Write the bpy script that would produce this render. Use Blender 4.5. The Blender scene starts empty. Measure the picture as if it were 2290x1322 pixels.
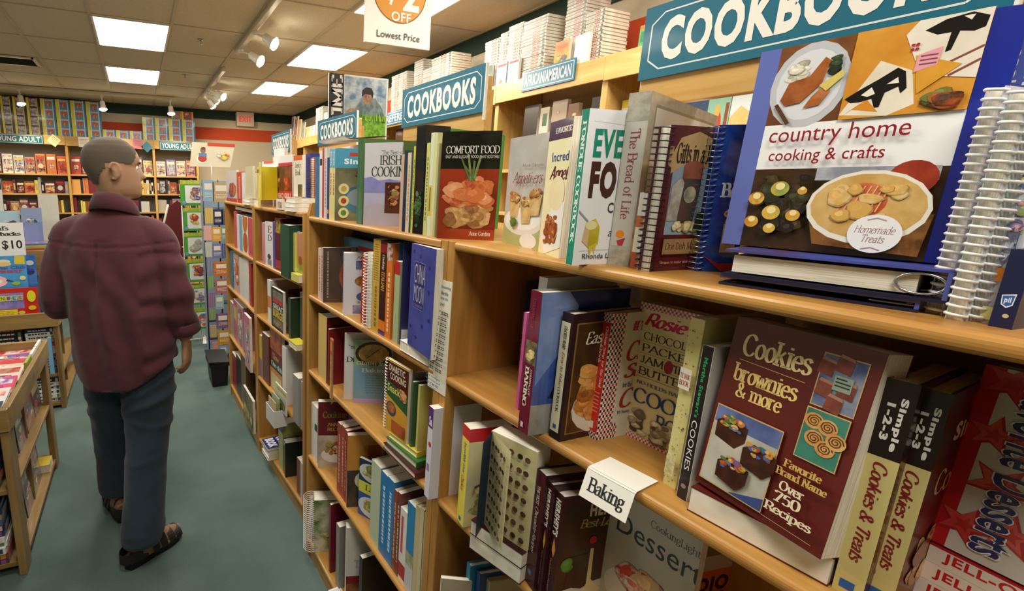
import bpy, bmesh, math, random
from mathutils import Vector, Matrix, noise
# ---------------------------------------------------------------- camera, world, exposure
scene = bpy.context.scene
COL = scene.collection
W_PX, H_PX = 2290, 1322
FPX, CX, CY = 1060.26, 744.75, 637.1
ROLL, PITCH, YAW = 0.0130, 0.2050, 0.3875
EYE = Vector((0, 0, 1.62))
_f = Vector((math.sin(YAW), math.cos(YAW), 0)); _r = Vector((math.cos(YAW), -math.sin(YAW), 0)); _u = Vector((0, 0, 1))
_f2 = _f * math.cos(PITCH) - _u * math.sin(PITCH); _u2 = _u * math.cos(PITCH) + _f * math.sin(PITCH)
CR = _r * math.cos(ROLL) + _u2 * math.sin(ROLL); CU = _u2 * math.cos(ROLL) - _r * math.sin(ROLL); CF = _f2
cam = bpy.data.cameras.new('camera'); camo = bpy.data.objects.new('camera', cam); COL.objects.link(camo)
cam.sensor_fit = 'HORIZONTAL'; cam.sensor_width = 36; cam.lens = FPX / W_PX * 36
cam.shift_x = (W_PX / 2 - CX) / W_PX; cam.shift_y = (CY - H_PX / 2) / W_PX
cam.clip_start = 0.02; cam.clip_end = 60
camo.matrix_world = Matrix(((CR.x, CU.x, -CF.x, EYE.x), (CR.y, CU.y, -CF.y, EYE.y), (CR.z, CU.z, -CF.z, EYE.z), (0, 0, 0, 1)))
scene.camera = camo
wd = bpy.data.worlds.new('world'); scene.world = wd; wd.use_nodes = True
wd.node_tree.nodes['Background'].inputs[0].default_value = (1.0, 0.86, 0.68, 1); wd.node_tree.nodes['Background'].inputs[1].default_value = 0.05
vs = scene.view_settings; scene.display_settings.display_device = 'sRGB'
vs.view_transform = 'Standard'; vs.look = 'None'; vs.gamma = 1.0; vs.use_curve_mapping = False; vs.exposure = 0.6
scene.cycles.use_denoising = True; scene.cycles.max_bounces = 6; scene.cycles.diffuse_bounces = 4; scene.cycles.glossy_bounces = 2
scene.cycles.transmission_bounces = 4; scene.cycles.caustics_reflective = False; scene.cycles.caustics_refractive = False
scene.cycles.sample_clamp_indirect = 4.0
LIGHT_COL = (1.0, 0.965, 0.88); TROFFER = 13.0; SPOT_W = 22.0; SPOT_COL = (1.0, 0.80, 0.52)
CEIL = 2.75
# ---------------------------------------------------------------- reading the place: a viewing ray met with a plane of the room
def ray(x, y): return CR * ((x - CX) / FPX) - CU * ((y - CY) / FPX) + CF
def onz(x, y, z): w = ray(x, y); return EYE + w * ((z - EYE.z) / w.z)
def onX(x, y, X): w = ray(x, y); return EYE + w * (X / w.x)
def onY(x, y, Y): w = ray(x, y); return EYE + w * (Y / w.y)
def atxy(x, y, p): w = ray(x, y); return EYE.z + w.z * ((w.x * p[0] + w.y * p[1]) / (w.x ** 2 + w.y ** 2))
def onplane(x, y, p, n): w = ray(x, y); return EYE + w * ((Vector(p) - EYE).dot(n) / w.dot(n))
def colx(px, p, d):
    """parameter s at which the line p + s*d stands in the viewing column px"""
    n = CR - CF * ((px - CX) / FPX); q = Vector(p) - EYE
    return -q.dot(n) / Vector(d).dot(n)
# ---------------------------------------------------------------- colours and materials
def lin(c): return c / 12.92 if c <= .04045 else ((c + .055) / 1.055) ** 2.4
_cc = {}
def C(h):
    if isinstance(h, tuple): return h
    if h not in _cc:
        s = h.lstrip('#')
        if len(s) == 3: s = ''.join(ch * 2 for ch in s)
        _cc[h] = tuple(lin(int(s[i:i + 2], 16) / 255) for i in (0, 2, 4))
    return _cc[h]
MAT = {}
def mat(name, col='#888', rough=.5, metal=0, spec=.5, emit=None, es=0, coat=0):
    m = bpy.data.materials.new(name); m.use_nodes = True; b = m.node_tree.nodes['Principled BSDF']
    b.inputs['Base Color'].default_value = (*C(col), 1); b.inputs['Roughness'].default_value = rough
    b.inputs['Metallic'].default_value = metal; b.inputs['Specular IOR Level'].default_value = spec
    if coat: b.inputs['Coat Weight'].default_value = coat; b.inputs['Coat Roughness'].default_value = .08
    if emit: b.inputs['Emission Color'].default_value = (*emit, 1); b.inputs['Emission Strength'].default_value = es
    MAT[name] = m; return m
def nd(m, t, **k):
    n = m.node_tree.nodes.new(t)
    for a, v in k.items(): setattr(n, a, v)
    return n
def lk(m, a, b): m.node_tree.links.new(a, b)
def coords(m, scale, kind='Object'):
    t = nd(m, 'ShaderNodeTexCoord'); mp = nd(m, 'ShaderNodeMapping'); lk(m, t.outputs[kind], mp.inputs[0]); mp.inputs['Scale'].default_value = scale
    return mp.outputs[0]
def noise_tex(m, vec, scale, detail=3, rough=.55):
    n = nd(m, 'ShaderNodeTexNoise'); lk(m, vec, n.inputs['Vector']); n.inputs['Scale'].default_value = scale
    n.inputs['Detail'].default_value = detail; n.inputs['Roughness'].default_value = rough; return n.outputs['Fac']
def ramp(m, fac, stops):
    r = nd(m, 'ShaderNodeValToRGB'); lk(m, fac, r.inputs[0]); e = r.color_ramp.elements
    while len(e) < len(stops): e.new(.5)
    for el, (p, c) in zip(e, stops): el.position = p; el.color = (*C(c), 1)
    return r.outputs[0]
def bsdf(m): return m.node_tree.nodes['Principled BSDF']
def bump(m, fac, strength, dist=.002):
    b = nd(m, 'ShaderNodeBump'); b.inputs['Strength'].default_value = strength; b.inputs['Distance'].default_value = dist
    lk(m, fac, b.inputs['Height']); lk(m, b.outputs[0], bsdf(m).inputs['Normal'])
def paper(name, rough, coat=0, spec=.4, wave=0):
    """printed surface: flat print colours held per face; where a face names two inks they mottle like a photograph"""
    m = mat(name, '#fff', rough, 0, spec, coat=coat)
    a = nd(m, 'ShaderNodeAttribute', attribute_name='ca'); b = nd(m, 'ShaderNodeAttribute', attribute_name='cb'); s = nd(m, 'ShaderNodeAttribute', attribute_name='cs')
    t = nd(m, 'ShaderNodeTexCoord'); n = nd(m, 'ShaderNodeTexNoise'); lk(m, t.outputs['Object'], n.inputs['Vector'])
    lk(m, s.outputs['Fac'], n.inputs['Scale']); n.inputs['Detail'].default_value = 4; n.inputs['Roughness'].default_value = .6
    r = nd(m, 'ShaderNodeValToRGB'); lk(m, n.outputs['Fac'], r.inputs[0]); r.color_ramp.elements[0].position = .40; r.color_ramp.elements[1].position = .60
    mx = nd(m, 'ShaderNodeMix', data_type='RGBA'); lk(m, r.outputs[0], mx.inputs[0]); lk(m, a.outputs['Color'], mx.inputs[6]); lk(m, b.outputs['Color'], mx.inputs[7])
    lk(m, mx.outputs[2], bsdf(m).inputs['Base Color'])
    if wave: bump(m, noise_tex(m, t.outputs['Object'], wave, 1), .25, .004)
    return m
paper('matte', .55); paper('gloss', .16, .5, wave=28); paper('semi', .32, .15)
def pages():
    m = mat('pages', '#e8e0cc', .8, 0, .1)
    f = noise_tex(m, coords(m, (1, .02, .02)), 900, 2)
    lk(m, ramp(m, f, [(.3, '#cdc4ae'), (.6, '#f1ebdc')]), bsdf(m).inputs['Base Color'])
pages()
def wood(name, axis, a='#bd8a4a', b='#e0b878', rough=.34):
    m = mat(name, a, rough, 0, .4, coat=.15)
    sc = [26, 26, 26]; sc[axis] = 1.6
    v = coords(m, tuple(sc)); f1 = noise_tex(m, v, 1.3, 5, .65)
    sc2 = [7, 7, 7]; sc2[axis] = 2.2
    f2 = noise_tex(m, coords(m, tuple(sc2)), .9, 3)
    c1 = ramp(m, f1, [(.3, a), (.7, b)]); c2 = ramp(m, f2, [(.35, '#c9a165'), (.65, '#fff3dc')])
    mx = nd(m, 'ShaderNodeMix', data_type='RGBA', blend_type='MULTIPLY'); mx.inputs[0].default_value = .55; lk(m, c1, mx.inputs[6]); lk(m, c2, mx.inputs[7])
    vo = nd(m, 'ShaderNodeTexVoronoi'); s3 = [4.2, 4.2, 4.2]; s3[axis] = 2.4; lk(m, coords(m, tuple(s3)), vo.inputs['Vector']); vo.inputs['Scale'].default_value = 1.0
    kn = ramp(m, vo.outputs['Distance'], [(.035, '#6b3f1c'), (.075, '#fff')])
    m2 = nd(m, 'ShaderNodeMix', data_type='RGBA', blend_type='MULTIPLY'); m2.inputs[0].default_value = .8; lk(m, mx.outputs[2], m2.inputs[6]); lk(m, kn, m2.inputs[7])
    lk(m, m2.outputs[2], bsdf(m).inputs['Base Color']); bump(m, f1, .08)
for i, ax in enumerate('xyz'):
    wood('wood_' + ax, i, '#b08343', '#d2a55c'); wood('pine_' + ax, i, '#cda359', '#e6c886', .3); wood('oak_' + ax, i, '#806a42', '#a58a58', .45)
def carpet():
    m = mat('carpet', '#5b6a66', .95, 0, .1); v = coords(m, (1, 1, 1)); f = noise_tex(m, v, 420, 3, .8); g = noise_tex(m, v, 2.2, 4)
    c1 = ramp(m, f, [(.25, '#41544f'), (.75, '#84958e')]); c2 = ramp(m, g, [(.35, '#b6c4bb'), (.65, '#fff')])
    mx = nd(m, 'ShaderNodeMix', data_type='RGBA', blend_type='MULTIPLY'); mx.inputs[0].default_value = .6; lk(m, c1, mx.inputs[6]); lk(m, c2, mx.inputs[7])
    lk(m, mx.outputs[2], bsdf(m).inputs['Base Color']); bump(m, f, .5, .004)
carpet()
def ceiling_tile():
    m = mat('tile', '#cfc3a8', .95, 0, .1); f = noise_tex(m, coords(m, (1, 1, 1)), 130, 3, .7)
    lk(m, ramp(m, f, [(.3, '#c4bca8'), (.7, '#d9d1be')]), bsdf(m).inputs['Base Color']); bump(m, f, .3, .003)
ceiling_tile()
def cloth(name, a, b, sc=700, rough=.85):
    m = mat(name, a, rough, 0, .15); v = coords(m, (1, 1, 1)); f = noise_tex(m, v, sc, 2); g = noise_tex(m, v, 9, 3)
    mx = nd(m, 'ShaderNodeMix', data_type='RGBA'); lk(m, g, mx.inputs[0]); lk(m, ramp(m, f, [(.3, a), (.7, b)]), mx.inputs[6]); mx.inputs[7].default_value = (*C(a), 1)
    lk(m, mx.outputs[2], bsdf(m).inputs['Base Color']); bump(m, f, .2, .001); bsdf(m).inputs['Sheen Weight'].default_value = .15
cloth('shirt', '#4b282d', '#5f343a'); cloth('denim', '#27333f', '#3d4c5a', 500); cloth('hair', '#4a4136', '#6d6152', 900)
mat('skin', '#a37c60', .5); bsdf(MAT['skin']).inputs['Subsurface Weight'].default_value = .08
mat('wall_paint', '#cfc4ac', .85, 0, .2); mat('orange_paint', '#c8502f', .7, 0, .2); mat('green_paint', '#17352a', .6, 0, .3)
mat('white_metal', '#d8d4c8', .4); mat('steel', '#b9bcc0', .28, 1); mat('white_wire', '#e9e7e2', .35); mat('black', '#0c0d0e', .45); mat('leather', '#1c1714', .5)
mat('track', '#cfc6b4', .4); mat('dark_gap', '#1a1713', .9); mat('lamp', '#fff', .5, emit=(1, .88, .66), es=26); mat('exit_red', '#c8102e', .5, emit=(1, .05, .06), es=.3)
mat('diffuser', '#fff', .5, emit=LIGHT_COL, es=TROFFER)
mat('plastic_clear', '#dfe3e6', .1); bsdf(MAT['plastic_clear']).inputs['Transmission Weight'].default_value = .9
mat('sole', '#8d7a5c', .7)
# ---------------------------------------------------------------- mesh building
class MB:
    def __init__(s): s.v = []; s.f = []; s.a = []; s.b = []; s.s = []; s.m = []; s.names = []; s.smooth = []
    def mi(s, n):
        if n not in s.names: s.names.append(n)
        return s.names.index(n)
    def add(s, pts, faces, col='#fff', m='matte', cb=None, sc=0, smooth=False):
        o = len(s.v); s.v += [tuple(p) for p in pts]; i = s.mi(m); a = C(col); b = C(cb) if cb else a
        for f in faces: s.f.append([o + k for k in f]); s.a.append(a); s.b.append(b); s.s.append(sc); s.m.append(i); s.smooth.append(smooth)
    def quad(s, *p, **k): s.add(p, [list(range(len(p)))], **k)
    def box(s, x0, x1, y0, y1, z0, z1, **k):
        p = [(x, y, z) for z in (z0, z1) for y in (y0, y1) for x in (x0, x1)]
        s.add(p, [(0, 2, 3, 1), (4, 5, 7, 6), (0, 1, 5, 4), (2, 6, 7, 3), (0, 4, 6, 2), (1, 3, 7, 5)], **k)
    def rbox(s, x0, x1, y0, y1, z0, z1, r, axis=1, n=4, **k):
        """box with rounded long edges; extruded along axis"""
        ax = [[1, 2], [0, 2], [0, 1]][axis]; lo = [x0, y0, z0]; hi = [x1, y1, z1]; ring = []
        a0, a1, b0, b1 = lo[ax[0]], hi[ax[0]], lo[ax[1]], hi[ax[1]]
        for cx_, cy_, st in ((a1 - r, b1 - r, 0), (a0 + r, b1 - r, 90), (a0 + r, b0 + r, 180), (a1 - r, b0 + r, 270)):
            for i in range(n + 1):
                t = math.radians(st + 90 * i / n); ring.append((cx_ + r * math.cos(t), cy_ + r * math.sin(t)))
        pts = []
        for e in (lo[axis], hi[axis]):
            for a, b in ring:
                p = [0, 0, 0]; p[axis] = e; p[ax[0]] = a; p[ax[1]] = b; pts.append(p)
        N = len(ring); fl = axis == 1
        F = [((i, N + i, N + (i + 1) % N, (i + 1) % N) if fl else (i, (i + 1) % N, N + (i + 1) % N, N + i)) for i in range(N)]
        F += [list(range(N)) if fl else list(range(N))[::-1], [N + i for i in range(N)][::-1] if fl else [N + i for i in range(N)]]
        s.add(pts, F, **k)
    def tube(s, path, r, n=8, closed=False, cap=True, **k):
        P = [Vector(p) for p in path]; rr = r if isinstance(r, (list, tuple)) else [r] * len(P); up = None; pts = []
        for i, p in enumerate(P):
            d = ((P[(i + 1) % len(P)] - P[i - 1]) if closed else (P[min(i + 1, len(P) - 1)] - P[max(i - 1, 0)])).normalized()
            if up is None: up = d.orthogonal().normalized()
            up = (up - d * up.dot(d)).normalized(); q = d.cross(up)
            pts += [p + (up * math.cos(2 * math.pi * j / n) + q * math.sin(2 * math.pi * j / n)) * rr[i] for j in range(n)]
        m = len(P); F = []
        for i in range(m if closed else m - 1):
            for j in range(n):
                a, b = i * n + j, i * n + (j + 1) % n; c, d = ((i + 1) % m) * n + (j + 1) % n, ((i + 1) % m) * n + j
                F.append((a, b, c, d))
        if not closed and cap: F += [list(range(n))[::-1], [(m - 1) * n + j for j in range(n)]]
        k.setdefault('smooth', True); s.add(pts, F, **k)
    def build(s, name, parent=None, loc=None, rot=None, bevel=0, kind=None):
        me = bpy.data.meshes.new(name); me.from_pydata(s.v, [], s.f); me.update()
        for n in s.names: me.materials.append(MAT[n])
        me.polygons.foreach_set('material_index', s.m); me.polygons.foreach_set('use_smooth', s.smooth)
        if any(n in ('matte', 'gloss', 'semi') for n in s.names):
            for nm, arr in (('ca', s.a), ('cb', s.b)):
                at = me.attributes.new(nm, 'FLOAT_COLOR', 'FACE'); at.data.foreach_set('color', [x for c in arr for x in (*c, 1.0)])
            at = me.attributes.new('cs', 'FLOAT', 'FACE'); at.data.foreach_set('value', s.s)
        o = bpy.data.objects.new(name, me); COL.objects.link(o)
        if parent: o.parent = parent
        if loc is not None: o.location = loc
        if rot is not None: o.rotation_euler = rot
        if bevel:
            b = o.modifiers.new('bevel', 'BEVEL'); b.width = bevel; b.segments = 2; b.limit_method = 'ANGLE'
        if kind: o['kind'] = kind
        return o
def n_words(s): return len([w for w in s.replace(',', ' ').replace('/', ' ').split() if w])
def tag(o, label, cat, group=None, kind=None):
    for a, b in ((' shelf of the ', ' shelf, '), (' on top of the ', ' atop the '), (' with a ', ' with '), (' and a ', ' and ')):
        if n_words(label) > 16: label = label.replace(a, b)
    o['label'] = label; o['category'] = cat
    if group: o['group'] = group
    if kind: o['kind'] = kind
    return o
def thing(name, label, cat, loc=(0, 0, 0), rot=(0, 0, 0), group=None):
    o = bpy.data.objects.new(name, None); COL.objects.link(o); o.location = loc; o.rotation_euler = rot; o.empty_display_size = .05
    return tag(o, label, cat, group)
# ---------------------------------------------------------------- lettering
_tc = {}
def sans(txt, bold=0.0):
    k = (txt, bold)
    if k in _tc: return _tc[k]
    cu = bpy.data.curves.new('lettering', 'FONT'); cu.body = txt; cu.resolution_u = 3; cu.offset = bold; cu.space_character = 1 + bold * 3.2; cu.fill_mode = 'FRONT'
    o = bpy.data.objects.new('lettering', cu); COL.objects.link(o)
    me = bpy.data.meshes.new_from_object(o.evaluated_get(bpy.context.evaluated_depsgraph_get()))
    v = [(p.co.x, p.co.y) for p in me.vertices]; f = [list(p.vertices) for p in me.polygons]
    COL.objects.unlink(o); bpy.data.objects.remove(o); bpy.data.curves.remove(cu); bpy.data.meshes.remove(me)
    _tc[k] = (v, f); return v, f
GL = {}
for line in '''A|72|4,0 36,100|36,100 68,0|16,36 56,36
B|62|12,0 12,100|~12,100 40,100 52,88 52,64 40,54 12,54|~12,54 44,54 58,42 58,14 44,0 12,0
C|68|~62,80 48,98 30,100 14,86 6,50 14,14 32,0 50,3 63,20
D|72|12,0 12,100|~12,100 40,99 60,80 66,50 60,20 40,1 12,0
E|58|12,0 12,100|12,100 52,100 52,80|12,52 42,52|12,0 54,0 54,22
F|54|12,0 12,100|12,100 52,100 52,80|12,52 42,52
G|76|~62,80 48,98 30,100 14,86 6,50 14,14 32,0 50,3 63,20|63,20 63,44|48,44 74,44
H|72|12,0 12,100|60,0 60,100|12,52 60,52
I|28|14,0 14,100
J|42|~28,100 28,30 24,6 12,0 3,12
K|68|12,0 12,100|60,100 12,42|28,58 64,0
L|54|12,100 12,0|12,0 50,0 50,22
M|86|10,0 12,100|12,100 43,8|43,8 74,100|74,100 76,0
N|74|12,0 12,100|12,100 62,0|62,0 62,100
O|74|@37,100 60,86 68,50 60,14 37,0 14,14 6,50 14,86
P|58|12,0 12,100|~12,100 40,100 54,88 54,62 40,48 12,48
R|64|12,0 12,100|~12,100 40,100 54,88 54,62 40,48 12,48|34,48 62,0
S|54|~48,82 38,99 20,100 8,86 10,68 28,56 44,44 50,26 42,6 26,0 10,6 5,22
T|62|31,0 31,100|4,82 4,100 58,100 58,82
U|70|~12,100 12,30 20,6 36,0 52,6 60,30 60,100
V|68|4,100 34,0|34,0 64,100
W|96|4,100 26,0|26,0 48,92|48,92 70,0|70,0 92,100
Y|66|4,100 33,48|62,100 33,48|33,48 33,0
&|78|~72,42 54,12 34,0 14,6 8,24 18,42 36,56 44,76 36,96 24,98 16,84 22,64 44,28 72,0
0|54|@27,100 44,86 49,50 44,14 27,0 10,14 5,50 10,86
1|36|6,82 20,100|20,100 20,0
2|54|~8,78 16,96 32,100 46,86 44,66 26,38 6,2|6,0 50,0 52,16
3|52|~8,84 20,100 38,97 44,80 36,58 20,54|~20,54 40,50 48,28 40,4 20,0 5,14
5|52|44,100 14,100 10,58|~10,58 26,64 42,56 48,32 40,6 22,0 6,10
7|52|6,82 6,100 48,100 20,0
a|50|~8,52 18,64 30,66 38,56 38,10 48,2|~38,40 20,36 8,24 8,8 18,0 30,4 38,16
b|54|10,100 10,4|~10,48 22,64 36,64 46,48 46,18 36,1 22,0 10,10
c|46|~42,52 34,64 22,66 10,54 6,33 10,10 22,0 34,2 43,14
d|54|44,100 44,0|~44,48 34,64 20,65 8,50 8,16 18,0 32,2 44,14
e|48|~8,38 42,38 40,56 28,66 14,58 6,36 10,10 24,0 36,3 43,14
f|34|~16,0 16,76 22,94 36,94|4,66 32,66
g|50|@24,66 38,58 40,44 34,30 22,26 10,34 8,50 12,62|~18,28 8,18 14,8 36,6 44,-8 36,-24 18,-27 6,-18 10,-4 20,4|38,60 50,66
h|56|10,0 10,100|~10,46 20,62 34,66 44,54 44,0
i|26|13,0 13,66|13,84 13,94
j|28|~16,66 16,-8 10,-24 0,-26|16,84 16,94
k|54|10,0 10,100|42,66 10,28|22,40 48,0
l|26|13,0 13,100
m|84|10,0 10,66|~10,48 20,62 32,66 42,54 42,0|~42,48 52,62 64,66 74,54 74,0
n|56|10,0 10,66|~10,46 20,62 34,66 44,54 44,0
o|52|@26,66 40,57 46,33 40,9 26,0 12,9 6,33 12,57
p|54|10,-30 10,66|~10,48 22,64 36,65 46,48 46,18 36,1 22,0 10,12
r|40|10,0 10,66|~10,42 18,58 28,66 38,60
s|42|~36,54 28,65 16,66 7,56 10,44 24,36 36,26 37,12 28,1 14,0 5,12
t|34|~16,92 16,14 22,1 33,6|4,66 32,66
u|56|~10,66 10,16 18,2 30,2 44,18|44,66 44,0
v|50|4,66 25,0|25,0 46,66
w|72|4,66 20,0|20,0 36,60|36,60 52,0|52,0 68,66
x|50|6,66 44,0|44,66 6,0
y|50|4,66 26,2|~46,66 26,2 18,-22 6,-26
-|36|6,34 30,34
'|20|10,100 8,80
.|20|9,0 9,8
/|40|2,-8 38,106
#|60|16,0 26,100|36,0 46,100|6,34 54,34|6,66 54,66'''.split('\n'):
    p = line.split('|'); st = []
    for q in p[2:]:
        mode = q[0] if q[0] in '~@' else ''
        st.append((mode, [tuple(float(z) for z in w.split(',')) for w in q.lstrip('~@').split()]))
    GL[p[0]] = (float(p[1]), st)
def _smooth(P, closed, n=4):
    out = []; N = len(P)
    for i in range(N if closed else N - 1):
        g = (lambda k: P[k % N]) if closed else (lambda k: P[min(max(k, 0), N - 1)])
        a, b, c, d = g(i - 1), g(i), g(i + 1), g(i + 2)
        for k in range(n):
            t = k / n
            out.append(tuple(.5 * ((2 * b[e]) + (-a[e] + c[e]) * t + (2 * a[e] - 5 * b[e] + 4 * c[e] - d[e]) * t * t + (-a[e] + 3 * b[e] - 3 * c[e] + d[e]) * t ** 3) for e in (0, 1)))
    if not closed: out.append(P[-1])
    return out
def serif(txt, thick=15, thin=5, feet=True, slant=0):
    """broad-nib roman lettering: strokes thicken with their direction, upright ends carry feet"""
    k = (txt, thick, thin, feet, slant)
    if k in _tc: return _tc[k]
    V, F = [], []; x0 = 0
    def ribbon(P, closed):
        n = len(P); o = len(V)
        for i in range(n):
            a = P[i - 1] if (i or closed) else P[i]; b = P[(i + 1) % n] if (i < n - 1 or closed) else P[i]
            dx, dy = b[0] - a[0], b[1] - a[1]; L = math.hypot(dx, dy) or 1; dx, dy = dx / L, dy / L
            w = (thin + (thick - thin) * abs(dy * .94 - dx * .34) ** 1.3) / 2
            V.append((P[i][0] - dy * w + x0, P[i][1] + dx * w)); V.append((P[i][0] + dy * w + x0, P[i][1] - dx * w))
        for i in range(n if closed else n - 1):
            j = (i + 1) % n; F.append([o + 2 * i, o + 2 * i + 1, o + 2 * j + 1, o + 2 * j])
    for ch in txt:
        if ch == ' ': x0 += 34; continue
        adv, sts = GL.get(ch) or GL.get(ch.upper()) or GL['-']
        for mode, P in sts:
            Q = _smooth(P, mode == '@') if mode else P
            if not mode and len(P) > 2:
                for i in range(len(P) - 1): ribbon([P[i], P[i + 1]], False)
            else: ribbon(Q, mode == '@')
            if feet and mode != '@' and len(P) < 9:
                for e, q in ((Q[0], Q[1]), (Q[-1], Q[-2])):
                    dx, dy = e[0] - q[0], e[1] - q[1]
                    if abs(dy) > 1.3 * abs(dx) and (e[1] in (0, 100, 66, -30)): ribbon([(e[0] - thick * .95, e[1]), (e[0] + thick * .95, e[1])], False)
        x0 += adv
    if slant: V = [(x + y * slant, y) for x, y in V]
    _tc[k] = (V, F); return V, F
def clip(P):
    for ax, lim, sg in ((0, 0, 1), (0, 1, -1), (1, 0, 1), (1, 1, -1)):
        if all(sg * (p[ax] - lim) >= 0 for p in P): continue
        out = []
        for i, q in enumerate(P):
            p = P[i - 1]; a, b = sg * (p[ax] - lim), sg * (q[ax] - lim)
            if (a >= 0) != (b >= 0): t = a / (a - b); out.append((p[0] + (q[0] - p[0]) * t, p[1] + (q[1] - p[1]) * t))
            if b >= 0: out.append(q)
        P = out
        if len(P) < 3: return []
    return P
class Art:
    """the printed face of a part: u to the right, v up, both 0..1; each print lies a hair above the one before"""
    def __init__(s, mb, O, U, V, m='matte', step=.00009):
        s.mb, s.O, s.U, s.V, s.m = mb, Vector(O), Vector(U), Vector(V), m; s.N = s.U.cross(s.V).normalized(); s.k = 1; s.step = step; s.ar = s.V.length / s.U.length
    def P(s, u, v): return s.O + s.U * u + s.V * v + s.N * (s.k * s.step)
    def poly(s, pts, col, cb=None, sc=0, m=None):
        pts = clip(list(pts))
        if pts: s.mb.add([s.P(*p) for p in pts], [list(range(len(pts)))], col=col, m=m or s.m, cb=cb, sc=sc)
        s.k += 1
    def rect(s, u0, v0, u1, v1, col, cb=None, sc=0, m=None): s.poly([(u0, v0), (u1, v0), (u1, v1), (u0, v1)], col, cb, sc, m)
    def ell(s, u, v, ru, col, cb=None, sc=0, rv=None, n=18):
        rv = ru / s.ar if rv is None else rv
        s.poly([(u + ru * math.cos(t), v + rv * math.sin(t)) for t in [2 * math.pi * i / n for i in range(n)]], col, cb, sc)
    def line(s, pts, w, col):
        w2 = w / 2
        for (a, b), (c, d) in zip(pts, pts[1:]):
            dx, dy = (c - a), (d - b) * s.ar; L = math.hypot(dx, dy) or 1; nx, ny = -dy / L * w2, dx / L * w2 / s.ar
            q = clip([(a + nx, b + ny), (a - nx, b - ny), (c - nx, d - ny), (c + nx, d + ny)])
            if q: s.mb.add([s.P(*e) for e in q], [list(range(len(q)))], col=col, m=s.m)
        s.k += 1
    def frame(s, u0, v0, u1, v1, w, col): s.line([(u0, v0), (u1, v0), (u1, v1), (u0, v1), (u0, v0)], w, col)
    def blobs(s, u0, v0, u1, v1, n, r, cols, seed, sc=60, flat=.75):
        R = random.Random(seed); inc = min(.28, 14 / (n * 2))
        for i in range(n):
            rr = r * R.uniform(.55, 1.2); rv = rr / s.ar * R.uniform(flat * .7, 1.1)
            if u1 - u0 < 2 * rr: rr = (u1 - u0) / 2.1
            if v1 - v0 < 2 * rv: rv = (v1 - v0) / 2.1
            u, v = R.uniform(u0 + rr, u1 - rr), R.uniform(v0 + rv, v1 - rv); a, b = R.choice(cols), R.choice(cols)
            ph = R.uniform(0, 6.28); pl = lambda cu, cv, q, c1, c2: s.poly([(cu + q * rr * math.cos(t) * (1 + .16 * math.sin(3 * t + ph)), cv + q * rv * math.sin(t) * (1 + .12 * math.cos(2 * t + ph))) for t in [2 * math.pi * j / 14 for j in range(14)]], c1, c2, sc)
            a_, b_ = C(a), C(b)
            if n <= 20: pl(u, v, 1, tuple(x * .55 for x in a_), tuple(x * .7 for x in b_)); s.k -= 1 - inc
            pl(u - .04 * rr, v + .10 * rv, .9, a, b); s.k -= 1 - inc; pl(u - .2 * rr, v + .34 * rv, .42, tuple(min(1, x * 1.35 + .03) for x in a_), a); s.k -= 1 - inc
    def text(s, t, u0, v0, u1, v1, col, font='sans', bold=0.0, rot=0, **k):
        """lettering that fills the box; rot=-90 reads downwards, 90 upwards"""
        vs_, fs = sans(t, bold) if font == 'sans' else serif(t, **k)
        if not vs_: return
        xs = [p[0] for p in vs_]; ys = [p[1] for p in vs_]; a0, a1, b0, b1 = min(xs), max(xs), min(ys), max(ys)
        pts = []
        for x, y in vs_:
            p, q = (x - a0) / (a1 - a0 or 1), (y - b0) / (b1 - b0 or 1)
            if rot == -90: p, q = q, 1 - p
            elif rot == 90: p, q = 1 - q, p
            pts.append((u0 + (u1 - u0) * p, v0 + (v1 - v0) * q))
        ins = [0 <= a <= 1 and 0 <= b <= 1 for a, b in pts]
        s.mb.add([s.P(*p) for p in pts], [f for f in fs if all(ins[i] for i in f)], col=col, m=s.m)
        for f in fs:
            if not all(ins[i] for i in f):
                q = clip([pts[i] for i in f])
                if q: s.mb.add([s.P(*p) for p in q], [list(range(len(q)))], col=col, m=s.m)
        s.k += 1
    def lines(s, u0, v0, u1, v1, n, col, fill=.45, seed=1):
        """small print too fine to read in the photograph: rows of word-length dashes"""
        R = random.Random(seed); h = (v1 - v0) / n
        for i in range(n):
            u = u0
            while u < u1 - .03:
                w = min(R.uniform(.05, .16), u1 - u); s.mb.add([s.P(u, v1 - h * i - h * fill), s.P(u + w, v1 - h * i - h * fill), s.P(u + w, v1 - h * i), s.P(u, v1 - h * i)], [(0, 1, 2, 3)], col=col, m=s.m); u += w + .025
        s.k += 1
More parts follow.
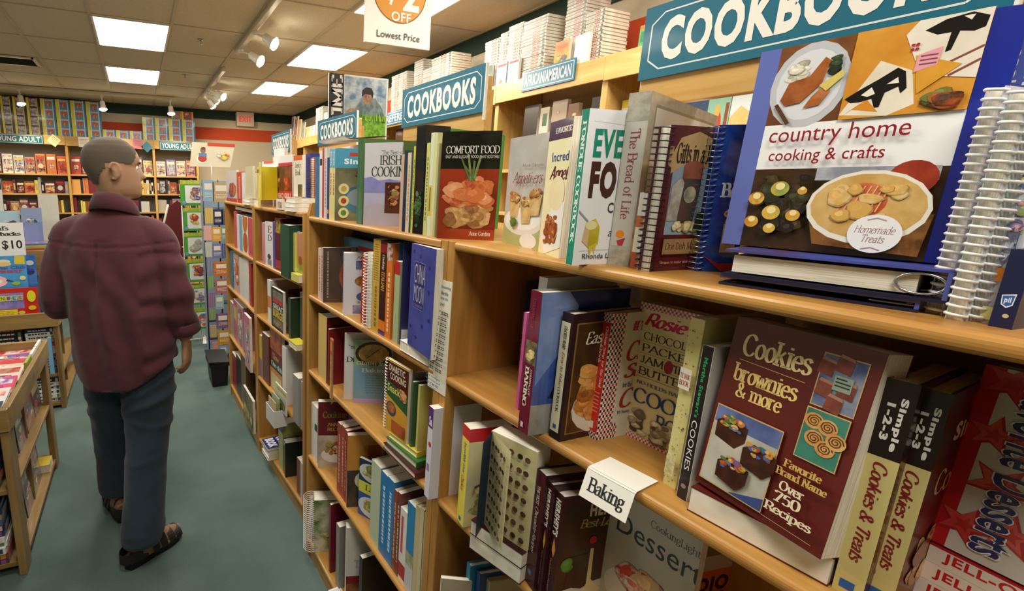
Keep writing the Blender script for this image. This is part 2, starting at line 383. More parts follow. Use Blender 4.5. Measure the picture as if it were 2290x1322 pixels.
# ---------------------------------------------------------------- books
def art_of(mb, face, t, w, h, m):
    if face == 'front': return Art(mb, (t, 0, 0), (0, w, 0), (0, 0, h), m)
    if face == 'spine': return Art(mb, (0, 0, 0), (t, 0, 0), (0, 0, h), m)
    if face == 'back': return Art(mb, (0, w, 0), (0, -w, 0), (0, 0, h), m)
def book(label, o, rz, t, w, h, spine='#888', front=None, back=None, kind='pb', aspine=None, afront=None, m='semi', lean=0, tip=0, group=None, cat='book', mott=None, name=None, flat=0, pages_col='pages'):
    """spine at y=0 facing -y, front cover on the +x side, stands on z=0"""
    front = front or spine; back = back or front
    t = max(t, .003)
    nm = name or {'pb': 'paperback_book', 'hc': 'hardcover_book', 'sp': 'spiral_bound_book', 'mag': 'magazine'}[kind]
    r = thing(nm, label, cat, o, (tip, lean, rz), group)
    c = MB(); b = .0022 if kind == 'hc' else .0006; ov = .003 if kind == 'hc' else 0; b = min(b, t * .2)
    k = dict(m=m)
    if mott: k2 = dict(m=m, cb=mott[0], sc=mott[1])
    else: k2 = k
    c.box(0, b, 0, w, 0, h, col=back, **k); c.box(t - b, t, 0, w, 0, h, col=front, **k2)
    if kind != 'sp': c.box(b, t - b, 0, b, 0, h, col=spine, **k)
    if afront: afront(art_of(c, 'front', t, w, h, m))
    if aspine and kind != 'sp': aspine(art_of(c, 'spine', t, w, h, m))
    c.build('cover', r)
    p = MB(); y0 = .004 if kind == 'sp' else b
    p.box(b, t - b, y0, w - max(ov, .0006), ov, h - max(ov, .0006), m=pages_col); p.build('page_block', r)
    return r
def coil(parent, t, h, pitch, wire, rad, mat_='white_wire', y=.004, x=None):
    g = MB(); n = int(h / pitch); x = t / 2 if x is None else x
    for i in range(n):
        z = (i + .5) * h / n
        g.tube([(x + rad * math.cos(a), y - rad * .35 + rad * math.sin(a), z + .25 * pitch * math.sin(a * .5)) for a in [2 * math.pi * j / 10 for j in range(10)]], wire, 5, closed=True, m=mat_)
    return g.build('coil', parent)
RIGHT = -math.pi / 2     # books of the cookbook run: spine to the aisle
FACE = math.pi           # cover to the aisle
ORD = ['first', 'second', 'third', 'fourth', 'fifth', 'sixth', 'seventh', 'eighth', 'ninth', 'tenth', 'eleventh', 'twelfth', 'thirteenth', 'fourteenth', 'fifteenth', 'sixteenth', 'seventeenth', 'eighteenth', 'nineteenth', 'twentieth'] + ['%dth' % i for i in range(21, 60)]
def hue_name(h):
    r, g, b = [x ** (1 / 2.2) for x in C(h)]; mx, mn = max(r, g, b), min(r, g, b)
    if mx - mn < .1: return 'white' if mx > .78 else 'light grey' if mx > .6 else 'grey' if mx > .3 else 'black'
    if mx < .28: return 'near-black'
    import colorsys
    hh, s, v = colorsys.rgb_to_hsv(r, g, b); d = 'dark ' if v < .5 else 'pale ' if s < .35 and v > .7 else ''
    nm = 'red' if hh < .03 or hh > .95 else 'orange' if hh < .1 else 'yellow' if hh < .19 else 'green' if hh < .45 else 'teal' if hh < .53 else 'blue' if hh < .7 else 'purple' if hh < .83 else 'pink'
    if nm == 'orange' and v < .62: nm = 'brown'; d = ''
    if nm == 'orange' and d == 'pale ': nm = 'cream'; d = ''
    if nm == 'yellow' and d == 'pale ': nm = 'cream'; d = ''
    return d + nm
# ---------------------------------------------------------------- room shell
mat('grid_bar', '#bdb4a0', .6)
XL, XR, YN, YF = -3.6, 2.47, -2.4, 7.88
def struct(name, mb, **k): return mb.build(name, kind='structure', **k)
g = MB(); g.quad((XL, YN, 0), (XR, YN, 0), (XR, YF, 0), (XL, YF, 0), m='carpet'); struct('floor', g)
g = MB(); g.quad((XL, YN, CEIL), (XL, YF, CEIL), (XR, YF, CEIL), (XR, YN, CEIL), m='tile'); struct('ceiling', g)
g = MB(); g.box(XR, XR + .1, YN, YF + .1, 0, CEIL, m='wall_paint'); struct('wall_right', g)
g = MB(); g.box(XL, XR, YF, YF + .1, 0, CEIL, m='wall_paint'); struct('wall_back', g)
g = MB(); g.box(XL - .1, XL, YN, YF + .1, 0, CEIL, m='wall_paint'); struct('wall_left', g)
g = MB(); g.box(XL, XR, YN - .1, YN, 0, CEIL, m='wall_paint'); struct('wall_front', g)
def band(name, m, z0, z1, d):
    g = MB(); g.box(XL, XR - d, YF - d, YF - .0005, z0, z1, m=m); g.box(XR - d, XR - .0005, YN, YF - .0005, z0, z1, m=m); struct(name, g)
band('trim_1', 'green_paint', 2.615, CEIL - .0005, .02); band('trim_2', 'orange_paint', 2.31, 2.49, .006)
g = MB(); GX, GY, PX, PY = -.225, 3.895, .533, .765
for i in range(-7, 6): g.box(GX + PX * i - .011, GX + PX * i + .011, YN, YF - .02, CEIL - .006, CEIL - .0005, m='grid_bar')
for j in range(-9, 6): g.box(XL, XR - .02, GY + PY * j - .009, GY + PY * j + .009, CEIL - .005, CEIL - .0005, m='grid_bar')
struct('trim_3', g)
# ---------------------------------------------------------------- ceiling lights
def troffer(i, j, label):
    x0, y0 = GX + PX * i, GY + PY * j
    t = thing('ceiling_light', label, 'ceiling light', (x0 + PX / 2, y0 + PY / 2, CEIL - .006), group='fluorescent ceiling lights')
    a, b = PX / 2 - .012, PY / 2 - .01; f = MB()
    for s in (-1, 1):
        f.box(s * a - .008, s * a + .008, -b, b, -.008, 0, m='white_metal'); f.box(-a, a, s * b - .008, s * b + .008, -.008, 0, m='white_metal')
    f.build('frame', t)
    d = MB(); d.quad((-a, -b, -.003), (-a, b, -.003), (a, b, -.003), (a, -b, -.003), m='diffuser'); d.build('diffuser', t)
for i, j, l in ((0, 0, 'bright ceiling panel above the man, the nearer of two over the aisle'), (0, 2, 'bright ceiling panel over the aisle, the one nearer the young adult bookcase'),
                (3, 0, 'bright ceiling panel behind the hanging half off sign, second from the front of its line'), (3, 2, 'bright ceiling panel closest to the exit sign'),
                (3, -2, 'bright ceiling panel partly hidden behind the half off sign'), (0, -2, 'ceiling panel above the camera aisle'), (0, -4, 'ceiling panel over the near end of the aisle'),
                (3, -4, 'ceiling panel above the big near sign'), (3, -6, 'ceiling panel above the near end of the wall bookcase'), (0, -6, 'ceiling panel behind the viewer in the aisle'),
                (-4, 1, 'ceiling panel above the left display tables'), (-4, -2, 'ceiling panel over the near left of the shop')):
    troffer(i, j, l)
# ---------------------------------------------------------------- track lights
def track(y0, y1, x, label, along='y', x1=None):
    g = MB()
    if along == 'y': g.box(x - .018, x + .018, y0, y1, CEIL - .045, CEIL - .006, m='track')
    else: g.box(x, x1, y0 - .018, y0 + .018, CEIL - .045, CEIL - .006, m='track')
    tag(g.build('light_track', bevel=.003), label, 'light track')
track(3.0, 4.34, .86, 'beige ceiling track with two spotlights above the aisle, the nearer one')
track(5.0, 6.62, .86, 'beige ceiling track near the exit sign carrying three spotlights')
track(6.95, 6.95, -2.6, 'beige ceiling track in front of the young adult bookcase', 'x', .55)
def spot(base, head, label, watt=SPOT_W, aim=None, group='track spotlights'):
    B, Hd = Vector(base), Vector(head); d = (Vector(aim) - Hd).normalized() if aim else (Hd - B).normalized()
    t = thing('track_spotlight', label, 'spotlight', tuple(B), group=group); hb = Hd - B
    a = MB(); a.tube([(0, 0, .0), (0, 0, -.03)], .022, 10, m='white_metal'); a.tube([Vector((0, 0, -.02)), hb * .45], .008, 8, m='white_metal'); a.build('arm', t)
    c = MB(); s0 = hb * .42; e = hb; q = (e - s0)
    c.tube([s0, s0 + q * .12, s0 + q * .7, e - d * .012], [.016, .03, .034, .05], 16, m='white_metal'); c.build('shade', t)
    l = MB(); u = d.orthogonal().normalized(); v = d.cross(u); ring = [e + (u * math.cos(k * math.pi / 8) + v * math.sin(k * math.pi / 8)) * .046 for k in range(16)]
    ring2 = [e + d * .012 + (u * math.cos(k * math.pi / 8) + v * math.sin(k * math.pi / 8)) * .03 for k in range(16)]
    l.add(ring + ring2, [(k, (k + 1) % 16, 16 + (k + 1) % 16, 16 + k) for k in range(16)] + [list(range(16, 32))], m='lamp'); l.build('bulb', t)
    L = bpy.data.lights.new('spotlight_glow', 'SPOT'); L.energy = watt; L.color = SPOT_COL; L.spot_size = math.radians(75); L.spot_blend = .7; L.shadow_soft_size = .045
    lo = bpy.data.objects.new('spotlight_glow', L); COL.objects.link(lo); lo.parent = t; lo.location = e + d * .03; lo.rotation_euler = d.to_track_quat('-Z', 'Y').to_euler()
spot((.86, 3.66, 2.71), (.985, 3.58, 2.615), 'white spotlight with a glowing bulb on the nearer ceiling track, the larger one', aim=(2.1, 2.6, 1.9))
spot((.86, 4.16, 2.71), (1.0, 4.05, 2.60), 'white spotlight at the far end of the nearer ceiling track', aim=(2.1, 3.4, 1.9))
spot((.86, 5.9, 2.71), (.99, 5.8, 2.60), 'spotlight nearest of the three clustered on the track by the exit sign', aim=(2.1, 5.2, 1.9))
spot((.86, 6.15, 2.71), (.98, 6.2, 2.61), 'middle spotlight of the three clustered by the exit sign', aim=(2.1, 6.4, 1.9))
spot((.86, 6.45, 2.71), (.97, 6.55, 2.61), 'lowest spotlight of the three clustered by the exit sign', aim=(1.6, 7.6, 1.9))
for x, l in ((-1.225, 'spotlight above the left young adult sign'), (-.34, 'spotlight hanging above the man in front of the orange stripe'), (.477, 'spotlight above the right young adult sign')):
    spot((x, 6.95, 2.71), (x + .01, 6.96, 2.535), l, watt=SPOT_W * .9, aim=(x + .08, 7.5, 1.75))
spot((-2.1, 6.95, 2.71), (-2.09, 6.96, 2.535), 'spotlight over the far left of the back bookcase', watt=SPOT_W * .9, aim=(-2.0, 7.5, 1.75))
for i, (p, l) in enumerate((((.545, 4.19), 'small ceiling sprinkler nearer of the two'), ((.544, 5.52), 'small ceiling sprinkler farther along the ceiling'))):
    g = MB(); g.tube([(0, 0, 0), (0, 0, -.03)], .008, 8, m='steel'); g.tube([(0, 0, 0), (0, 0, -.004)], .026, 14, m='steel'); g.tube([(0, 0, -.03), (0, 0, -.034)], .016, 12, m='steel')
    tag(g.build('sprinkler_head', loc=(*p, CEIL - .001)), l, 'sprinkler', 'ceiling sprinklers')
t = thing('ceiling_vent', 'dark square air vent in the ceiling at the left edge', 'vent', (-1.06, 5.57, CEIL - .006)); g = MB()
for s in (-1, 1): g.box(s * .25 - .015, s * .25 + .015, -.17, .17, -.012, 0, m='white_metal'); g.box(-.25, .25, s * .155 - .015, s * .155 + .015, -.012, 0, m='white_metal')
g.build('frame', t); g = MB()
for k in range(7): g.quad((-.24, -.13 + .04 * k, -.001), (.24, -.13 + .04 * k, -.001), (.24, -.105 + .04 * k, -.014), (-.24, -.105 + .04 * k, -.014), m='dark_gap')
g.build('louver', t)
# ---------------------------------------------------------------- exit sign and hanging signs
t = thing('exit_sign', 'lit red EXIT sign on the back wall below the ceiling', 'exit sign', (1.645, 7.74, 2.63)); g = MB(); g.box(-.135, .135, 0, .12, -.105, .105, col='#d9cdb8', m='matte'); g.build('housing', t, bevel=.006)
a = MB(); A = Art(a, (-.105, -.001, -.055), (.21, 0, 0), (0, 0, .11), 'exit_red', .0004); A.text('EXIT', 0.03, .1, .97, .9, '#f00', bold=.03); a.build('lettering', t)
t = thing('hanging_sign', 'white hanging sign with an orange circle reading 1/2 OFF Lowest Price', 'sign', (1.112, 2.0, 2.232)); g = MB(); sw, sh = .327, .40
g.box(-sw / 2, sw / 2, 0, .012, 0, sh, col='#f2ede2', m='matte'); A = Art(g, (-sw / 2, 0, 0), (sw, 0, 0), (0, 0, sh), 'matte', .0004)
A.ell(.5, .56, .41, '#7d5a1c', n=40); A.ell(.5, .56, .395, '#d8901c', n=40); A.text('1', .2, .44, .36, .80, '#fbf5e8', bold=.03); A.line([(.36, .40), (.55, .84)], .035, '#fbf5e8'); A.text('2', .55, .36, .80, .70, '#fbf5e8', bold=.03)
A.text('OFF', .38, .245, .68, .34, '#fbf5e8', bold=.02); A.text('Lowest Price', .17, .065, .83, .135, '#4a4642', bold=.005); g.build('sign_panel', t)
for s in (-1, 1):
    g = MB(); g.tube([(s * .13, .006, sh - .005), (s * .13, .006, CEIL - 2.232 - .006)], .0012, 5, m='white_wire'); g.build('hanging_wire', t)
t = thing('display_poster', 'TIME magazine poster of a boy lying in bright green grass', 'poster', (1.123, 2.42, 1.785), (0, 0, .0)); g = MB(); pw, ph = .344, .405
g.box(-pw / 2, pw / 2, 0, .01, 0, ph, col='#e8ece8', m='semi'); A = Art(g, (-pw / 2, 0, 0), (pw, 0, 0), (0, 0, ph), 'semi', .0003)
A.rect(0, 0, .245, 1, '#2b2e30'); A.text('TIME', .04, .36, .22, .985, '#f4f4f0', 'serif', rot=90, thick=17, thin=6); A.rect(.255, .02, .97, .98, '#5d86a8', '#c9d6da', 14); A.rect(.255, .5, .97, .70, '#b9c5c4', '#8faab4', 16)
A.poly([(.36, .50), (.47, .64), (.54, .72), (.78, .74), (.90, .62), (.96, .48)], '#5d7076', '#7f9398', 30); A.ell(.64, .74, .085, '#b98d6d', '#8d6850', 40, rv=.085); A.poly([(.54, .745), (.55, .83), (.62, .87), (.71, .86), (.745, .80), (.73, .735), (.70, .78), (.60, .785)], '#1c1815')
A.ell(.615, .755, .009, '#241b16', n=8); A.ell(.665, .75, .009, '#241b16', n=8); A.poly([(.26, .54), (.36, .60), (.50, .575), (.52, .555), (.40, .55), (.30, .51)], '#c19a7a', '#a47e60', 40)
A.rect(.255, .02, .97, .52, '#4f8a2c', '#86bb3e', 55); R = random.Random(5)
for i in range(46):
    u = .27 + .68 * R.random(); A.poly([(u, .45), (u + .015, .45), (u + R.uniform(-.03, .03), .5 + .1 * R.random())], R.choice(['#86bb3e', '#5e9c33', '#9fce4b', '#4a7f2a']))
g.build('poster_panel', t); g = MB(); g.tube([(pw / 2 + .004, .012, .0), (pw / 2 + .004, .012, ph)], .004, 6, m='black'); g.tube([(-pw / 2 + .06, .014, -.277), (-pw / 2 + .06, .014, .05)], .004, 6, m='black'); g.box(-pw / 2 + .02, -pw / 2 + .12, -.03, .05, -.2775, -.272, m='black'); g.build('stand', t)
# ---------------------------------------------------------------- bookcases
Z_TOP, Z2, Z3, Z4, Z5 = 1.507, 1.199, .885, .50, .09
SHELF_Z = (Z_TOP, Z2, Z3, Z4, Z5)
def frame_of(p, q):
    """local frame of a bookcase front running from the far point p to the near point q"""
    p, q = Vector((*p, 0)), Vector((*q, 0)); d = (q - p).normalized(); return p, d, Vector((-d.y, d.x, 0)), math.atan2(d.y, d.x), (q - p).length
CASES = {'A': frame_of((.6252, .866), (.6477, -.034)), 'B': frame_of((.603, 1.756), (.6252, .866)), 'C': frame_of((.598, 2.67), (.6525, 1.93)), 'D': frame_of((.582, 3.55), (.598, 2.676))}
DEP = .52
def bookcase(key, label, raised=False):
    p, d, n, rz, L = CASES[key]
    t = thing('bookcase', label, 'bookcase', tuple(p), (0, 0, rz), 'double-sided pine bookcases along the aisle'); w = .024
    for i, x in enumerate((.0005, L - w - .0005)):
        g = MB(); g.box(x, x + w, 0, DEP, 0, Z_TOP, m='wood_z')
        if i == 0 and raised: g.add([(x, .0, Z_TOP), (x + w, 0, Z_TOP), (x + w, DEP, Z_TOP), (x, DEP, Z_TOP), (x, .012, Z_TOP + .05), (x + w, .012, Z_TOP + .05), (x + w, DEP - .012, Z_TOP + .06), (x, DEP - .012, Z_TOP + .06)], [(0, 1, 5, 4), (1, 2, 6, 5), (2, 3, 7, 6), (3, 0, 4, 7), (4, 5, 6, 7)], m='wood_z')
        g.build('side_panel', t, bevel=.002)
    for z in SHELF_Z:
        g = MB(); g.rbox(w + .001, L - w - .001, -.002, DEP, z - .02, z, .0085, 0, m='wood_x', smooth=False); g.build('shelf', t)
    g = MB(); g.box(w, L - w, DEP / 2 - .005, DEP / 2 + .005, Z5, Z_TOP - .021, m='wood_z'); g.build('divider_panel', t)
    g = MB(); g.box(w, L - w, .008, .026, 0, Z5 - .021, m='wood_x'); g.build('kick_board', t)
    return t
bookcase('A', 'nearest pine bookcase, the one with the baking shelf')
bookcase('B', 'pine bookcase with the price list card on its near post', True)
bookcase('C', 'pine bookcase third along the row, beside the man')
bookcase('D', 'farthest pine bookcase of the row, next to the pocket rack')
def local(key, s, y, z):
    p, d, n, rz, L = CASES[key]; return p + d * s + n * y + Vector((0, 0, z))
def sign(key, s0, s1, label, bold=.045, z0=1.818, z1=1.94):
    p, d, n, rz, L = CASES[key]; y = .25
    t = thing('shelf_sign', label, 'sign', tuple(local(key, (s0 + s1) / 2, y, Z_TOP)), (0, 0, rz), 'teal cookbooks signs above the bookcases'); hw = (s1 - s0) / 2; a, b = z0 - Z_TOP, z1 - Z_TOP
    g = MB(); g.box(-hw, hw, .0, .018, a - .048, b - .03, m='pine_x'); g.build('wooden_board', t, bevel=.002)
    for s in (-1, 1):
        g = MB(); g.box(s * (hw - .03) - .012, s * (hw - .03) + .012, .019, .04, .0005, b - .06, m='pine_z'); g.build('post', t)
    g = MB(); g.box(-hw, hw, -.007, -.0005, a, b, col='#1f6a80', m='semi'); g.box(hw - .0005, hw + .003, -.008, 0, a - .02, b, col='#e9e7e0', m='semi')
    A = Art(g, (-hw, -.007, a), (2 * hw, 0, 0), (0, 0, b - a), 'semi', .0003)
    for m_ in (0,):
        k, q = .035, .12; c = .05; pts = [(k + c, q), (1 - k - c, q), (1 - k, q + .14), (1 - k, 1 - q - .14), (1 - k - c, 1 - q), (k + c, 1 - q), (k, 1 - q - .14), (k, q + .14), (k + c, q)]
        A.line(pts, .006, '#dfe6e4')
    A.text('COOKBOOKS', .085, .21, .915, .79, '#f3efe4', bold=bold); g.build('sign_panel', t)
    return t
sign('A', .866 - .652, .866 - .238, 'large near teal COOKBOOKS sign partly cut off at the top')
sign('B', 1.756 - 1.482, 1.756 - 1.072, 'teal COOKBOOKS sign above the comfort food book')
sign('C', 2.67 - 2.333, 2.67 - 1.925, 'teal COOKBOOKS sign in front of the boy poster')
sign('D', 3.55 - 3.13, 3.55 - 2.735, 'pale glare-washed sign farthest along the bookcase row')
# ---------------------------------------------------------------- wall bookcases
def wall_case(name, label, o, rz, L, posts, zs, hdr, depth=.36, group=None):
    t = thing(name, label, 'bookcase', o, (0, 0, rz), group)
    for x in posts:
        g = MB(); g.box(x - .016, x + .016, .018, depth, 0, hdr[1], m='pine_z'); g.build('side_panel', t, bevel=.002)
    for i, (x0, x1) in enumerate(zip(posts, posts[1:])):
        for z in zs:
            g = MB(); g.box(x0 + .017, x1 - .017, .02, depth - .012, z - .02, z, m='pine_x'); g.build('shelf', t, bevel=.002)
        g = MB(); g.box(x0 + .017, x1 - .017, depth - .011, depth - .002, .02, hdr[0] + .02, col='#b9b2a0', m='matte'); g.build('back_panel', t)
        z_ = (-.0, .014)[i % 2]; g = MB(); g.box(x0 + (.001 if i else -.016), x1 - .001 + (0 if i < len(posts) - 2 else .017), 0, .0175, hdr[0] + (0, .006)[i % 2], hdr[1], m='pine_x'); g.build('header_board', t, bevel=.002)
    g = MB(); g.box(posts[0], posts[-1], .0185, depth, hdr[1] - .02, hdr[1] - .0005, m='pine_x'); g.build('top_board', t)
    return t
WZ = (1.735, 1.475, 1.215, .955, .695, .435, .12)
BX = (-2.95, -1.9, -.85, .255, .86)
wall_case('wall_bookcase', 'long young adult bookcase against the back wall', (0, 7.5, 0), 0, 0, BX, WZ, (2.11, 2.235), group='wall bookcases')
RY = (-.15, .82, 1.762, 2.516, 3.45, 4.4, 5.35, 6.3, 7.05)
wall_case('wall_bookcase', 'tall pine bookcase along the right wall under the white paperback stacks', (2.1, 0, 0), RIGHT, 0, tuple(-y for y in RY[::-1]), WZ, (2.13, 2.243), group='wall bookcases')
def wsign(txt, x0, x1, z0, z1, label, face, bold=.02, col='#1f6a80'):
    g = MB(); w, h = abs(x1 - x0), z1 - z0
    g.box(-w / 2, w / 2, -.008, -.001, 0, h, col=col, m='semi'); A = Art(g, (-w / 2, -.008, 0), (w, 0, 0), (0, 0, h), 'semi', .0004); A.frame(.025, .1, .975, .9, .008, '#dfe6e4'); A.text(txt, .06, .22, .94, .78, '#f3efe4', bold=bold)
    loc, r = ((2.099, (x0 + x1) / 2, z0), (0, 0, RIGHT)) if face == 'R' else (((x0 + x1) / 2, 7.499, z0), (0, 0, 0))
    return tag(g.build('shelf_sign', loc=loc, rot=r), label, 'sign')
wsign('AFRICAN/AMERICAN', 2.29, 1.925, 2.165, 2.272, 'teal AFRICAN/AMERICAN sign on the right wall bookcase header', 'R')
wsign('FICTION', 1.56, 1.22, 2.165, 2.272, 'teal sign half hidden behind the large near sign', 'R')
wsign('REFERENCE', 3.95, 3.42, 2.15, 2.26, 'washed-out teal sign on the wall header behind the boy poster', 'R')
wsign('YOUNG ADULT', -1.72, -1.105, 2.115, 2.23, 'teal YOUNG ADULT sign at the left of the back header', 'B')
wsign('YOUNG ADULT', .34, .86, 2.10, 2.225, 'teal YOUNG ADULT sign at the right end of the back header', 'B')
for i, (x, z, c, s, rr, l) in enumerate(((-.985, 2.17, '#f0e7b0', .12, .7, 'pale yellow paper note'), (-.63, 2.165, '#f3e3d2', .13, 0, 'cream paper note'), (-.50, 2.185, '#2f8aa5', .09, .1, 'blue paper note behind the man\'s head'), (.05, 2.17, '#f08a94', .13, .1, 'pink paper note'), (.17, 2.135, '#4a98b0', .11, .75, 'blue diamond paper note'))):
    g = MB(); g.box(-s / 2, s / 2, -.0012, 0, -s / 2, s / 2, col=c, m='matte'); Art(g, (-s / 2, -.0012, -s / 2), (s, 0, 0), (0, 0, s)).lines(.15, .2, .85, .8, 4, '#8a8478', .3, i)
    tag(g.build('paper_note', loc=(x, 7.4985, z), rot=(0, rr, 0)), l + ' stuck on the back bookcase header', 'note')
# ---------------------------------------------------------------- the nearest bookcase: books one by one
def hero(label, z, Cn, top, Fn=None, Ft=None, L=None, w=None, rz=None, t=None, h=None, **k):
    """Cn: foot of the spine-side edge of the front cover; Fn / Ft: foot or head of its fore-edge; L: far side of the spine"""
    c = onz(*Cn, z); h = h or atxy(*top, c) - z
    if rz is None:
        f = onz(*Fn, z) if Fn else onz(*Ft, z + h); yd = (f - c); yd.z = 0; yd.normalize(); rz = math.atan2(-yd.x, yd.y)
        w = w or math.hypot(f.x - c.x, f.y - c.y)
    else: rz = math.radians(rz)
    xd = Vector((math.cos(rz), math.sin(rz), 0))
    if t is None: t = min(max(colx(L, c, -xd), .004), .06)
    return book(label, tuple(c - xd * t), rz, t, w, h, **k), (c - xd * t, rz, t, w, h)
def food(cols, seed, n=26, r=.13, box=(.05, .05, .95, .5), bg=None, bgb=None):
    def f(A):
        if bg: A.rect(0, 0, 1, 1, bg, bgb or bg, 18)
        A.blobs(*box, n, r, cols, seed)
    return f
PASTA = ['#d2773c', '#b8562a', '#e0a565', '#c98b4a', '#a6552c', '#e7c48c']
def a_comfort(A):
    A.rect(0, 0, 1, 1, '#14140f', '#2a3020', 9); A.rect(0, 0, 1, .66, '#a3391c', '#7d2a14', 10); A.blobs(.02, .09, .98, .36, 34, .15, ['#b98a52', '#cfa468', '#9c6f40', '#d9b67c', '#8b5d35'], 4, 40); A.blobs(.02, .28, .98, .60, 30, .17, ['#cf6434', '#e08a52', '#b84c26', '#e8a473', '#d67a46'], 8, 36)
    for i, (a, b) in enumerate(((.34, .76), (.45, .80), (.56, .74), (.66, .78), (.40, .70))): A.poly([(.5 + .02 * i, .55), (a, b), (a + .035, b - .01), (.54 + .02 * i, .55)], ['#5f7a45', '#7d9459'][i % 2])
    A.rect(0, 0, 1, .10, '#8e2f16', '#a8431f', 12); A.text('COMFORT FOOD', .08, .80, .98, .87, '#f2eee6', 'serif', thick=13, thin=5); A.text('EASY AND ELEGANT FOOD THAT SOOTHES', .08, .757, .98, .785, '#e6e2da'); A.text('Anne Gardon', .56, .04, .93, .08, '#f2e3d2', 'serif')
def plain_spine(txt, col, v0=.12, v1=.88, font='sans', u0=.25, u1=.75, **k): return lambda A: A.text(txt, u0, v0, u1, v1, col, font, rot=-90, **k)
TOPL = 'on top of the nearest bookcase'
hero('glossy black and orange comfort food cookbook with pasta and rosemary on its cover', Z_TOP, (976.7, 532.6), (989.6, 294.6), Fn=(1104, 538), t=.009, spine='#e6dcb0', front='#14140f', m='gloss', afront=a_comfort, aspine=plain_spine('COMFORT FOOD', '#8a7a4a'))
def a_app1(A):
    A.rect(0, 0, 1, 1, '#b9b6ae', '#d0cdc6', 7); A.rect(0, 0, 1, .26, '#a6b06a', '#bcc288', 8); A.ell(.52, .23, .52, '#e9e6dc', rv=.13); A.ell(.52, .25, .46, '#f6f4ee', rv=.10); A.ell(.72, .06, .22, '#efece4', rv=.07)
    for u, v in ((.28, .36), (.62, .32), (.84, .40)): A.poly([(u - .16, v + .07), (u + .16, v + .08), (u + .11, v - .10), (u - .10, v - .11)], '#e3c48a', '#cfa765', 50); A.blobs(u - .16, v + .03, u + .16, v + .15, 12, .07, ['#a8683a', '#c9a15c', '#8f4d2a', '#e0bf7d'], int(u * 99), 60)
    A.blobs(.2, .15, .42, .27, 8, .06, ['#4e6d2c', '#6d8a3e'], 3); A.text('Made Simple', .46, .715, .98, .75, '#7f6d64', 'serif', thick=10, thin=5); A.text('Appetizers', .22, .55, 1.0, .68, '#7d2230', 'serif', thick=9, thin=4, feet=False, slant=.3)
hero('pale appetizers cookbook with an orange spine beside the comfort food book', Z_TOP, (1123, 542), (1137, 310), Fn=(1203, 559.5), L=1104, spine='#b3662a', front='#c2beb6', m='gloss', afront=a_app1)
def a_app2(A):
    A.rect(0, 0, 1, 1, '#efe6a8', '#f7f2d6', 5); A.rect(0, .86, 1, 1, '#4a2747'); A.text('FAVORITE BRAND', .3, .905, 1.5, .945, '#f4efe6', 'serif', thick=18, thin=8); A.text('Incredibly', .24, .68, 1.4, .77, '#2b4f8f', bold=.015); A.text('Appetizing', .22, .54, 1.6, .67, '#5f1a33', 'serif', thick=17, thin=7, feet=False, slant=.35); A.line([(.38, .52), (.8, .56)], .03, '#5f1a33')
    A.poly([(.06, .12), (.62, .46), (1, .40), (1, .08), (.3, .0)], '#f4f2e8'); A.ell(.62, .47, .34, '#efe3b4', '#f5edc8', 16); A.blobs(.2, .07, .9, .33, 34, .11, ['#a35427', '#b96a35', '#8c431d', '#c98146'], 12)
hero('yellow appetizers cookbook with a purple top band behind the fondue cookbook', Z_TOP, (1203, 563), (1221, 275), Fn=(1290, 592), w=.085, t=.012, spine='#e9dfa0', front='#efe6a8', m='semi', afront=a_app2)
def a_fondue(A):
    A.rect(.0, 0, 1, 1, '#f4f5f7'); A.line([(.1, .925), (.95, .905)], .006, '#b9bcc4'); A.text('EVER', .14, .70, .93, .88, '#1f8f72', bold=.04); A.text('FON', .14, .44, .96, .68, '#4a2a22', bold=.06); A.text('COO', .55, .345, .95, .415, '#4a2a22', bold=.02); A.text('300', .68, .25, .93, .29, '#4a4f60', 'serif'); A.text('any', .62, .175, .9, .225, '#4a5a88', 'serif')
    A.line([(.0, .36), (.2, .29)], .03, '#9aa3b5'); A.poly([(.12, .16), (.16, .28), (.34, .31), (.44, .25), (.44, .14), (.3, .1)], '#d7c93a', '#b8a82c', 20); A.poly([(.12, .16), (.16, .28), (.24, .29), (.24, .12)], '#dcb98a'); A.ell(.27, .265, .11, '#efe9b0', rv=.03); A.poly([(.26, .12), (.30, .05), (.34, .12), (.38, .07), (.42, .15)], '#d7c93a'); A.line([(.08, .095), (.95, .105)], .006, '#b9bcc4'); A.text('Rhonda Lauret', .16, .04, .97, .075, '#3a3c40', bold=.005)
hero('white fondue cookbook with a green spine and chocolate lettering', Z_TOP, (1279.7, 593), (1298, 243), rz=-95, w=.098, L=1264, spine='#1f8a70', front='#f4f5f7', m='semi', afront=a_fondue, aspine=plain_spine('FONDUE COOKBOOK', '#eef6f0', .14, .93, 'serif', thick=18, thin=8))
def a_bread(A):
    A.rect(0, 0, 1, 1, '#b9b3a3', '#a8a292', 40); A.rect(.07, .05, .95, .93, '#d6d0c6'); A.frame(.07, .05, .95, .93, .012, '#8c8464'); A.text('T H E', .38, .80, .72, .86, '#8f3a42', 'serif', thick=9, thin=5); A.text('BREAD', .22, .67, .90, .79, '#8f2a36', 'serif', thick=16, thin=6); A.text('OF LIFE', .22, .52, .90, .63, '#8f2a36', 'serif', thick=16, thin=6); A.blobs(.2, .1, .85, .45, 14, .14, ['#c79a5c', '#e0bd84', '#a97a42'], 5)
def s_bread(A): A.rect(0, .84, 1, 1, '#bdb8aa', '#a39d8c', 60); A.rect(0, 0, 1, .12, '#bdb8aa', '#a39d8c', 60); A.text('The Bread of Life', .3, .28, .74, .80, '#9a4a50', 'serif', rot=-90, thick=11, thin=6); A.ell(.42, .19, .2, '#f08a1c'); A.poly([(.3, .15), (.7, .17), (.6, .12), (.4, .12)], '#b5304a')
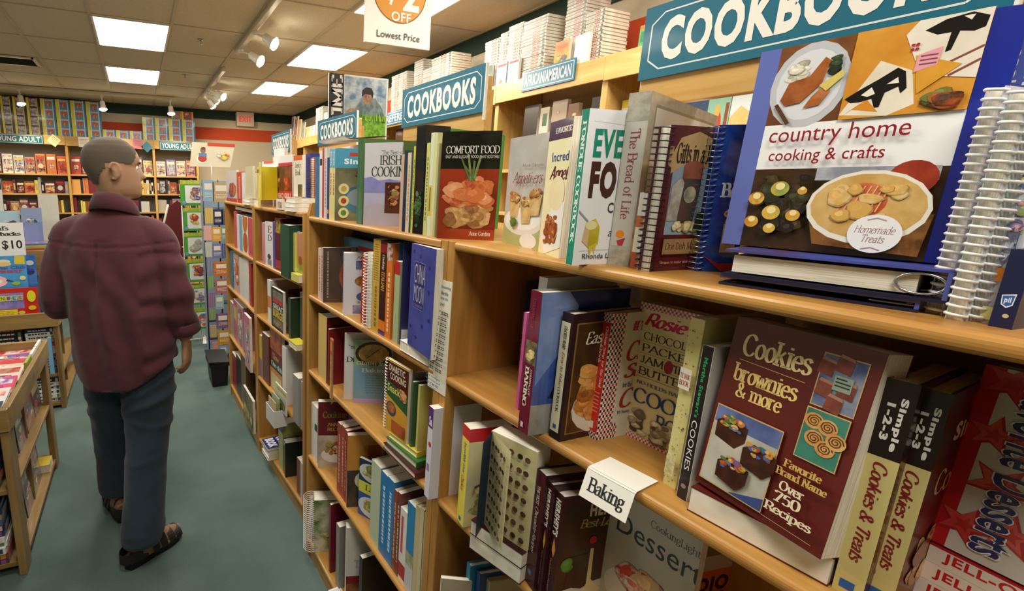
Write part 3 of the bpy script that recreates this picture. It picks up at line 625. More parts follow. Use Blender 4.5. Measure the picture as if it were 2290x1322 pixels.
hero('big grey hardcover bread book in shiny wrap with an orange sticker on its spine', Z_TOP, (1404, 596), (1422.8, 205), Ft=(1606, 260), L=1358, kind='hc', spine='#c9c5ba', front='#c4beb0', m='gloss', afront=a_bread, aspine=s_bread)
hero('thin white and brick red book squeezed behind the red jar spiral book', Z_TOP, (1424, 602), (1434, 430), rz=-92, w=.13, L=1408, spine='#e9e4da', aspine=lambda A: (A.rect(0, 0, 1, .22, '#b0522f'), A.rect(0, .55, 1, .7, '#c46a3c')))
def a_gifts(A):
    A.rect(0, 0, 1, 1, '#4a1218', '#5b171c', 12); A.rect(.14, .26, .80, .80, '#7a8fa0', '#90a4b2', 14); A.poly([(.1, .68), (.1, .82), (.2, .92), (.5, .965), (.78, .92), (.9, .80), (.9, .70), (.62, .74), (.3, .74)], '#a98a5a', '#b89a6a', 20); A.poly([(.03, .74), (.1, .72), (.1, .86), (.03, .86)], '#a98a5a'); A.poly([(.97, .70), (.9, .68), (.9, .82), (.97, .80)], '#a98a5a')
    A.text('Gifts in a Jar', .16, .75, .84, .89, '#221712', 'serif', thick=20, thin=9)
    A.poly([(.34, .34), (.30, .62), (.36, .72), (.62, .72), (.66, .62), (.62, .34)], '#4a302a', '#2c3238', 30); A.ell(.49, .73, .17, '#6d2a22', '#8a4634', 30, rv=.04); A.rect(.32, .65, .66, .73, '#6d2f26', '#854638', 30); A.ell(.49, .54, .11, '#a9a58e', '#6d6a58', 60); A.poly([(.14, .36), (.16, .60), (.30, .66), (.36, .62), (.32, .36)], '#b5b0a6', '#8f897e', 50)
    A.blobs(.24, .27, .76, .36, 18, .08, ['#cfc08a', '#e0d4a8', '#a99a64'], 3); A.poly([(.62, .30), (.66, .42), (.80, .42), (.86, .34), (.74, .28)], '#22312a'); A.rect(.13, .12, .84, .235, '#8a6a42', '#9c7c50', 24); A.frame(.13, .12, .84, .235, .012, '#3a2416'); A.text('One Dish Meals', .18, .155, .79, .205, '#3d2a18', 'serif', thick=10, thin=6); A.text('Recipes to make your own gifts', .12, .05, .86, .075, '#c9a58a', 'serif', thick=9, thin=6); A.rect(.80, .62, .93, .70, '#cfd5e0')
b_, g_ = hero('dark red spiral gift recipe book with a jar on its cover', Z_TOP, (1452.7, 607.6), (1472.7, 280), Fn=(1552.6, 602.6), w=.105, t=.018, kind='sp', front='#4a1218', m='semi', afront=a_gifts)
coil(b_, g_[2], g_[4], .0085, .0009, .0125, 'black')
def a_blue(A):
    A.rect(0, 0, 1, 1, '#16307f', '#23489a', 70); A.text('BAKING', .3, .52, 1.5, .62, '#eef0f5', 'serif', thick=22, thin=9); A.blobs(.4, .30, .9, .48, 12, .10, ['#e3b23a', '#4a78b8', '#d9d4c4'], 6); A.rect(.5, .14, .85, .34, '#cdb88a', '#a5885a', 40); A.poly([(.1, .12), (.6, .01), (1, .02), (1, .07), (.5, .06)], '#a32a1e')
b_, g_ = hero('blue spiral baking book half hidden behind the standing binder', Z_TOP, (1554, 606), (1591, 280), rz=-125, w=.05, t=.012, kind='sp', front='#16307f', m='gloss', afront=a_blue)
coil(b_, g_[2], g_[4], .0075, .0008, .010, 'steel')
# ring binders
def a_country(A):
    A.rect(0, 0, .115, 1, '#6470b8'); A.rect(.115, .62, 1, 1, '#6b3f24', '#a0642c', 10); A.rect(.115, 0, 1, .40, '#2a1a10', '#46301a', 10); A.rect(.115, .40, 1, .62, '#f3f3f0')
    A.ell(.30, .80, .20, '#c3c4c8', rv=.20); A.ell(.30, .80, .165, '#dcdde0', rv=.165); A.blobs(.16, .80, .30, .93, 14, .035, ['#e8e2cf', '#d6cfb8', '#a8a48c'], 5); A.poly([(.17, .74), (.20, .82), (.30, .84), (.36, .92), (.39, .90), (.37, .80), (.28, .72), (.2, .71)], '#8f4a22', '#a8602e', 60); A.poly([(.30, .69), (.38, .70), (.42, .76), (.38, .79), (.33, .74)], '#c07a48', '#a8602e', 60); A.blobs(.38, .82, .46, .92, 9, .03, ['#26301f', '#3a4a2c'], 6); A.poly([(.36, .79), (.46, .85), (.47, .82), (.40, .76)], '#d8c46a'); A.line([(.155, .72), (.24, .62)], .022, '#5a3a28')
    A.rect(.49, .62, 1, 1, '#cf8a2c', '#e0a040', 14); A.poly([(.49, .64), (.62, .86), (.76, .80), (.80, .66), (.70, .62)], '#efe6d2', '#e2d6bc', 20); A.poly([(.50, .63), (.54, .60 + .06), (.66, .64), (.60, .70)], '#d98a2a')
    for P in ([(.50, .71), (.56, .745), (.63, .78), (.70, .82), (.735, .80), (.755, .73), (.735, .71), (.72, .74), (.67, .72), (.66, .66), (.64, .66), (.62, .70), (.57, .69), (.53, .69)],): A.poly(P, '#17130f')
    A.poly([(.57, .72), (.61, .75), (.63, .72), (.60, .71)], '#efe6d2'); A.poly([(.67, .755), (.71, .78), (.72, .755)], '#efe6d2')
    A.poly([(.70, .95), (.76, .84), (.88, .76), (1, .74), (1, 1), (.74, 1)], '#efe6d8', '#e4d8c4', 20)
    A.poly([(.77, .955), (.84, .985), (.93, .995), (.99, .97), (.985, .93), (.95, .92), (.90, .93), (.885, .86), (.865, .855), (.87, .93), (.82, .93)], '#17130f'); A.poly([(.90, .985), (.94, .985), (.93, .965)], '#efe6d8'); A.line([(.86, .80), (1, .86)], .01, '#8a4a42'); A.line([(.90, .76), (1, .81)], .01, '#8a4a42')
    A.poly([(.76, .86), (.94, .80), (.80, .70)], '#e0a23a', '#d2912c', 20); A.poly([(.765, .79), (.85, .81), (.855, .88), (.77, .86)], '#eaa0ac'); A.lines(.78, .805, .845, .855, 3, '#8a4a5a', .35)
    for q in range(4): A.ell(.74 + .018 * (q % 2), .885 + .018 * (q // 2), .008, '#b02a30')
    A.blobs(.82, .62, .98, .72, 12, .05, ['#4a3324', '#8a3a24', '#6d7a3c', '#b85a2a'], 7)
    A.text('country home', .165, .505, .82, .605, '#8c1f2a', bold=.0); A.text('cooking & crafts', .185, .42, .74, .495, '#8c1f2a', bold=.005)
    A.blobs(.12, .02, .46, .38, 26, .06, ['#2c2e1c', '#3a3a22', '#241a12', '#4a3a20'], 3)
    for u, v, r, c in ((.17, .25, .045, '#a8321c'), (.29, .30, .05, '#7d9a4a'), (.41, .29, .025, '#c98a3a'), (.17, .13, .04, '#c98a2c'), (.27, .18, .05, '#b5a44a'), (.39, .17, .038, '#d2902e'), (.28, .10, .034, '#a8a03a')): A.ell(u, v, r, c, '#e0b44a', 30); A.ell(u, v + .012, r * .5, '#f4e2a0')
    A.rect(.46, .34, .98, .40, '#8a8d98', '#b5b8c0', 30); A.ell(.88, .35, .1, '#8a2a1c', '#a8402a', 30)
    A.poly([(.46, .20), (.52, .04), (.98, .02), (1, .2)], '#8a5a2c', '#5d3a1a', 60); A.ell(.72, .22, .27, '#ece6d6', rv=.165); A.ell(.72, .225, .25, '#c79a52', '#dcb874', 24, rv=.145); A.ell(.70, .25, .11, '#c2502c', '#e08a5a', 40, rv=.08)
    for i in range(7): A.line([(.60 + .028 * i, .20), (.65 + .026 * i, .315)], .006, '#e9b48a')
    A.blobs(.52, .14, .92, .34, 10, .05, ['#d6a85a', '#e6c68a'], 9); A.ell(.79, .105, .115, '#f0efec', n=32); A.text('Homemade', .705, .105, .875, .14, '#9a6a6a', 'serif', thick=8, thin=5, slant=.25, feet=False); A.text('Treats', .745, .065, .84, .10, '#9a6a6a', 'serif', thick=8, thin=5, slant=.25, feet=False); A.line([(.75, .165), (.79, .175), (.83, .165)], .006, '#b59a9a'); A.line([(.75, .035), (.79, .045), (.83, .035)], .006, '#b59a9a')
def binder(label, o, rz, t, w, h, tip=0, lean=0, art=None, spine='#5a66b4', cover='#4654a8', title=True, flat=False, flap=False):
    """ring binder: stiff covers hinged on a spine, ring metal and filed pages between; the open top is +z"""
    r = thing('ring_binder', label, 'binder', o, (tip, lean, rz), 'country cooking ring binders'); b = .003
    g = MB(); g.box(t - b, t, 0, w, 0, h, col='#6470b8' if art else cover, m='semi', cb=None if art else '#5a3a4a', sc=9)
    if art: art(Art(g, (t, 0, 0), (0, w, 0), (0, 0, h), 'semi'))
    g.build('front_cover', r); g = MB(); g.box(0, b, 0, w, 0, h, col='#1c1f3a', m='semi'); A = Art(g, (0, w, 0), (0, -w, 0), (0, 0, h), 'semi'); A.rect(0, 0, .86, 1, '#3a2418', '#a8622c', 14); A.rect(0, .4, .86, .6, '#efeeea'); g.build('back_cover', r)
    if flap:
        g = MB(); a_ = .35; g.add([(t + .001, w, 0), (t + .001 - .02 * math.sin(a_), w + .02 * math.cos(a_), 0), (t + .001 - .02 * math.sin(a_), w + .02 * math.cos(a_), h * .995), (t + .001, w, h * .995), (t - .002, w, 0), (t - .002 - .02 * math.sin(a_), w + .02 * math.cos(a_), 0), (t - .002 - .02 * math.sin(a_), w + .02 * math.cos(a_), h * .995), (t - .002, w, h * .995)], [(0, 1, 2, 3), (7, 6, 5, 4), (0, 4, 5, 1), (1, 5, 6, 2), (2, 6, 7, 3), (3, 7, 4, 0)], col='#1a2a98', m='semi'); g.build('inner_cover', r)
    g = MB(); g.box(b, t - b, 0, b, 0, h, col=spine, m='semi'); A = Art(g, (b, 0, 0), (t - 2 * b, 0, 0), (0, 0, h), 'semi')
    if title: A.text('country home', .52, .36, .84, .92, '#f0f0f4', rot=-90, bold=.02); A.text('cooking & crafts', .18, .36, .46, .88, '#f0f0f4', rot=-90, bold=.02)
    g.build('spine', r)
    g = MB(); g.box(b + .002, t - b - .004, .02, w - .008, .004, h - .006, m='pages'); g.build('page_block', r)
    g = MB()
    for z in (.18, .5, .82, .985):
        g.tube([(t / 2 + (t / 2 - b - .003) * math.cos(a), .018 + .016 * math.sin(a) , h * z) for a in [2 * math.pi * q / 16 for q in range(16)]], .0014, 6, closed=True, m='steel')
    g.tube([(t / 2, b + .003, .01), (t / 2, b + .003, h - .01)], .004, 8, m='steel'); g.build('ring_mechanism', r); return r
c0 = onz(1602, 635.5, Z_TOP); c1 = onz(2053, 702, Z_TOP); LW = math.hypot(c1.x - c0.x, c1.y - c0.y)
def lying(label, c, rz, t, w, h, z, **k):
    """a binder laid flat on a cover, open top to the aisle: +z of the binder points at the aisle, spine to the viewer's right"""
    r = binder(label, (0, 0, 0), 0, t, w, h, **k)
    xd = Vector((math.cos(rz), math.sin(rz), 0)); into = Vector((-xd.y, xd.x, 0)); up = Vector((0, 0, 1))
    M = Matrix.Identity(4); X_, Y_, Z_ = up, -xd, -into     # local x up, local y to the viewer's left, local z to the aisle
    for i in range(3): M[i][0] = X_[i]; M[i][1] = Y_[i]; M[i][2] = Z_[i]
    p = c + xd * w + into * h; M.translation = Vector((p.x, p.y, z)); r.matrix_world = M; return r
rzl = math.atan2(c1.y - c0.y, c1.x - c0.x)
T1 = .0120
lying('blue ring binder lying flat under the others on the near shelf edge', Vector((c0.x + .004, c0.y, 0)), rzl, T1, LW * .99, .19, Z_TOP + .0003, title=False, spine='#4c58ac')
lying('blue ring binder lying second in the flat pile, with its rings showing', Vector((c0.x, c0.y - .003, 0)), rzl + .01, .0320, LW * 1.07, .19, Z_TOP + .0003 + T1 + .0002, title=False)
ZB_ = Z_TOP + T1 + .0320 + .0008
cb = onz(1613, 546, ZB_); fb = onz(2047, 588, ZB_); yd = (fb - cb).normalized(); rzb = math.atan2(-yd.x, yd.y); wb = (fb - cb).length; hb = atxy(1656, 122, cb) - ZB_
xd = Vector((math.cos(rzb), math.sin(rzb), 0))
LEANB = .06
binder('open blue country cooking binder standing cover out on the flat pile', tuple(cb - xd * .022 * math.cos(LEANB)), rzb, .022, wb * 1.03, hb * 1.005, lean=-LEANB, art=a_country, title=False, flap=True)
def upright(label, px, z=Z_TOP, h=.225, t=.034, w=.19, rz=-96, sh=0, **k):
    h -= z - Z_TOP; c = onz(*px, z + h); a = math.radians(rz); xd = Vector((math.cos(a), math.sin(a), 0)); c.z = z; c += xd * sh
    return binder(label, tuple(c - xd * t), a, t, w, h, **k)
upright('upright blue country cooking binder behind the white spiral books', (2240, 47), z=ZB_ + .0005, h=.272, t=.033, w=.13)
upright('blue country cooking binder cut off by the right edge of the photo', (2240, 47), z=ZB_ + .0005, h=.272, t=.033, w=.13, sh=.0365)
def spiral_px(label, foot, top, tcol, t=.011, w=.13, rz=-97, **k):
    r, g = hero(label, Z_TOP, foot, top, rz=rz, w=w, t=t, kind='sp', **k); coil(r, t, g[4], .0078, .0015, t * .58); return r
spiral_px('white coil-bound cookbook first of the three beside the binders', (2105, 705), (2172, 198), '#fff', front='#d9d4e0', m='matte')
spiral_px('white coil-bound cookbook second of the three beside the binders', (2152, 719), (2214, 204), '#fff', front='#cfd6d9', m='matte')
spiral_px('white coil-bound cookbook third of the three, next to the floral spine', (2196, 722), (2262, 206), '#fff', front='#d6d0dc', m='matte')
def s_floral(A):
    A.rect(0, 0, 1, 1, '#cfd2dc', '#b9bfd0', 30); A.blobs(0, .4, 1, .98, 24, .3, ['#7a6aa8', '#5d86b8', '#7fa05a', '#cf9ab0', '#e6dc9a'], 4); A.text('GIFTS', .2, .28, .8, .48, '#6a6a8c', 'serif', rot=-90, thick=18, thin=7); A.rect(.25, .20, .85, .26, '#f08a22'); A.rect(.1, .02, .8, .08, '#e6e29a')
hero('flowered pastel book spine with an orange price sticker', Z_TOP, (2231, 728), (2300, 215), rz=-97, w=.14, t=.012, spine='#cfd2dc', m='semi', aspine=s_floral)
hero('navy book at the right edge of the photo on the top shelf', Z_TOP, (2262, 738), (2305, 560), rz=-97, w=.14, t=.013, kind='hc', spine='#151b44', m='semi', aspine=lambda A: (A.poly([(.2, .42), (.8, .45), (.75, .30), (.5, .26), (.25, .30)], '#e8ecf4'), A.poly([(.25, .41), (.75, .43), (.7, .31), (.5, .28), (.3, .31)], '#2c62b0'), A.text('pil', .36, .31, .64, .40, '#f4f6fa', bold=.03), A.ell(.6, .16, .14, '#c9b88a')))
# second shelf of the nearest bookcase
S2 = 'on the second shelf of the nearest bookcase'
hero('thin navy and checked book leaning at the left end of the baking shelf', Z2, (1162, 832), (1184, 628), rz=-90, w=.10, t=.006, spine='#22305a', front='#2a3a66', aspine=lambda A: (A.rect(0, 0, 1, .42, '#2e2c34', '#8a8890', 160), A.rect(0, .42, 1, .66, '#9a9a98')))
hero('thin pink book between the navy one and the baking hardcover', Z2, (1158, 917), (1181, 700), rz=-90, w=.14, L=1152, spine='#d05c98', front='#c9548e')
hero('white jacketed hardcover behind the baking book', Z2, (1192, 935), (1216, 622), rz=-92, w=.17, t=.02, kind='hc', spine='#f1f0ec', front='#e6e6e6', m='semi', afront=lambda A: A.text('T', .3, .82, .4, .90, '#23232c', 'serif'))
def a_baking(A):
    A.rect(0, 0, 1, 1, '#8a8a86', '#a5a39c', 10); A.poly([(0, .22), (0, 1), (1, 1), (1, .3), (.6, .22)], '#233a86', '#4a66b0', 6); A.poly([(.02, .36), (.3, .62), (.42, .9), (.3, 1), (0, 1)], '#8296c8', '#5d78b4', 8); A.poly([(.18, .26), (.36, .52), (.62, .60), (.7, .40), (.44, .25)], '#1a1d24', '#2c3648', 10); A.ell(.5, .38, .13, '#b58a72'); A.blobs(.25, .04, .8, .30, 12, .16, ['#cfc8b4', '#e3dcc8', '#b0a692'], 3)
def s_baking(A):
    A.rect(0, 0, 1, 1, '#6b1530'); A.rect(0, .50, 1, .66, '#4a4438', '#8a7a52', 60); A.blobs(.05, .51, .95, .65, 8, .22, ['#d6bc7c', '#e6d49c', '#b8965a'], 2); A.text('ESSENTIALS OF', .66, .28, .82, .47, '#d9c6b4', 'serif', rot=-90, thick=16, thin=7); A.text('BAKING', .2, .19, .56, .48, '#efe4cf', 'serif', rot=-90, thick=18, thin=8); A.text('ESSENTIALS OF', .3, .74, .55, .95, '#8c3a4c', 'serif', rot=-90); A.rect(.25, .035, .5, .075, '#d9c6b4')
hero('tall wine red hardcover with BAKING down its spine', Z2, (1179.6, 975), (1206, 655), rz=-97, w=.18, L=1158, kind='hc', spine='#6b1530', front='#8a8a86', m='gloss', aspine=s_baking, afront=a_baking)
def a_easy(A):
    A.rect(0, 0, 1, 1, '#2b131a'); A.rect(.06, .05, 1, .93, '#8f6a3a'); A.rect(.08, .06, 1, .92, '#3a2212', '#5d3a1c', 12); A.ell(.62, .24, .5, '#d9d4c8', rv=.22); A.blobs(.12, .10, .98, .62, 24, .2, ['#b5702e', '#cf8f44', '#8a4a1c', '#dca860'], 11); A.text('Easy-to-Bake', .2, .74, 1.1, .86, '#efe6d0', 'serif', thick=14, thin=6, feet=False, slant=.2)
def s_easy(A): A.rect(0, 0, 1, 1, '#2b131a'); A.rect(0.0, .06, .78, .93, '#e9e3bd'); A.text('Easy-to-Bake', .28, .43, .58, .70, '#9c3a2c', 'serif', rot=-90, thick=14, thin=6, slant=.2); A.text('COOKBOOK', .3, .22, .54, .42, '#3a3028', 'serif', rot=-90); A.text('FAVORITE BRAND', .28, .72, .56, .90, '#3a3028', 'serif', rot=-90, slant=.2); A.rect(.25, .085, .55, .12, '#2c62b0')
hero('dark brown hardcover with a cream spine label beside the red chicken soup book', Z2, (1250.7, 989), (1282.7, 704), rz=-92, w=.15, L=1227.6, kind='hc', spine='#2b131a', front='#2b131a', m='semi', aspine=s_easy, afront=a_easy)
def check(A, u0, v0, u1, v1, n, m_, dark='#1d1518', red='#c9303a'):
    A.rect(u0, v0, u1, v1, '#f0ebe4')
    for i in range(n):
        for j in range(m_):
            if (i + j) % 2 == 0: A.mb.add([A.P(u0 + (u1 - u0) * (i + a) / n, v0 + (v1 - v0) * (j + b) / m_) for a, b in ((0, 0), (1, 0), (1, 1), (0, 1))], [(0, 1, 2, 3)], col=dark if (i % 2 == 0) else red, m=A.m)
    A.k += 1
def a_chick(A): A.rect(0, 0, 1, 1, '#dcd6cc'); check(A, 0, 0, .36, 1, 8, 44); check(A, .36, 0, .5, .12, 4, 5); A.text('#1', .55, .86, .85, .93, '#c2343c', 'serif'); A.text('Chicken', .5, .62, 2.0, .78, '#b02a34', 'serif', thick=17, thin=7, feet=False, slant=.25); A.text('Soup', .5, .46, 1.5, .60, '#b02a34', 'serif', thick=17, thin=7, feet=False, slant=.25); A.text('for the', .5, .41, .75, .45, '#4a3a34', 'serif'); A.text('Cook', .48, .24, 1.6, .40, '#b02a34', 'serif', thick=17, thin=7, feet=False, slant=.25); A.text('101 Stories with Recipes', .46, .19, 1.2, .22, '#3a342e', 'serif')
def s_chick(A): check(A, 0, 0, 1, 1, 8, 60); A.rect(.12, .06, .98, .93, '#d2302f'); A.text('Chicken Soup for the Soul', .56, .42, .82, .90, '#f6e8dc', 'serif', rot=-90, thick=16, thin=8); A.text('Cookbook', .26, .60, .50, .84, '#f6e8dc', 'serif', rot=-90, thick=16, thin=8); A.lines(.3, .2, .8, .38, 6, '#f0b8a8', .3); A.rect(.3, .08, .6, .14, '#e6d6c8')
hero('red and black checked chicken soup cookbook', Z2, (1332, 985), (1370, 703), rz=-94, w=.085, L=1309, spine='#d2302f', front='#dcd6cc', m='semi', aspine=s_chick, afront=a_chick)
def a_rosie(A):
    check(A, 0, 0, 1, 1, 34, 60, '#c9455a', '#d66a7c'); A.rect(.05, .04, 1, .955, '#e0d3a0'); A.text('Rosie\'s', .1, .84, .9, .94, '#c2184c', 'serif', thick=20, thin=9, feet=False, slant=.3)
    for i, s in enumerate(('CHOCOLATE-', 'PACKED', 'JAM FILLED', 'BUTTER-')): A.text(s, .12, .745 - .085 * i, (1.12, .92, 1.12, .94)[i], .80 - .085 * i, '#26201a', 'serif', thick=11, thin=5); A.line([(.1, .73 - .085 * i), (1, .73 - .085 * i)], .005, '#8a7d52')
    A.ell(.56, .60, .065, '#a3182c', rv=.045); A.text('NO-HOLDS-BARRED', .12, .42, .98, .445, '#4a6a9a', 'serif'); A.text('COOKIE', .1, .28, 1.25, .39, '#23407a', 'serif', thick=13, thin=6); A.text('BOOK', .5, .13, 1.15, .25, '#23407a', 'serif', thick=13, thin=6)
    A.blobs(.04, .04, .40, .24, 14, .10, ['#6b5d4a', '#4a3f34', '#a39478', '#cfc2a4'], 6); A.blobs(.42, .02, .80, .22, 14, .10, ['#6b5d4a', '#4a3f34', '#a39478', '#cfc2a4'], 9)
hero('cream cookie cookbook with pink checked border standing cover out', Z2, (1391, 967.6), (1432, 674), Fn=(1489, 1017), w=.105, t=.02, front='#e0d3a0', spine='#e0d3a0', m='semi', afront=a_rosie)
def s_yellow(A):
    A.rect(0, 0, 1, 1, '#e3d892'); R = random.Random(2)
    for i in range(60): A.ell(R.uniform(.08, .92), R.uniform(.03, .97), R.uniform(.03, .08), R.choice(['#b8a050', '#8c7a3c', '#cbbf9a', '#7a6a4a']), n=7)
    A.rect(.08, .60, .92, .72, '#efe9d6'); A.text('THE BAKING', .14, .66, .86, .69, '#b0303a', 'serif'); A.text('BOOK', .14, .62, .86, .65, '#b0303a', 'serif'); A.rect(.15, .08, .85, .2, '#d9cf9a', '#a89a6a', 90)
hero('thick pale yellow baking book with tiny kitchen drawings on its spine', Z2, (1510, 1096), (1562, 715), rz=-97, w=.15, L=1482.6, spine='#e3d892', front='#e3d892', m='semi', aspine=s_yellow, pages_col='pages')
hero('slim black book with COOKIES in white down its spine', Z2, (1534.6, 1123), (1578, 775.6), rz=-95, w=.14, L=1511.7, spine='#241a1a', front='#c9c4bc', m='semi', aspine=lambda A: (A.text("Martha Stewart's", .32, .55, .66, .93, '#2fa866', rot=-90, bold=.03), A.text('COOKIES', .24, .20, .72, .53, '#f0ece6', rot=-90, bold=.0), A.ell(.5, .09, .24, '#8a7f78', n=14)), afront=lambda A: (A.ell(.7, .8, .25, '#2c2724'), A.ell(.4, .25, .3, '#4a2a22')))
cs = onz(1536, 1141, Z2); fs = onz(1864, 1321, Z2); yd = (fs - cs); Ls = yd.length * .965; yd.normalize(); rzs = math.atan2(-yd.x, yd.y); hs = atxy(1548.5, 1088, cs) - Z2
xs = Vector((math.cos(rzs), math.sin(rzs), 0))
t = thing('paperback_book', 'thick cookie book lying under the upright one, white page edges to the aisle', 'book', tuple(cs - xs * .09), (0, 0, rzs)); g = MB(); g.box(0, .09, 0, Ls, .0003, .002, col='#5a1a14', m='semi'); g.box(0, .09, 0, Ls, hs - .0017, hs, col='#5a1a14', m='semi'); g.box(0, .0007, 0, Ls, .002, hs - .0017, col='#5a1a14', m='semi'); g.build('cover', t)
g = MB(); g.box(.001, .0895, .001, Ls - .001, .002, hs - .0018, m='pages'); g.build('page_block', t)
def a_cookies(A):
    A.rect(0, 0, 1, 1, '#571a14', '#62201a', 8); g = '#c9a86a'; A.text('Cookies', .10, .80, .62, .925, '#f0dfa0', 'serif', thick=17, thin=7); A.line([(.1, .775), (.6, .765)], .005, g); A.text('brownies', .08, .655, .58, .755, '#e6c878', 'serif', thick=17, thin=7); A.text('& more', .14, .57, .50, .655, '#e6c878', 'serif', thick=17, thin=7)
    A.rect(.665, .68, .935, .94, g); A.rect(.672, .686, .928, .934, '#3a4a7a', '#8a8f9c', 14)
    for q, (u, v) in enumerate(((.70, .88), (.80, .91), (.72, .78), (.85, .80), (.80, .72))): A.poly([(u - .05, v - .04), (u + .05, v - .05), (u + .055, v + .015), (u - .04, v + .025)], '#6b2f22', '#824434', 40); A.poly([(u - .04, v + .025), (u + .055, v + .015), (u + .05, v + .03), (u - .03, v + .04)], '#a8745c')
    A.rect(.77, .78, .88, .85, '#8c9a8c'); A.lines(.78, .79, .87, .84, 3, '#2c302c', .4)
    A.rect(.665, .41, .935, .67, g); A.rect(.672, .416, .928, .664, '#2f6a5a', '#3f8270', 10)
    for u, v in ((.73, .61), (.82, .60), (.76, .53), (.84, .50), (.89, .55)):
        A.ell(u, v, .062, '#c98f4a', '#dcae6a', 40); A.line([(u + .05 * (1 - k / 22) * math.cos(k * .8), v + .05 * (1 - k / 22) * math.sin(k * .8) / A.ar) for k in range(20)], .008, '#5a3218')
    A.rect(.04, .045, .575, .50, g); A.rect(.048, .052, .568, .493, '#c8c2b4', '#b4ae9e', 16); A.rect(.048, .40, .568, .493, '#4a5a8c', '#6d7cae', 12); A.poly([(.048, .052), (.3, .052), (.568, .12), (.568, .052)], '#3d4d84')
    for u, v in ((.20, .38), (.46, .30), (.30, .17)):
        A.poly([(u - .12, v - .06), (u + .06, v - .085), (u + .13, v - .03), (u + .13, v + .05), (u - .05, v + .07), (u - .13, v + .03)], '#35190f', '#4a2617', 60); A.blobs(u - .12, v, u + .12, v + .085, 16, .03, ['#c9a03a', '#3a7a4a', '#b8402a', '#d8b060', '#4a62a8'], int(u * 100), 10)
    A.text('Favorite', .645, .345, .90, .385, '#d8b460', 'serif', thick=19, thin=8); A.text('Brand Name', .61, .295, .95, .335, '#d8b460', 'serif', thick=19, thin=8); A.text('Over', .66, .225, .83, .275, '#f0e2bc', 'serif', thick=18, thin=8); A.text('750', .645, .16, .83, .215, '#f0e2bc', 'serif', thick=18, thin=8); A.text('Recipes', .60, .085, .93, .145, '#f0e2bc', 'serif', thick=18, thin=8); A.line([(.6, .055), (.95, .05)], .004, g)
zc = Z2 + hs + .0008; CK = hero('dark red cookies, brownies and more cookbook leaning cover out on the flat one', zc, (1553, 1078), (1619, 711.6), Fn=(1832.5, 1257.7), t=.036, front='#571a14', spine='#571a14', m='semi', afront=a_cookies, lean=-.09, back='#571a14')
def a_simple(A): A.rect(0, .68, 1, 1, '#2a1510'); A.rect(0, 0, 1, .68, '#46180f', '#6a2a16', 12); A.rect(.5, .9, 1, .95, '#8a2018'); A.text('Simple', .3, .74, 1.2, .85, '#ece4d6', bold=.04); A.text('Cookies', .2, .52, 1.2, .64, '#d8b48a', 'serif'); A.blobs(.1, .02, 1, .4, 20, .14, ['#c99a62', '#e0c08a', '#a8702c', '#8a4a2c'], 8)
def s_simple(A): A.rect(0, 0, 1, .665, '#d9c983'); A.rect(0, .665, 1, 1, '#22120f'); A.text('Simple', .52, .70, .80, .93, '#f0ece4', rot=-90, bold=.05); A.text('1-2-3', .2, .74, .46, .90, '#f0ece4', rot=-90, bold=.05); A.text('Cookies & Treats', .26, .17, .74, .64, '#8c1f24', 'serif', rot=-90, thick=17, thin=7, feet=False, slant=.25); A.rect(.2, .03, .7, .07, '#2c62b0')
for i, (C_, tp, L_) in enumerate((((1924, 1350), (2003, 850), 1859), ((1990, 1366), (2072, 869), 1928))):
    hero(('cream and black cookies and treats book, left of the pair', 'cream and black cookies and treats book, right of the pair beside the red dessert book')[i], Z2, C_, tp, rz=-87, w=.12, L=L_, kind='hc', spine='#d9c983', front='#46180f', m='semi', aspine=s_simple, afront=a_simple)
def star(A, u, v, r, col, cb=None, rot=0): A.poly([(u + (r if k % 2 == 0 else r * .42) * math.sin(rot + k * math.pi / 5), v + (r if k % 2 == 0 else r * .42) * math.cos(rot + k * math.pi / 5) / A.ar) for k in range(10)], col, cb, 9)
def a_jello(A):
    A.rect(0, 0, 1, 1, '#cfccc4'); A.rect(0, 0, .085, 1, '#b81c24', '#c42a30', 8)
    for u, v, r, q in ((.13, .93, .15, .3), (.12, .66, .13, .1), (.20, .42, .15, .5), (.30, .62, .13, .2), (.13, .16, .14, .3), (.30, .20, .14, .0), (.34, .88, .14, .4), (.48, .45, .14, .1), (.5, .75, .14, .5), (.5, .12, .14, .2), (.66, .3, .14, .4), (.7, .6, .15, .1), (.7, .88, .14, .3), (.86, .15, .14, .2), (.88, .45, .14, .5), (.9, .74, .14, .0)): star(A, u, v, r, '#a81f26', '#b8343a', q); A.k -= .7; star(A, u - .006, v + .004, r * .82, '#c43a3a', '#d9685c', q); A.k -= .7; star(A, u, v, r * .4, '#b02a2e', '#c9483f', q); A.k -= .7
    A.text('Favorite Desserts', .165, .05, .355, .93, '#eceaf0', bold=.045, rot=-90); A.text('Favorite Desserts', .172, .055, .348, .925, '#2a2f66', bold=.02, rot=-90)
zj = Z2; cj = onz(2063, 1204, Z2 + .0625); rzj = math.radians(172); xj = Vector((math.cos(rzj), math.sin(rzj), 0)); yj = Vector((-math.sin(rzj), math.cos(rzj), 0))
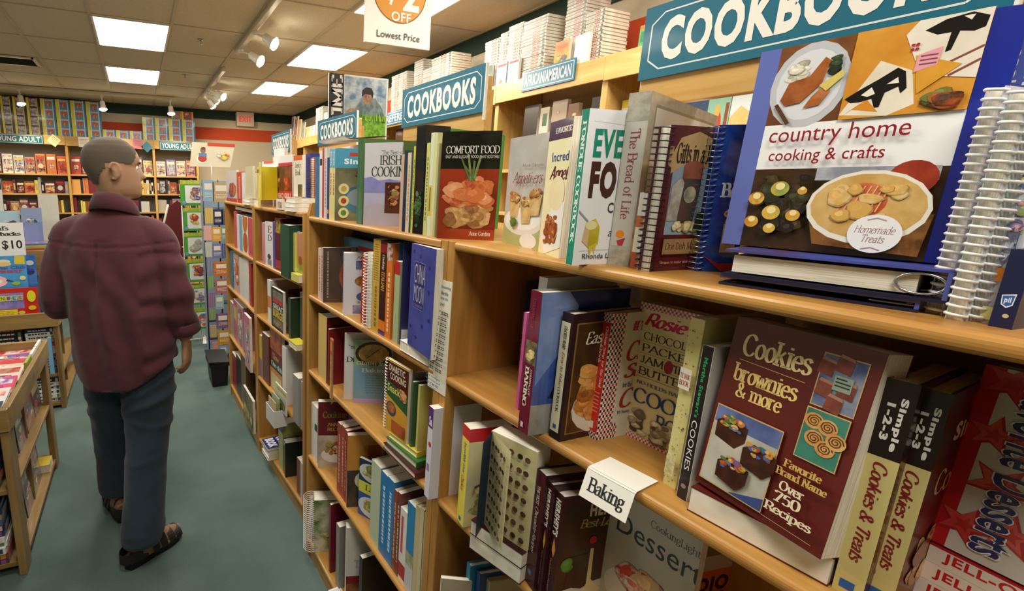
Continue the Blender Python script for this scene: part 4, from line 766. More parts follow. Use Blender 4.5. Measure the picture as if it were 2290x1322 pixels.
for i in range(3):
    t = thing('hardcover_book', ('lowest white gelatin dessert book lying in the pile', 'white gelatin dessert book lying in the middle of the pile', 'topmost white gelatin dessert book lying under the red upright one')[i], 'book', (cj.x - xj.x * .14 + yj.x * .003 * i, cj.y - xj.y * .14 + yj.y * .003 * i, Z2 + .0004 + i * .0208), (0, 0, rzj), 'gelatin dessert books'); g = MB(); H_ = .0205
    g.box(.001, .14, 0, .21, 0, .002, col='#e6e2da', m='semi'); g.box(.001, .14, 0, .21, H_ - .002, H_, col='#b31a22' if i == 2 else '#e6e2da', m='semi'); g.box(.138, .14, 0, .21, .002, H_ - .002, col='#e6e2da', m='semi')
    A = Art(g, (.14, 0, 0), (0, .21, 0), (0, 0, H_), 'semi'); A.text('JELL-O', .05, .2, .28, .85, '#c2202e', bold=.03); A.text('Favorite Desserts', .36, .2, .95, .85, '#2a2f66', bold=.02); g.build('cover', t)
    g = MB(); g.box(.003, .137, .002, .208, .002, H_ - .002, m='pages'); g.build('page_block', t)
zj = Z2 + 3 * .0208 + .001
hero('red and white gelatin dessert book standing cover out with red stars', zj, (2068, 1203), (2147, 811), rz=172, w=.16, t=.02, kind='hc', front='#c3bfb6', spine='#b31a22', m='semi', afront=a_jello, lean=-.07)
for i, (px, h, c, l) in enumerate((((1720, 1000), .20, '#e9e6df', 'white paged book in the shadow behind the cookies book'), ((1800, 1000), .215, '#4a1216', 'dark maroon book standing in the shadow behind the cookies book'), ((1850, 1003), .20, '#cfcac0', 'grey book standing in the shadow behind the treats pair'), ((1905, 1010), .195, '#8a8578', 'dull grey book deep behind the treats pair'), ((1960, 1015), .19, '#3a3432', 'dark book deep behind the red dessert book'))):
    c = onX(*px, .83); book(l, (.80, c.y, Z2), RIGHT,  .025, .08, h, spine=(['#e9e6df', '#4a1216', '#cfcac0', '#8a8578', '#3a3432'][i]), m='matte')
# third shelf
def s_incr(A): A.rect(0, 0, 1, 1, '#e3d24c'); A.rect(0, .88, 1, 1, '#c9242c'); A.text('Incredibly Easy', .3, .52, .66, .84, '#2b4f8f', 'serif', rot=-90, slant=.2); A.text('Chicken', .28, .34, .68, .50, '#b5303a', 'serif', rot=-90, slant=.2); A.rect(.3, .03, .6, .07, '#2c62b0')
def a_incr(A): A.rect(0, 0, 1, 1, '#dcd2a0', '#c9c4a0', 10); A.rect(0, .87, 1, 1, '#c9242c'); A.text('FAVORITE', .35, .91, 1.2, .95, '#f4ece0', 'serif'); A.text('Incredibly', .3, .68, 1.5, .80, '#2b4f8f', bold=.02); A.blobs(.05, .05, .95, .45, 22, .2, ['#c9b98a', '#8c8a5a', '#e6dcc0', '#4a4f34'], 5)
hero('yellow cookbook with a red top band at the left end of the third shelf', Z3, (1034.8, 1180), (1047, 960), rz=-100, w=.15, L=1021, spine='#e3d24c', front='#dcd2a0', m='semi', aspine=s_incr, afront=a_incr)
cw = onz(1048, 1225, Z3); fw = onz(1161, 1309, Z3); yd = fw - cw; Lw = yd.length; yd.normalize(); rzw = math.atan2(-yd.x, yd.y); xw = Vector((math.cos(rzw), math.sin(rzw), 0)); zz = Z3 + .0003
for i, hh in enumerate((.034, .032)):
    t = thing('hardcover_book', ('lower white-paged book lying under the truffle booklet', 'upper white-paged book lying under the truffle booklet')[i], 'book', tuple(Vector((cw.x, cw.y, 0)) - xw * .11 + Vector((0, 0, zz))), (0, 0, rzw)); g = MB(); g.box(0, .11, 0, Lw, 0, .0015, col='#3a1418', m='semi'); g.box(0, .11, 0, Lw, hh - .0015, hh, col='#3a1418' if i else '#d8d6d2', m='semi'); g.box(0, .0015, 0, Lw, .0015, hh - .0015, col='#d8d6d2', m='semi'); g.build('cover', t)
    g = MB(); g.box(.002, .109, .001, Lw - .001, .0016, hh - .0016, m='pages'); g.build('page_block', t); zz += hh + .0003
def a_truffle(A):
    A.rect(0, 0, 1, 1, '#d8cf9e', '#cfc590', 10); R = random.Random(3)
    for i in range(5):
        for j in range(7): u, v = .14 + .18 * i + R.uniform(-.02, .02), .09 + .135 * j; A.ell(u, v, .06, R.choice(['#3a2118', '#4a2a1c', '#2a1a16', '#5a3a24']), '#6b4a32', 60, n=12); A.lines(u - .06, v - .065, u + .06, v - .05, 1, '#8a805c', .5, i)
cz = zz; cc = Vector((cw.x + .012, cw.y - .004, 0)) + yd * .01
t = thing('cookbook', 'thick cookbook standing open at pages of round chocolates', 'book', tuple(cc - xw * .05 + Vector((0, 0, cz))), (0, 0, rzw)); g = MB(); g.box(0, .046, .004, .10, 0, .205, m='pages'); g.build('page_block', t)
g = MB(); g.quad((.0475, .004, 0), (.0475, .102, 0), (.0475, .102, .205), (.0475, .004, .205), col='#d8cf9e'); a_truffle(Art(g, (.0475, .006, 0), (0, .095, 0), (0, 0, .205), 'matte')); g.build('page', t)
for q, (a, b, nm) in enumerate(((.5, .075, 'page'), (1.25, .055, 'front_cover'))):
    g = MB(); c_, s_ = math.cos(a), math.sin(a); P0 = Vector((.048, .006, 0)); U = Vector((s_ * b, c_ * b, 0))
    g.quad(P0, P0 + U, P0 + U + Vector((0, 0, .205)), P0 + Vector((0, 0, .205)), col='#17324a' if q else '#d8cf9e')
    if not q: a_truffle(Art(g, P0, U, (0, 0, .205), 'matte'))
    g.build(nm, t)
def s_hersh(A): A.rect(0, 0, 1, 1, '#3a141a'); A.text("HERSHEY'S", .22, .62, .78, .95, '#efe6d8', rot=-90, bold=.05); A.poly([(.5, .60), (.75, .50), (.6, .42), (.35, .48)], '#c9863a', '#e0b060', 40); A.text('Best-Loved Recipes', .3, .08, .5, .40, '#a8806a', 'serif', rot=-90)
def a_hersh(A): A.rect(0, 0, 1, 1, '#34121a'); A.rect(.08, .06, .96, .92, '#241410', '#4a2018', 8); A.text("HERSHEY'S", .5, .80, 1.5, .92, '#d9cfc0', bold=.05); A.text('Best-Loved', .35, .70, 1.2, .78, '#b8a23c', 'serif', slant=.2); A.poly([(.08, .06), (.96, .06), (.96, .20), (.08, .12)], '#cfc6b4'); A.poly([(.2, .16), (.25, .44), (.75, .47), (.82, .2), (.5, .12)], '#241612', '#3a241c', 20); A.poly([(.6, .5), (.66, .5), (.68, .2), (.9, .08), (.5, .06), (.6, .16)], '#d9cf9a'); A.blobs(.08, .3, .3, .45, 6, .12, ['#3f7a2c', '#5a8f3a'], 4); A.ell(.62, .58, .07, '#b0202a')
def s_choc(A): A.rect(0, 0, 1, 1, '#4a1c22'); A.text('THE BEST', .32, .72, .6, .88, '#e6dccc', 'serif', rot=-90); A.text('Chocolate Recipes', .28, .30, .66, .70, '#e6dccc', 'serif', rot=-90, slant=.25, feet=False); A.rect(.3, .1, .6, .14, '#5a8ac0')
for i, (C_, tp, L_, fs_) in enumerate((((1192, 1323), (1203, 1062), 1172, s_choc), ((1208, 1334), (1222, 1083), 1197, s_hersh), ((1232, 1354), (1248, 1110), 1214, s_hersh))):
    hero(('maroon chocolate recipe book, first of the three dark hardcovers', 'dark maroon chocolate maker\'s book, middle of the three hardcovers', 'dark maroon chocolate maker\'s book showing its cake cover')[i], Z3, C_, tp, rz=-101, w=.11, L=L_, kind='hc', spine='#3a141a', front='#34121a', m='semi', aspine=fs_, afront=a_hersh)
def a_dess(A): A.rect(0, 0, 1, 1, '#c2bfb4', '#b2aea2', 8); A.text('CookingLight', .5, .84, 1.0, .91, '#5d5d5a', 'serif', thick=10, thin=6); A.text('Desserts', .14, .66, 1.15, .82, '#3c4650', bold=.0); A.ell(.5, .22, .42, '#d6d2c8', rv=.2); A.blobs(.2, .16, .85, .5, 16, .15, ['#b02a30', '#8f1c26', '#d8d2ca', '#c9a87a', '#cf6a50'], 6)
hero('grey dessert cookbook standing cover out behind the orange pair', Z3, (1330, 1330), (1340, 1060), rz=180, w=.15, t=.014, h=.235, front='#c2bfb4', spine='#b2aea2', m='semi', afront=a_dess)
def s_idiot(A): A.rect(0, 0, 1, 1, '#e0662a'); A.ell(.5, .86, .36, '#d8d4cc', n=14); A.ell(.5, .86, .2, '#3a3430', n=10); A.text("IDIOT'S GUIDE", .28, .3, .74, .76, '#23265a', rot=-90, bold=.04)
for i, (C_, tp, L_) in enumerate((((1480, 1395), (1500, 1227), 1456), ((1512, 1415), (1530, 1249), 1485))):
    hero(('orange and grey beginner\'s guide, left of the pair', 'orange and grey beginner\'s guide, right of the pair with its cover showing')[i], Z3, C_, tp, rz=-99, w=.15, L=L_, spine='#e0662a', front='#c8c4bc', m='semi', aspine=s_idiot, afront=lambda A: (A.rect(0, .35, 1, .8, '#e0662a'), A.text("IDIOT'S", .1, .5, .95, .72, '#23265a', bold=.05), A.text('GUIDE TO', .2, .39, .8, .48, '#23265a', bold=.02)))
hero('dark red book with a pale diamond at the bottom edge of the photo', Z3, (1675, 1415), (1690, 1262), rz=-93, w=.14, t=.02, spine='#5a1420', front='#6b1822', m='semi', afront=lambda A: A.poly([(.4, .6), (.6, .8), (.8, .6), (.6, .4)], '#d8c8c4'))
# shelf talker
p0 = onz(1322, 1042, Z2 + .001); p1 = onz(1429, 1100, Z2 + .001); fr = (p1 - p0).normalized(); n_ = Vector((-fr.y, fr.x, 0)); w_ = (p1 - p0).length
t = thing('shelf_talker', 'folded white card reading Baking hung over the shelf edge', 'sign', tuple(p0 - n_ * .006), (0, 0, math.atan2(fr.y, fr.x))); g = MB(); g.add([(0, .0, .001), (w_, 0, .001), (w_, .055, .001), (0, .055, .001), (0, -.002, -.001), (w_, -.002, -.001)], [(0, 1, 2, 3), (4, 5, 1, 0)], col='#ece8dc'); g.add([(0, .0, .0016), (w_, 0, .0016), (w_, .055, .0016), (0, .055, .0016)], [(0, 1, 2, 3)], col='#ece8dc'); g.build('flap', t)
g = MB(); O = Vector((0, -.003, -.001)); U = Vector((w_, 0, 0)); V = Vector((0, .026, .0) ) * 0 + Vector((0, .0, .042)); D_ = Vector((0, -.014, -.042)); g.add([O + D_, O + U + D_, O + U, O], [(0, 1, 2, 3)], col='#f1ede2'); A = Art(g, O + D_, U, -D_, 'matte', .0003); A.text('Baking', .12, .18, .88, .80, '#2c3430', 'serif', thick=17, thin=7); g.build('card', t)
# fourth shelf
def a_soup(A): A.rect(0, 0, 1, 1, '#b8aa94', '#a89a84', 6); A.text('Chicken', .4, .70, 1.1, .86, '#b02a34', 'serif', feet=False, slant=.25); A.text('Soup', .45, .52, 1.0, .68, '#b02a34', 'serif', feet=False, slant=.25); A.ell(.3, .45, .25, '#8a4a2c', rv=.12)
hero('white chicken soup book tilted at the bottom edge of the nearest bookcase', Z4, (975, 1470), (962, 1290), rz=-118, w=.07, t=.010, h=.225, spine='#e6e2da', front='#b8aa94', m='semi', afront=a_soup)
for i, (C_, tp, c, l) in enumerate((((1035, 1475), (1052, 1268), '#2a86ae', 'bright blue book at the bottom edge of the photo'), ((1056, 1490), (1072, 1286), '#2c4a86', 'dark blue book at the bottom edge of the photo'), ((1078, 1500), (1094, 1303), '#b8b49c', 'silver-grey book at the bottom edge of the photo'))):
    hero(l, Z4, C_, tp, rz=-100, w=.15, t=.016, kind='hc', spine=c, front=c, m='semi')
# ---------------------------------------------------------------- the other bookcases of the row
SHELF_NAME = {Z_TOP: 'on top of', Z2: 'on the second shelf of', Z3: 'on the middle shelf of', Z4: 'on the fourth shelf of', Z5: 'on the bottom shelf of'}
CASE_NAME = {'A': 'the nearest bookcase', 'B': 'the price-card bookcase', 'C': 'the third bookcase', 'D': 'the farthest bookcase'}
def small_print(col, seed=0, v0=.15, v1=.85, u0=.35, u1=.65):
    def f(A):
        R = random.Random(seed); v = v1
        while v > v0:
            l = R.uniform(.015, .05); A.mb.add([A.P(a, b) for a, b in ((u0, v - l), (u1, v - l), (u1, v), (u0, v))], [(0, 1, 2, 3)], col=col, m=A.m); v -= l + R.uniform(.008, .02)
        A.k += 1
    return f
_used = {}; TOPS = {}
def uniq(l):
    n = _used.get(l, 0); _used[l] = n + 1
    return l if not n else l.replace(' on', ', %s of its kind, on' % ORD[n], 1)
def row(key, z, items, inset=.012):
    p, d, n, rz, L = CASES[key]; last = .026; tops = [q for q in SHELF_Z if q > z]; room = (min(tops) - .022 - z) if tops else .4; cnt = 0; backs = []
    for it in items:
        o = it[5] if len(it) > 5 else {}; ins = o.get('inset', inset)
        if ins > .05 and not o.get('dz'): b0 = local(key, 0, ins, z); backs.append((colx(it[0], b0, d), colx(it[1], b0, d), ins))
    for it in items:
        xl, xr, yt, col, desc = it[:5]; o = it[5] if len(it) > 5 else {}; ins = o.get('inset', inset); dz = o.get('dz', 0); z0 = z + dz
        b0 = local(key, 0, ins, z0); sl, sr = colx(xl, b0, d), colx(xr, b0, d)
        deep = o.get('deep') or ins > .05
        if not deep: sl = max(sl, last + .0006)
        sr = max(sr, sl + .0035); sr = min(sr, L - .026)
        if sr - sl < .003: continue
        if not deep and not dz: last = sr
        pr = local(key, sr, ins, z0); h = o.get('h') or min(max(atxy(xr, yt, pr) - z0, .05), room - dz)
        lab = o.get('label') or uniq('%s %s %s' % (desc, SHELF_NAME[z], CASE_NAME[key])); kind = o.get('kind', 'pb'); m = o.get('m', 'semi'); grp = o.get('group')
        fr_ = o.get('front', col); cnt += 1; w_ = o.get('w', .16); TOPS[lab] = z0 + h; yw = abs(math.sin(math.radians(o.get('yaw', 0))))
        if ins <= .05:
            for a_, b_, i_ in backs:
                if a_ < sr + w_ * yw and b_ > sl: w_ = min(w_, i_ - ins - .004)
        if o.get('face'):
            t = o.get('t', .016); q = local(key, sl, ins + t, z0); r = book(lab, tuple(q), rz - math.pi / 2, t, sr - sl, h, kind=kind, spine=o.get('spine', col), front=fr_, m=m, afront=o.get('afront'), lean=-o.get('back', 0), group=grp)
            if kind == 'sp': coil(r, t, h, .009, .001, t * .6 + .003, o.get('wire', 'white_wire'))
        elif o.get('lie'):
            nl = o['lie']; hh = h / nl; w = o.get('w', .15)
            for k in range(nl):
                jig = .004 * ((k * 7) % 3 - 1); q = local(key, sl, ins + jig + .004, z0 + hh * k + .0003 * k); c_ = o.get('cols', [col])[k % len(o.get('cols', [col]))]
                t = thing('paperback_book', lab if nl == 1 else lab.replace(' lying flat', ' lying %s' % ('lowest' if k == 0 else 'topmost' if k == nl - 1 else ORD[k] + ' up'), 1), 'book', tuple(q), (0, 0, rz), grp); g = MB(); W_ = sr - sl
                g.box(0, W_, 0, w, 0, .001, col=c_, m=m); g.box(0, W_, 0, w, hh - .001, hh, col=c_, m=m)
                if o.get('spine_out'): g.box(0, W_, 0, .001, .001, hh - .001, col=c_, m=m)
                if o.get('atop') and k == nl - 1: o['atop'](Art(g, (0, 0, hh), (W_, 0, 0), (0, w, 0), m))
                g.build('cover', t); g = MB(); g.box(.001, W_ - .001, .0012, w - .001, .001, hh - .001, m='pages'); g.build('page_block', t)
        else:
            sp = o.get('aspine') or (small_print(o['tx'], cnt) if o.get('tx') else None)
            r = book(lab, tuple(local(key, sl, ins, z0)), rz + math.radians(o.get('yaw', 0)), sr - sl, w_, h, kind=kind, spine=col, front=fr_, m=m, aspine=sp, afront=o.get('afront'), group=grp, lean=o.get('lean', 0), mott=o.get('mott'))
            if kind == 'sp': coil(r, sr - sl, h, .0095, .001, max((sr - sl) * .55, .005), o.get('wire', 'white_wire'))
def photo(cols, seed, bg='#4a3a2a', n=18, box=(.05, .08, .95, .55), title=None, tc='#eee', tb=(.1, .75, .9, .88)):
    def f(A):
        A.rect(0, 0, 1, 1, bg, cols[0], 9); A.blobs(*box, n, .17, cols, seed)
        if title: A.text(title, *tb, tc, 'serif')
    return f
FOODC = ['#c97a3a', '#a8431f', '#e0b46a', '#7d9a4a', '#d9cfae', '#8a4a24']
def a_simply(A):
    A.rect(0, 0, 1, 1, '#6a6244', '#8a8a6a', 8); A.rect(0, .74, 1, 1, '#4a9ab8'); A.rect(.35, .90, 1, .95, '#c2402c'); A.text('Simple', .22, .77, 1.0, .87, '#eef2f4', bold=.04); A.text('Soups', .5, .60, 1.1, .70, '#2a1c14', 'serif', slant=.2); A.ell(.65, .30, .45, '#3a6a7c', '#4d8296', 14, rv=.2); A.ell(.65, .33, .36, '#8a9aa0', rv=.13)
    for v in (.45, .28, .11): A.ell(.22, v, .13, '#e3d898'); A.ell(.22, v, .07, ['#5a8a3a', '#b8402a', '#c9a05a'][int(v * 6) % 3])
def s_simply(A): A.rect(0, .74, 1, 1, '#6aa8c0'); A.text('Simple', .25, .77, .75, .97, '#e6eef0', rot=-90, bold=.03); small_print('#b8543a', 3, .4, .66)(A)
def a_irish(A):
    A.rect(0, 0, 1, 1, '#cbc8cc'); A.rect(0, 0, 1, .56, '#a8a8c4', '#b9b6c8', 6); A.poly([(0, .40), (0, .58), (.2, .60), (.4, .55), (.7, .57), (1, .54), (1, .40)], '#7c7cb4', '#9494c4', 8); A.poly([(0, 0), (0, .24), (.4, .28), (1, .22), (1, 0)], '#b5adb4', '#a8a2b0', 9)
    A.text('The Best of', .46, .86, 1.05, .91, '#7a7468', 'serif', thick=10, thin=5); A.text('IRISH', .42, .74, 1.0, .85, '#3c4434', 'serif', thick=13, thin=4); A.text('COOKING', .20, .60, 1.25, .72, '#3c4434', 'serif', thick=13, thin=4); A.rect(.58, .16, .98, .53, '#3a2018', '#5a3020', 30); A.blobs(.6, .2, .97, .5, 14, .09, ['#8a4a2a', '#6d7a3a', '#c98a5a', '#4a2416'], 3)
row('B', Z_TOP, [
    (704.6, 714, 350, '#2f6f9a', 'slim blue book at the left end', {'w': .13}), (714, 720, 336, '#e6e2dc', 'white spine with a black dot', {'aspine': lambda A: A.rect(.1, .78, .9, .88, '#20242a'), 'w': .13}), (720, 724, 331, '#b8303a', 'thin red spine', {'w': .14}),
    (724, 730.5, 330, '#d6d3cc', 'tall pale grey spine', {'w': .15, 'tx': '#8a8aa0'}), (730.5, 735, 352, '#2e3a78', 'thin navy spine with an orange sticker', {'aspine': lambda A: A.ell(.5, .12, .45, '#f08a22'), 'w': .14}),
    (736, 742, 333, '#ddd08c', 'cream and blue soups book, left of three copies', {'aspine': s_simply}), (742, 748, 333, '#ddd08c', 'cream and blue soups book, middle of three copies', {'aspine': s_simply}),
    (748, 754.5, 333, '#ddd08c', 'cream and sky blue simple soups book showing its cover', {'aspine': s_simply, 'front': '#6a6244', 'afront': a_simply, 'w': .135, 'yaw': -24}),
    (752, 808, 322, '#e9e6e2', 'white book with red lobsters behind the simple soups book', {'face': 1, 'inset': .165, 'afront': lambda A: A.blobs(.05, .5, .95, .95, 18, .12, ['#c2482c', '#a83420', '#d9694a'], 4)}),
    (797, 801, 309, '#3d6a4a', 'thin dark green shiny spine', {'m': 'gloss', 'w': .15}), (801, 804.5, 309, '#44704e', 'thin green shiny spine', {'m': 'gloss', 'w': .15}), (804.5, 808, 309, '#3f6b48', 'thin moss green shiny spine beside the Irish cookbook', {'m': 'gloss', 'front': '#5a7a4c', 'w': .2}),
    (892, 898, 345, '#c9a58c', 'thin peach spine right of the Irish cookbook', {'w': .12, 'inset': .02}), (898, 905, 336, '#17364a', 'glossy dark teal spine', {'m': 'gloss', 'w': .13}), (905, 913, 341, '#d6c0a0', 'cream hardcover spine', {'kind': 'hc', 'w': .12, 'tx': '#a89070'}), (913, 917, 341, '#1e4450', 'thin dark teal spine', {'w': .13}), (917, 921.5, 327, '#c9c23c', 'thin yellow spine', {'w': .12, 'tx': '#6a6a2a'}),
    (921.5, 941, 279, '#12181a', 'tall glossy black book with green leaves on its spine', {'m': 'gloss', 'kind': 'hc', 'aspine': lambda A: (A.blobs(.05, .02, .95, .42, 18, .3, ['#2c4a2a', '#3f6a38', '#1c2c1e', '#56764a'], 3)), 'w': .07}),
    (945, 952, 319, '#c9c978', 'thin lime yellow spine', {'w': .11, 'tx': '#6a6a3a'}), (953, 961, 296, '#d9dab8', 'cream spine with a yellow lower half', {'w': .10, 'aspine': lambda A: (A.rect(.1, .2, .9, .5, '#d6b83c'), A.rect(.3, .25, .6, .48, '#7a6a2a'))}), (961, 967, 296, '#d3d398', 'pale yellow spine', {'w': .10}), (967, 971, 320, '#b8b484', 'thin olive cream spine touching the comfort food book', {'w': .10})])
hero('tall green hardcover framing the comfort food book from behind', Z_TOP, (949, 523), (954, 281), Ft=(1130, 302), t=.006, spine='#4c8a44', front='#4c8a44', kind='hc', m='semi')
hero('white Irish cookbook with a lavender landscape', Z_TOP, (812, 503), (815, 320), Fn=(893, 507), t=.008, spine='#cbc8cc', front='#cbc8cc', kind='hc', m='gloss', afront=a_irish)
q = local('B', .10, .03, max(v for k, v in TOPS.items() if 'price-card' in k and any(s in k for s in ('slim blue', 'black dot', 'thin red spine', 'pale grey', 'thin navy', 'soups', 'lobsters'))) + .008); t = thing('magazine', 'white curled magazine lying across the book tops by the small COOKBOOKS sign', 'magazine', tuple(q), (0, 0, CASES['B'][3])); g = MB()
pts = [(.0, 0), (.02, -.006), (.06, -.004), (.11, .002), (.17, .008)]
for k in range(3): g.add([(-.06, y, z_ + .002 * k) for y, z_ in pts] + [(.17, y, z_ + .002 * k) for y, z_ in pts], [(i, i + 5, i + 6, i + 1) for i in range(4)], col='#eceaea', smooth=True)
g.build('pages', t)
def a_adv(A):
    A.rect(0, 0, 1, 1, '#dcdce4'); A.text('ADVENT', .35, .90, 1.1, .95, '#6a7090', 'serif'); A.rect(.35, .74, .72, .88, '#1e2440', '#6a7aa0', 40); A.ell(.62, .55, .3, '#b8894a', '#7a5a34', 50, rv=.09); A.ell(.66, .30, .28, '#4a6a9a', rv=.08); A.text('SOUTH', .4, .19, .8, .23, '#6a7090', 'serif'); A.rect(.28, .02, .8, .16, '#4a4a86', '#a0a0c8', 30)
def a_moon(A):
    A.rect(0, 0, 1, 1, '#3a3f8c', '#464c9c', 12); A.rect(.18, .40, .62, .84, '#2a2d6a'); A.frame(.18, .40, .62, .84, .008, '#8a8cc0'); A.text('CHINA', .2, .64, .62, .82, '#c9cade', bold=-.015); A.text('MOON', .2, .46, .60, .62, '#c9cade', bold=-.015); A.text('COOKBOOK', .22, .415, .58, .44, '#8a8cc0')
    for u, v in ((.12, .93), (.4, .9), (.78, .82), (.8, .6), (.1, .2), (.35, .12), (.6, .26), (.85, .35)): A.ell(u, v, .035, '#2c3076', n=8, rv=.018)
row('B', Z2, [
    (711, 717, 556, '#d9c9c0', 'pale shrink-wrapped spine, left of three', {'m': 'gloss', 'w': .14, 'tx': '#b0503a'}), (717, 722, 555, '#c9a8a0', 'pale shrink-wrapped spine, middle of three', {'m': 'gloss', 'w': .14, 'tx': '#a8443a'}),
    (722, 728, 554, '#cbb0a4', 'shrink-wrapped brown book with a red half circle', {'m': 'gloss', 'w': .10, 'yaw': -22, 'front': '#4a3830', 'afront': lambda A: (A.rect(0, 0, 1, 1, '#4f3c34', '#3d2e2a', 8), A.ell(1.0, .5, .42, '#8a3a24', '#a04a2c', 10, rv=.32), small_print('#9a8a7c', 4, .08, .93, .14, .2)(A))}),
    (742, 756, 538, '#d9d2ca', 'small white and red box', {'face': 1, 'inset': .13, 'afront': lambda A: A.rect(.35, .1, .85, .8, '#a8323a')}), (759, 905, 520, '#1c2c58', 'large navy book with a red spine, at the back', {'face': 1, 'inset': .19, 'afront': lambda A: A.rect(0, 0, .13, 1, '#9a2a34')}),
    (767, 833, 544, '#5aa6c8', 'sky blue simple recipes book at the back', {'face': 1, 'inset': .15, 'afront': lambda A: (A.rect(.5, .82, 1, .9, '#b83a30'), A.rect(0, 0, 1, .5, '#6aa08a'))}),
    (766, 775, 566, '#d6d8e0', 'white adventures cookbook with small pictures', {'w': .11, 'yaw': -20, 'front': '#dcdce4', 'afront': a_adv, 'aspine': small_print('#4a78a8', 2, .1, .9)}), (806, 817.5, 572, '#a8381f', 'thick red spine', {'tx': '#d89a7a'}), (818, 829, 566, '#e2e6ec', 'white plastic spiral book', {'kind': 'sp', 'front': '#dfe3ea', 'tx': '#8a90a0'}), (830, 845, 537, '#c9a23c', 'tall mustard spine with fine print', {'w': .17, 'aspine': lambda A: (A.lines(.2, .55, .8, .95, 16, '#8a6a1c', .4), small_print('#8a6a1c', 7, .1, .5)(A))}),
    (845, 859, 541, '#3c1a12', 'dark brown Italian cookbook spine with an orange foot', {'w': .18, 'kind': 'hc', 'aspine': lambda A: (A.rect(0, .88, 1, .97, '#8a1c22'), A.rect(0, .05, 1, .16, '#e0762a'), A.rect(0, 0, 1, .04, '#4a3a8a'), A.text('ITALIAN', .25, .48, .75, .68, '#d0a050', 'serif', rot=-90), A.text('Cooking', .28, .70, .72, .86, '#d8c8a8', 'serif', rot=-90, slant=.2))}),
    (859, 871, 546, '#d9742c', 'narrow orange spine with a speckled top', {'w': .15, 'aspine': lambda A: (A.rect(0, .82, 1, 1, '#c9b8a8', '#8a3a2a', 60), small_print('#f0d0a0', 5, .1, .7)(A))}), (871, 877, 541, '#3a6aa0', 'tall blue book with yellow letters', {'w': .14, 'front': '#3f72a8', 'afront': lambda A: A.text('FISH', .1, .72, .8, .84, '#e0c23c', bold=.04), 'inset': .03}), (877, 888, 586, '#a9b48a', 'short pale green spine with a red top', {'w': .11, 'aspine': lambda A: A.rect(0, .84, 1, 1, '#b02a2c')})])
hero('blue China Moon cookbook standing cover out beside the price card', Z2 + .028, (911, 768), (913, 543), Fn=(962, 806), t=.03, spine='#1e2360', front='#3a3f8c', back='#22265c', m='semi', afront=a_moon)
hero('navy open cover leaf on the left of the blue moon cookbook', Z2, (893, 772), (912, 545), rz=-112, w=.035, t=.004, spine='#23264e', front='#262a5a', afront=lambda A: A.rect(.1, .05, .6, .16, '#c9ccd6'))
row('B', Z2, [(893, 957, 750, '#eceae6', 'white-paged book lying under the blue moon cookbook', {'lie': 1, 'h': .027, 'deep': 1, 'w': .09, 'inset': -.004})])
def a_gluten(A): A.rect(0, 0, 1, 1, '#7aa0bc'); A.rect(0, .60, 1, 1, '#8ab07a'); A.ell(.5, .80, .48, '#3a2c1c', rv=.19); A.ell(.5, .80, .40, '#a8843c', '#c9a862', 40, rv=.15); A.line([(.3, .72), (.7, .9)], .02, '#4a3414'); A.text('Gluten-free', .06, .62, .95, .68, '#d9e6d0', 'serif'); A.text('Baking', .2, .49, .9, .57, '#e6ecf0', 'serif'); A.lines(.3, .14, .75, .46, 8, '#5a7a98', .2); A.rect(0, 0, 1, .08, '#b8a0c4')
def a_diab(A): A.rect(0, 0, 1, 1, '#d9a43a', '#cf9830', 8); A.poly([(0, .72), (0, 1), (1, 1), (1, .62)], '#4a1c16'); A.poly([(0, .52), (0, .72), (1, .62), (1, .38)], '#2c5a34'); A.line([(0, .985), (1, .985)], .03, '#d6b03a'); A.text('DIABETIC', .15, .86, .85, .95, '#e6d4b8', bold=.02); A.text('COOKING', .2, .75, .9, .84, '#e6d4b8', bold=.02); A.text('Snacks', .1, .57, .75, .68, '#e3cf6a', bold=.02); A.ell(.3, .34, .22, '#3a4a6a', rv=.1); A.ell(.3, .35, .17, '#c9823a', '#a8562a', 60, rv=.07); A.blobs(.6, .5, .98, .70, 9, .10, ['#c98a5a', '#a84a2a', '#d9b07a'], 3); A.rect(.35, .04, .95, .2, '#8a3a1c', '#b8602c', 20)
row('B', Z3, [(711, 730, 712, '#d6b66a', 'thick honey yellow book', {'w': .15, 'front': '#5a1418', 'kind': 'hc'}), (732, 735, 737, '#7a1c22', 'thin dark red cover', {'w': .2})])
q0 = onz(737, 890, Z3); t = thing('magazine', 'orange and cream food magazine curling at the front of the middle shelf', 'magazine', (q0.x, q0.y, Z3), (0, 0, CASES['B'][3])); g = MB(); cv = [(0, 0), (.012, .004), (.028, .001), (.042, -.006), (.05, -.016)]
g.add([(x, y, 0) for x, y in cv] + [(x, y, .225) for x, y in cv], [(i, i + 1, i + 6, i + 5) for i in range(4)], col='#d9b27a', cb='#c98a4a', sc=30, m='semi', smooth=True); A = Art(g, (.0, -.0005, .17), (.03, 0, 0), (0, 0, .05), 'semi'); A.rect(0, 0, 1, 1, '#d9602a'); A.rect(.1, .2, .9, .8, '#e88a4a'); g.build('cover', t)
hero('white-paged diabetes cookbook spread half open on the middle shelf', Z3, (769, 893), (757, 747), Fn=(788, 893), t=.02, w=.12, spine='#e2e0dc', front='#dcdad6', afront=lambda A: (A.text("'s", .1, .78, .3, .84, '#3a3a3a', 'serif'), A.text('Diabetic', .05, .58, .95, .66, '#3a3a3a', 'serif')))
hero('light green and blue gluten-free baking book', Z3, (790, 901), (797, 762), Fn=(842, 903), w=.13, t=.008, spine='#8ab07a', front='#7aa0bc', m='semi', afront=a_gluten)
hero('pale book with a dark picture behind the diabetic snacks book', Z3, (842, 873), (842, 790), rz=172, w=.08, t=.01, front='#cfc9b8', afront=lambda A: A.rect(.1, .4, .9, .8, '#2c3020'))
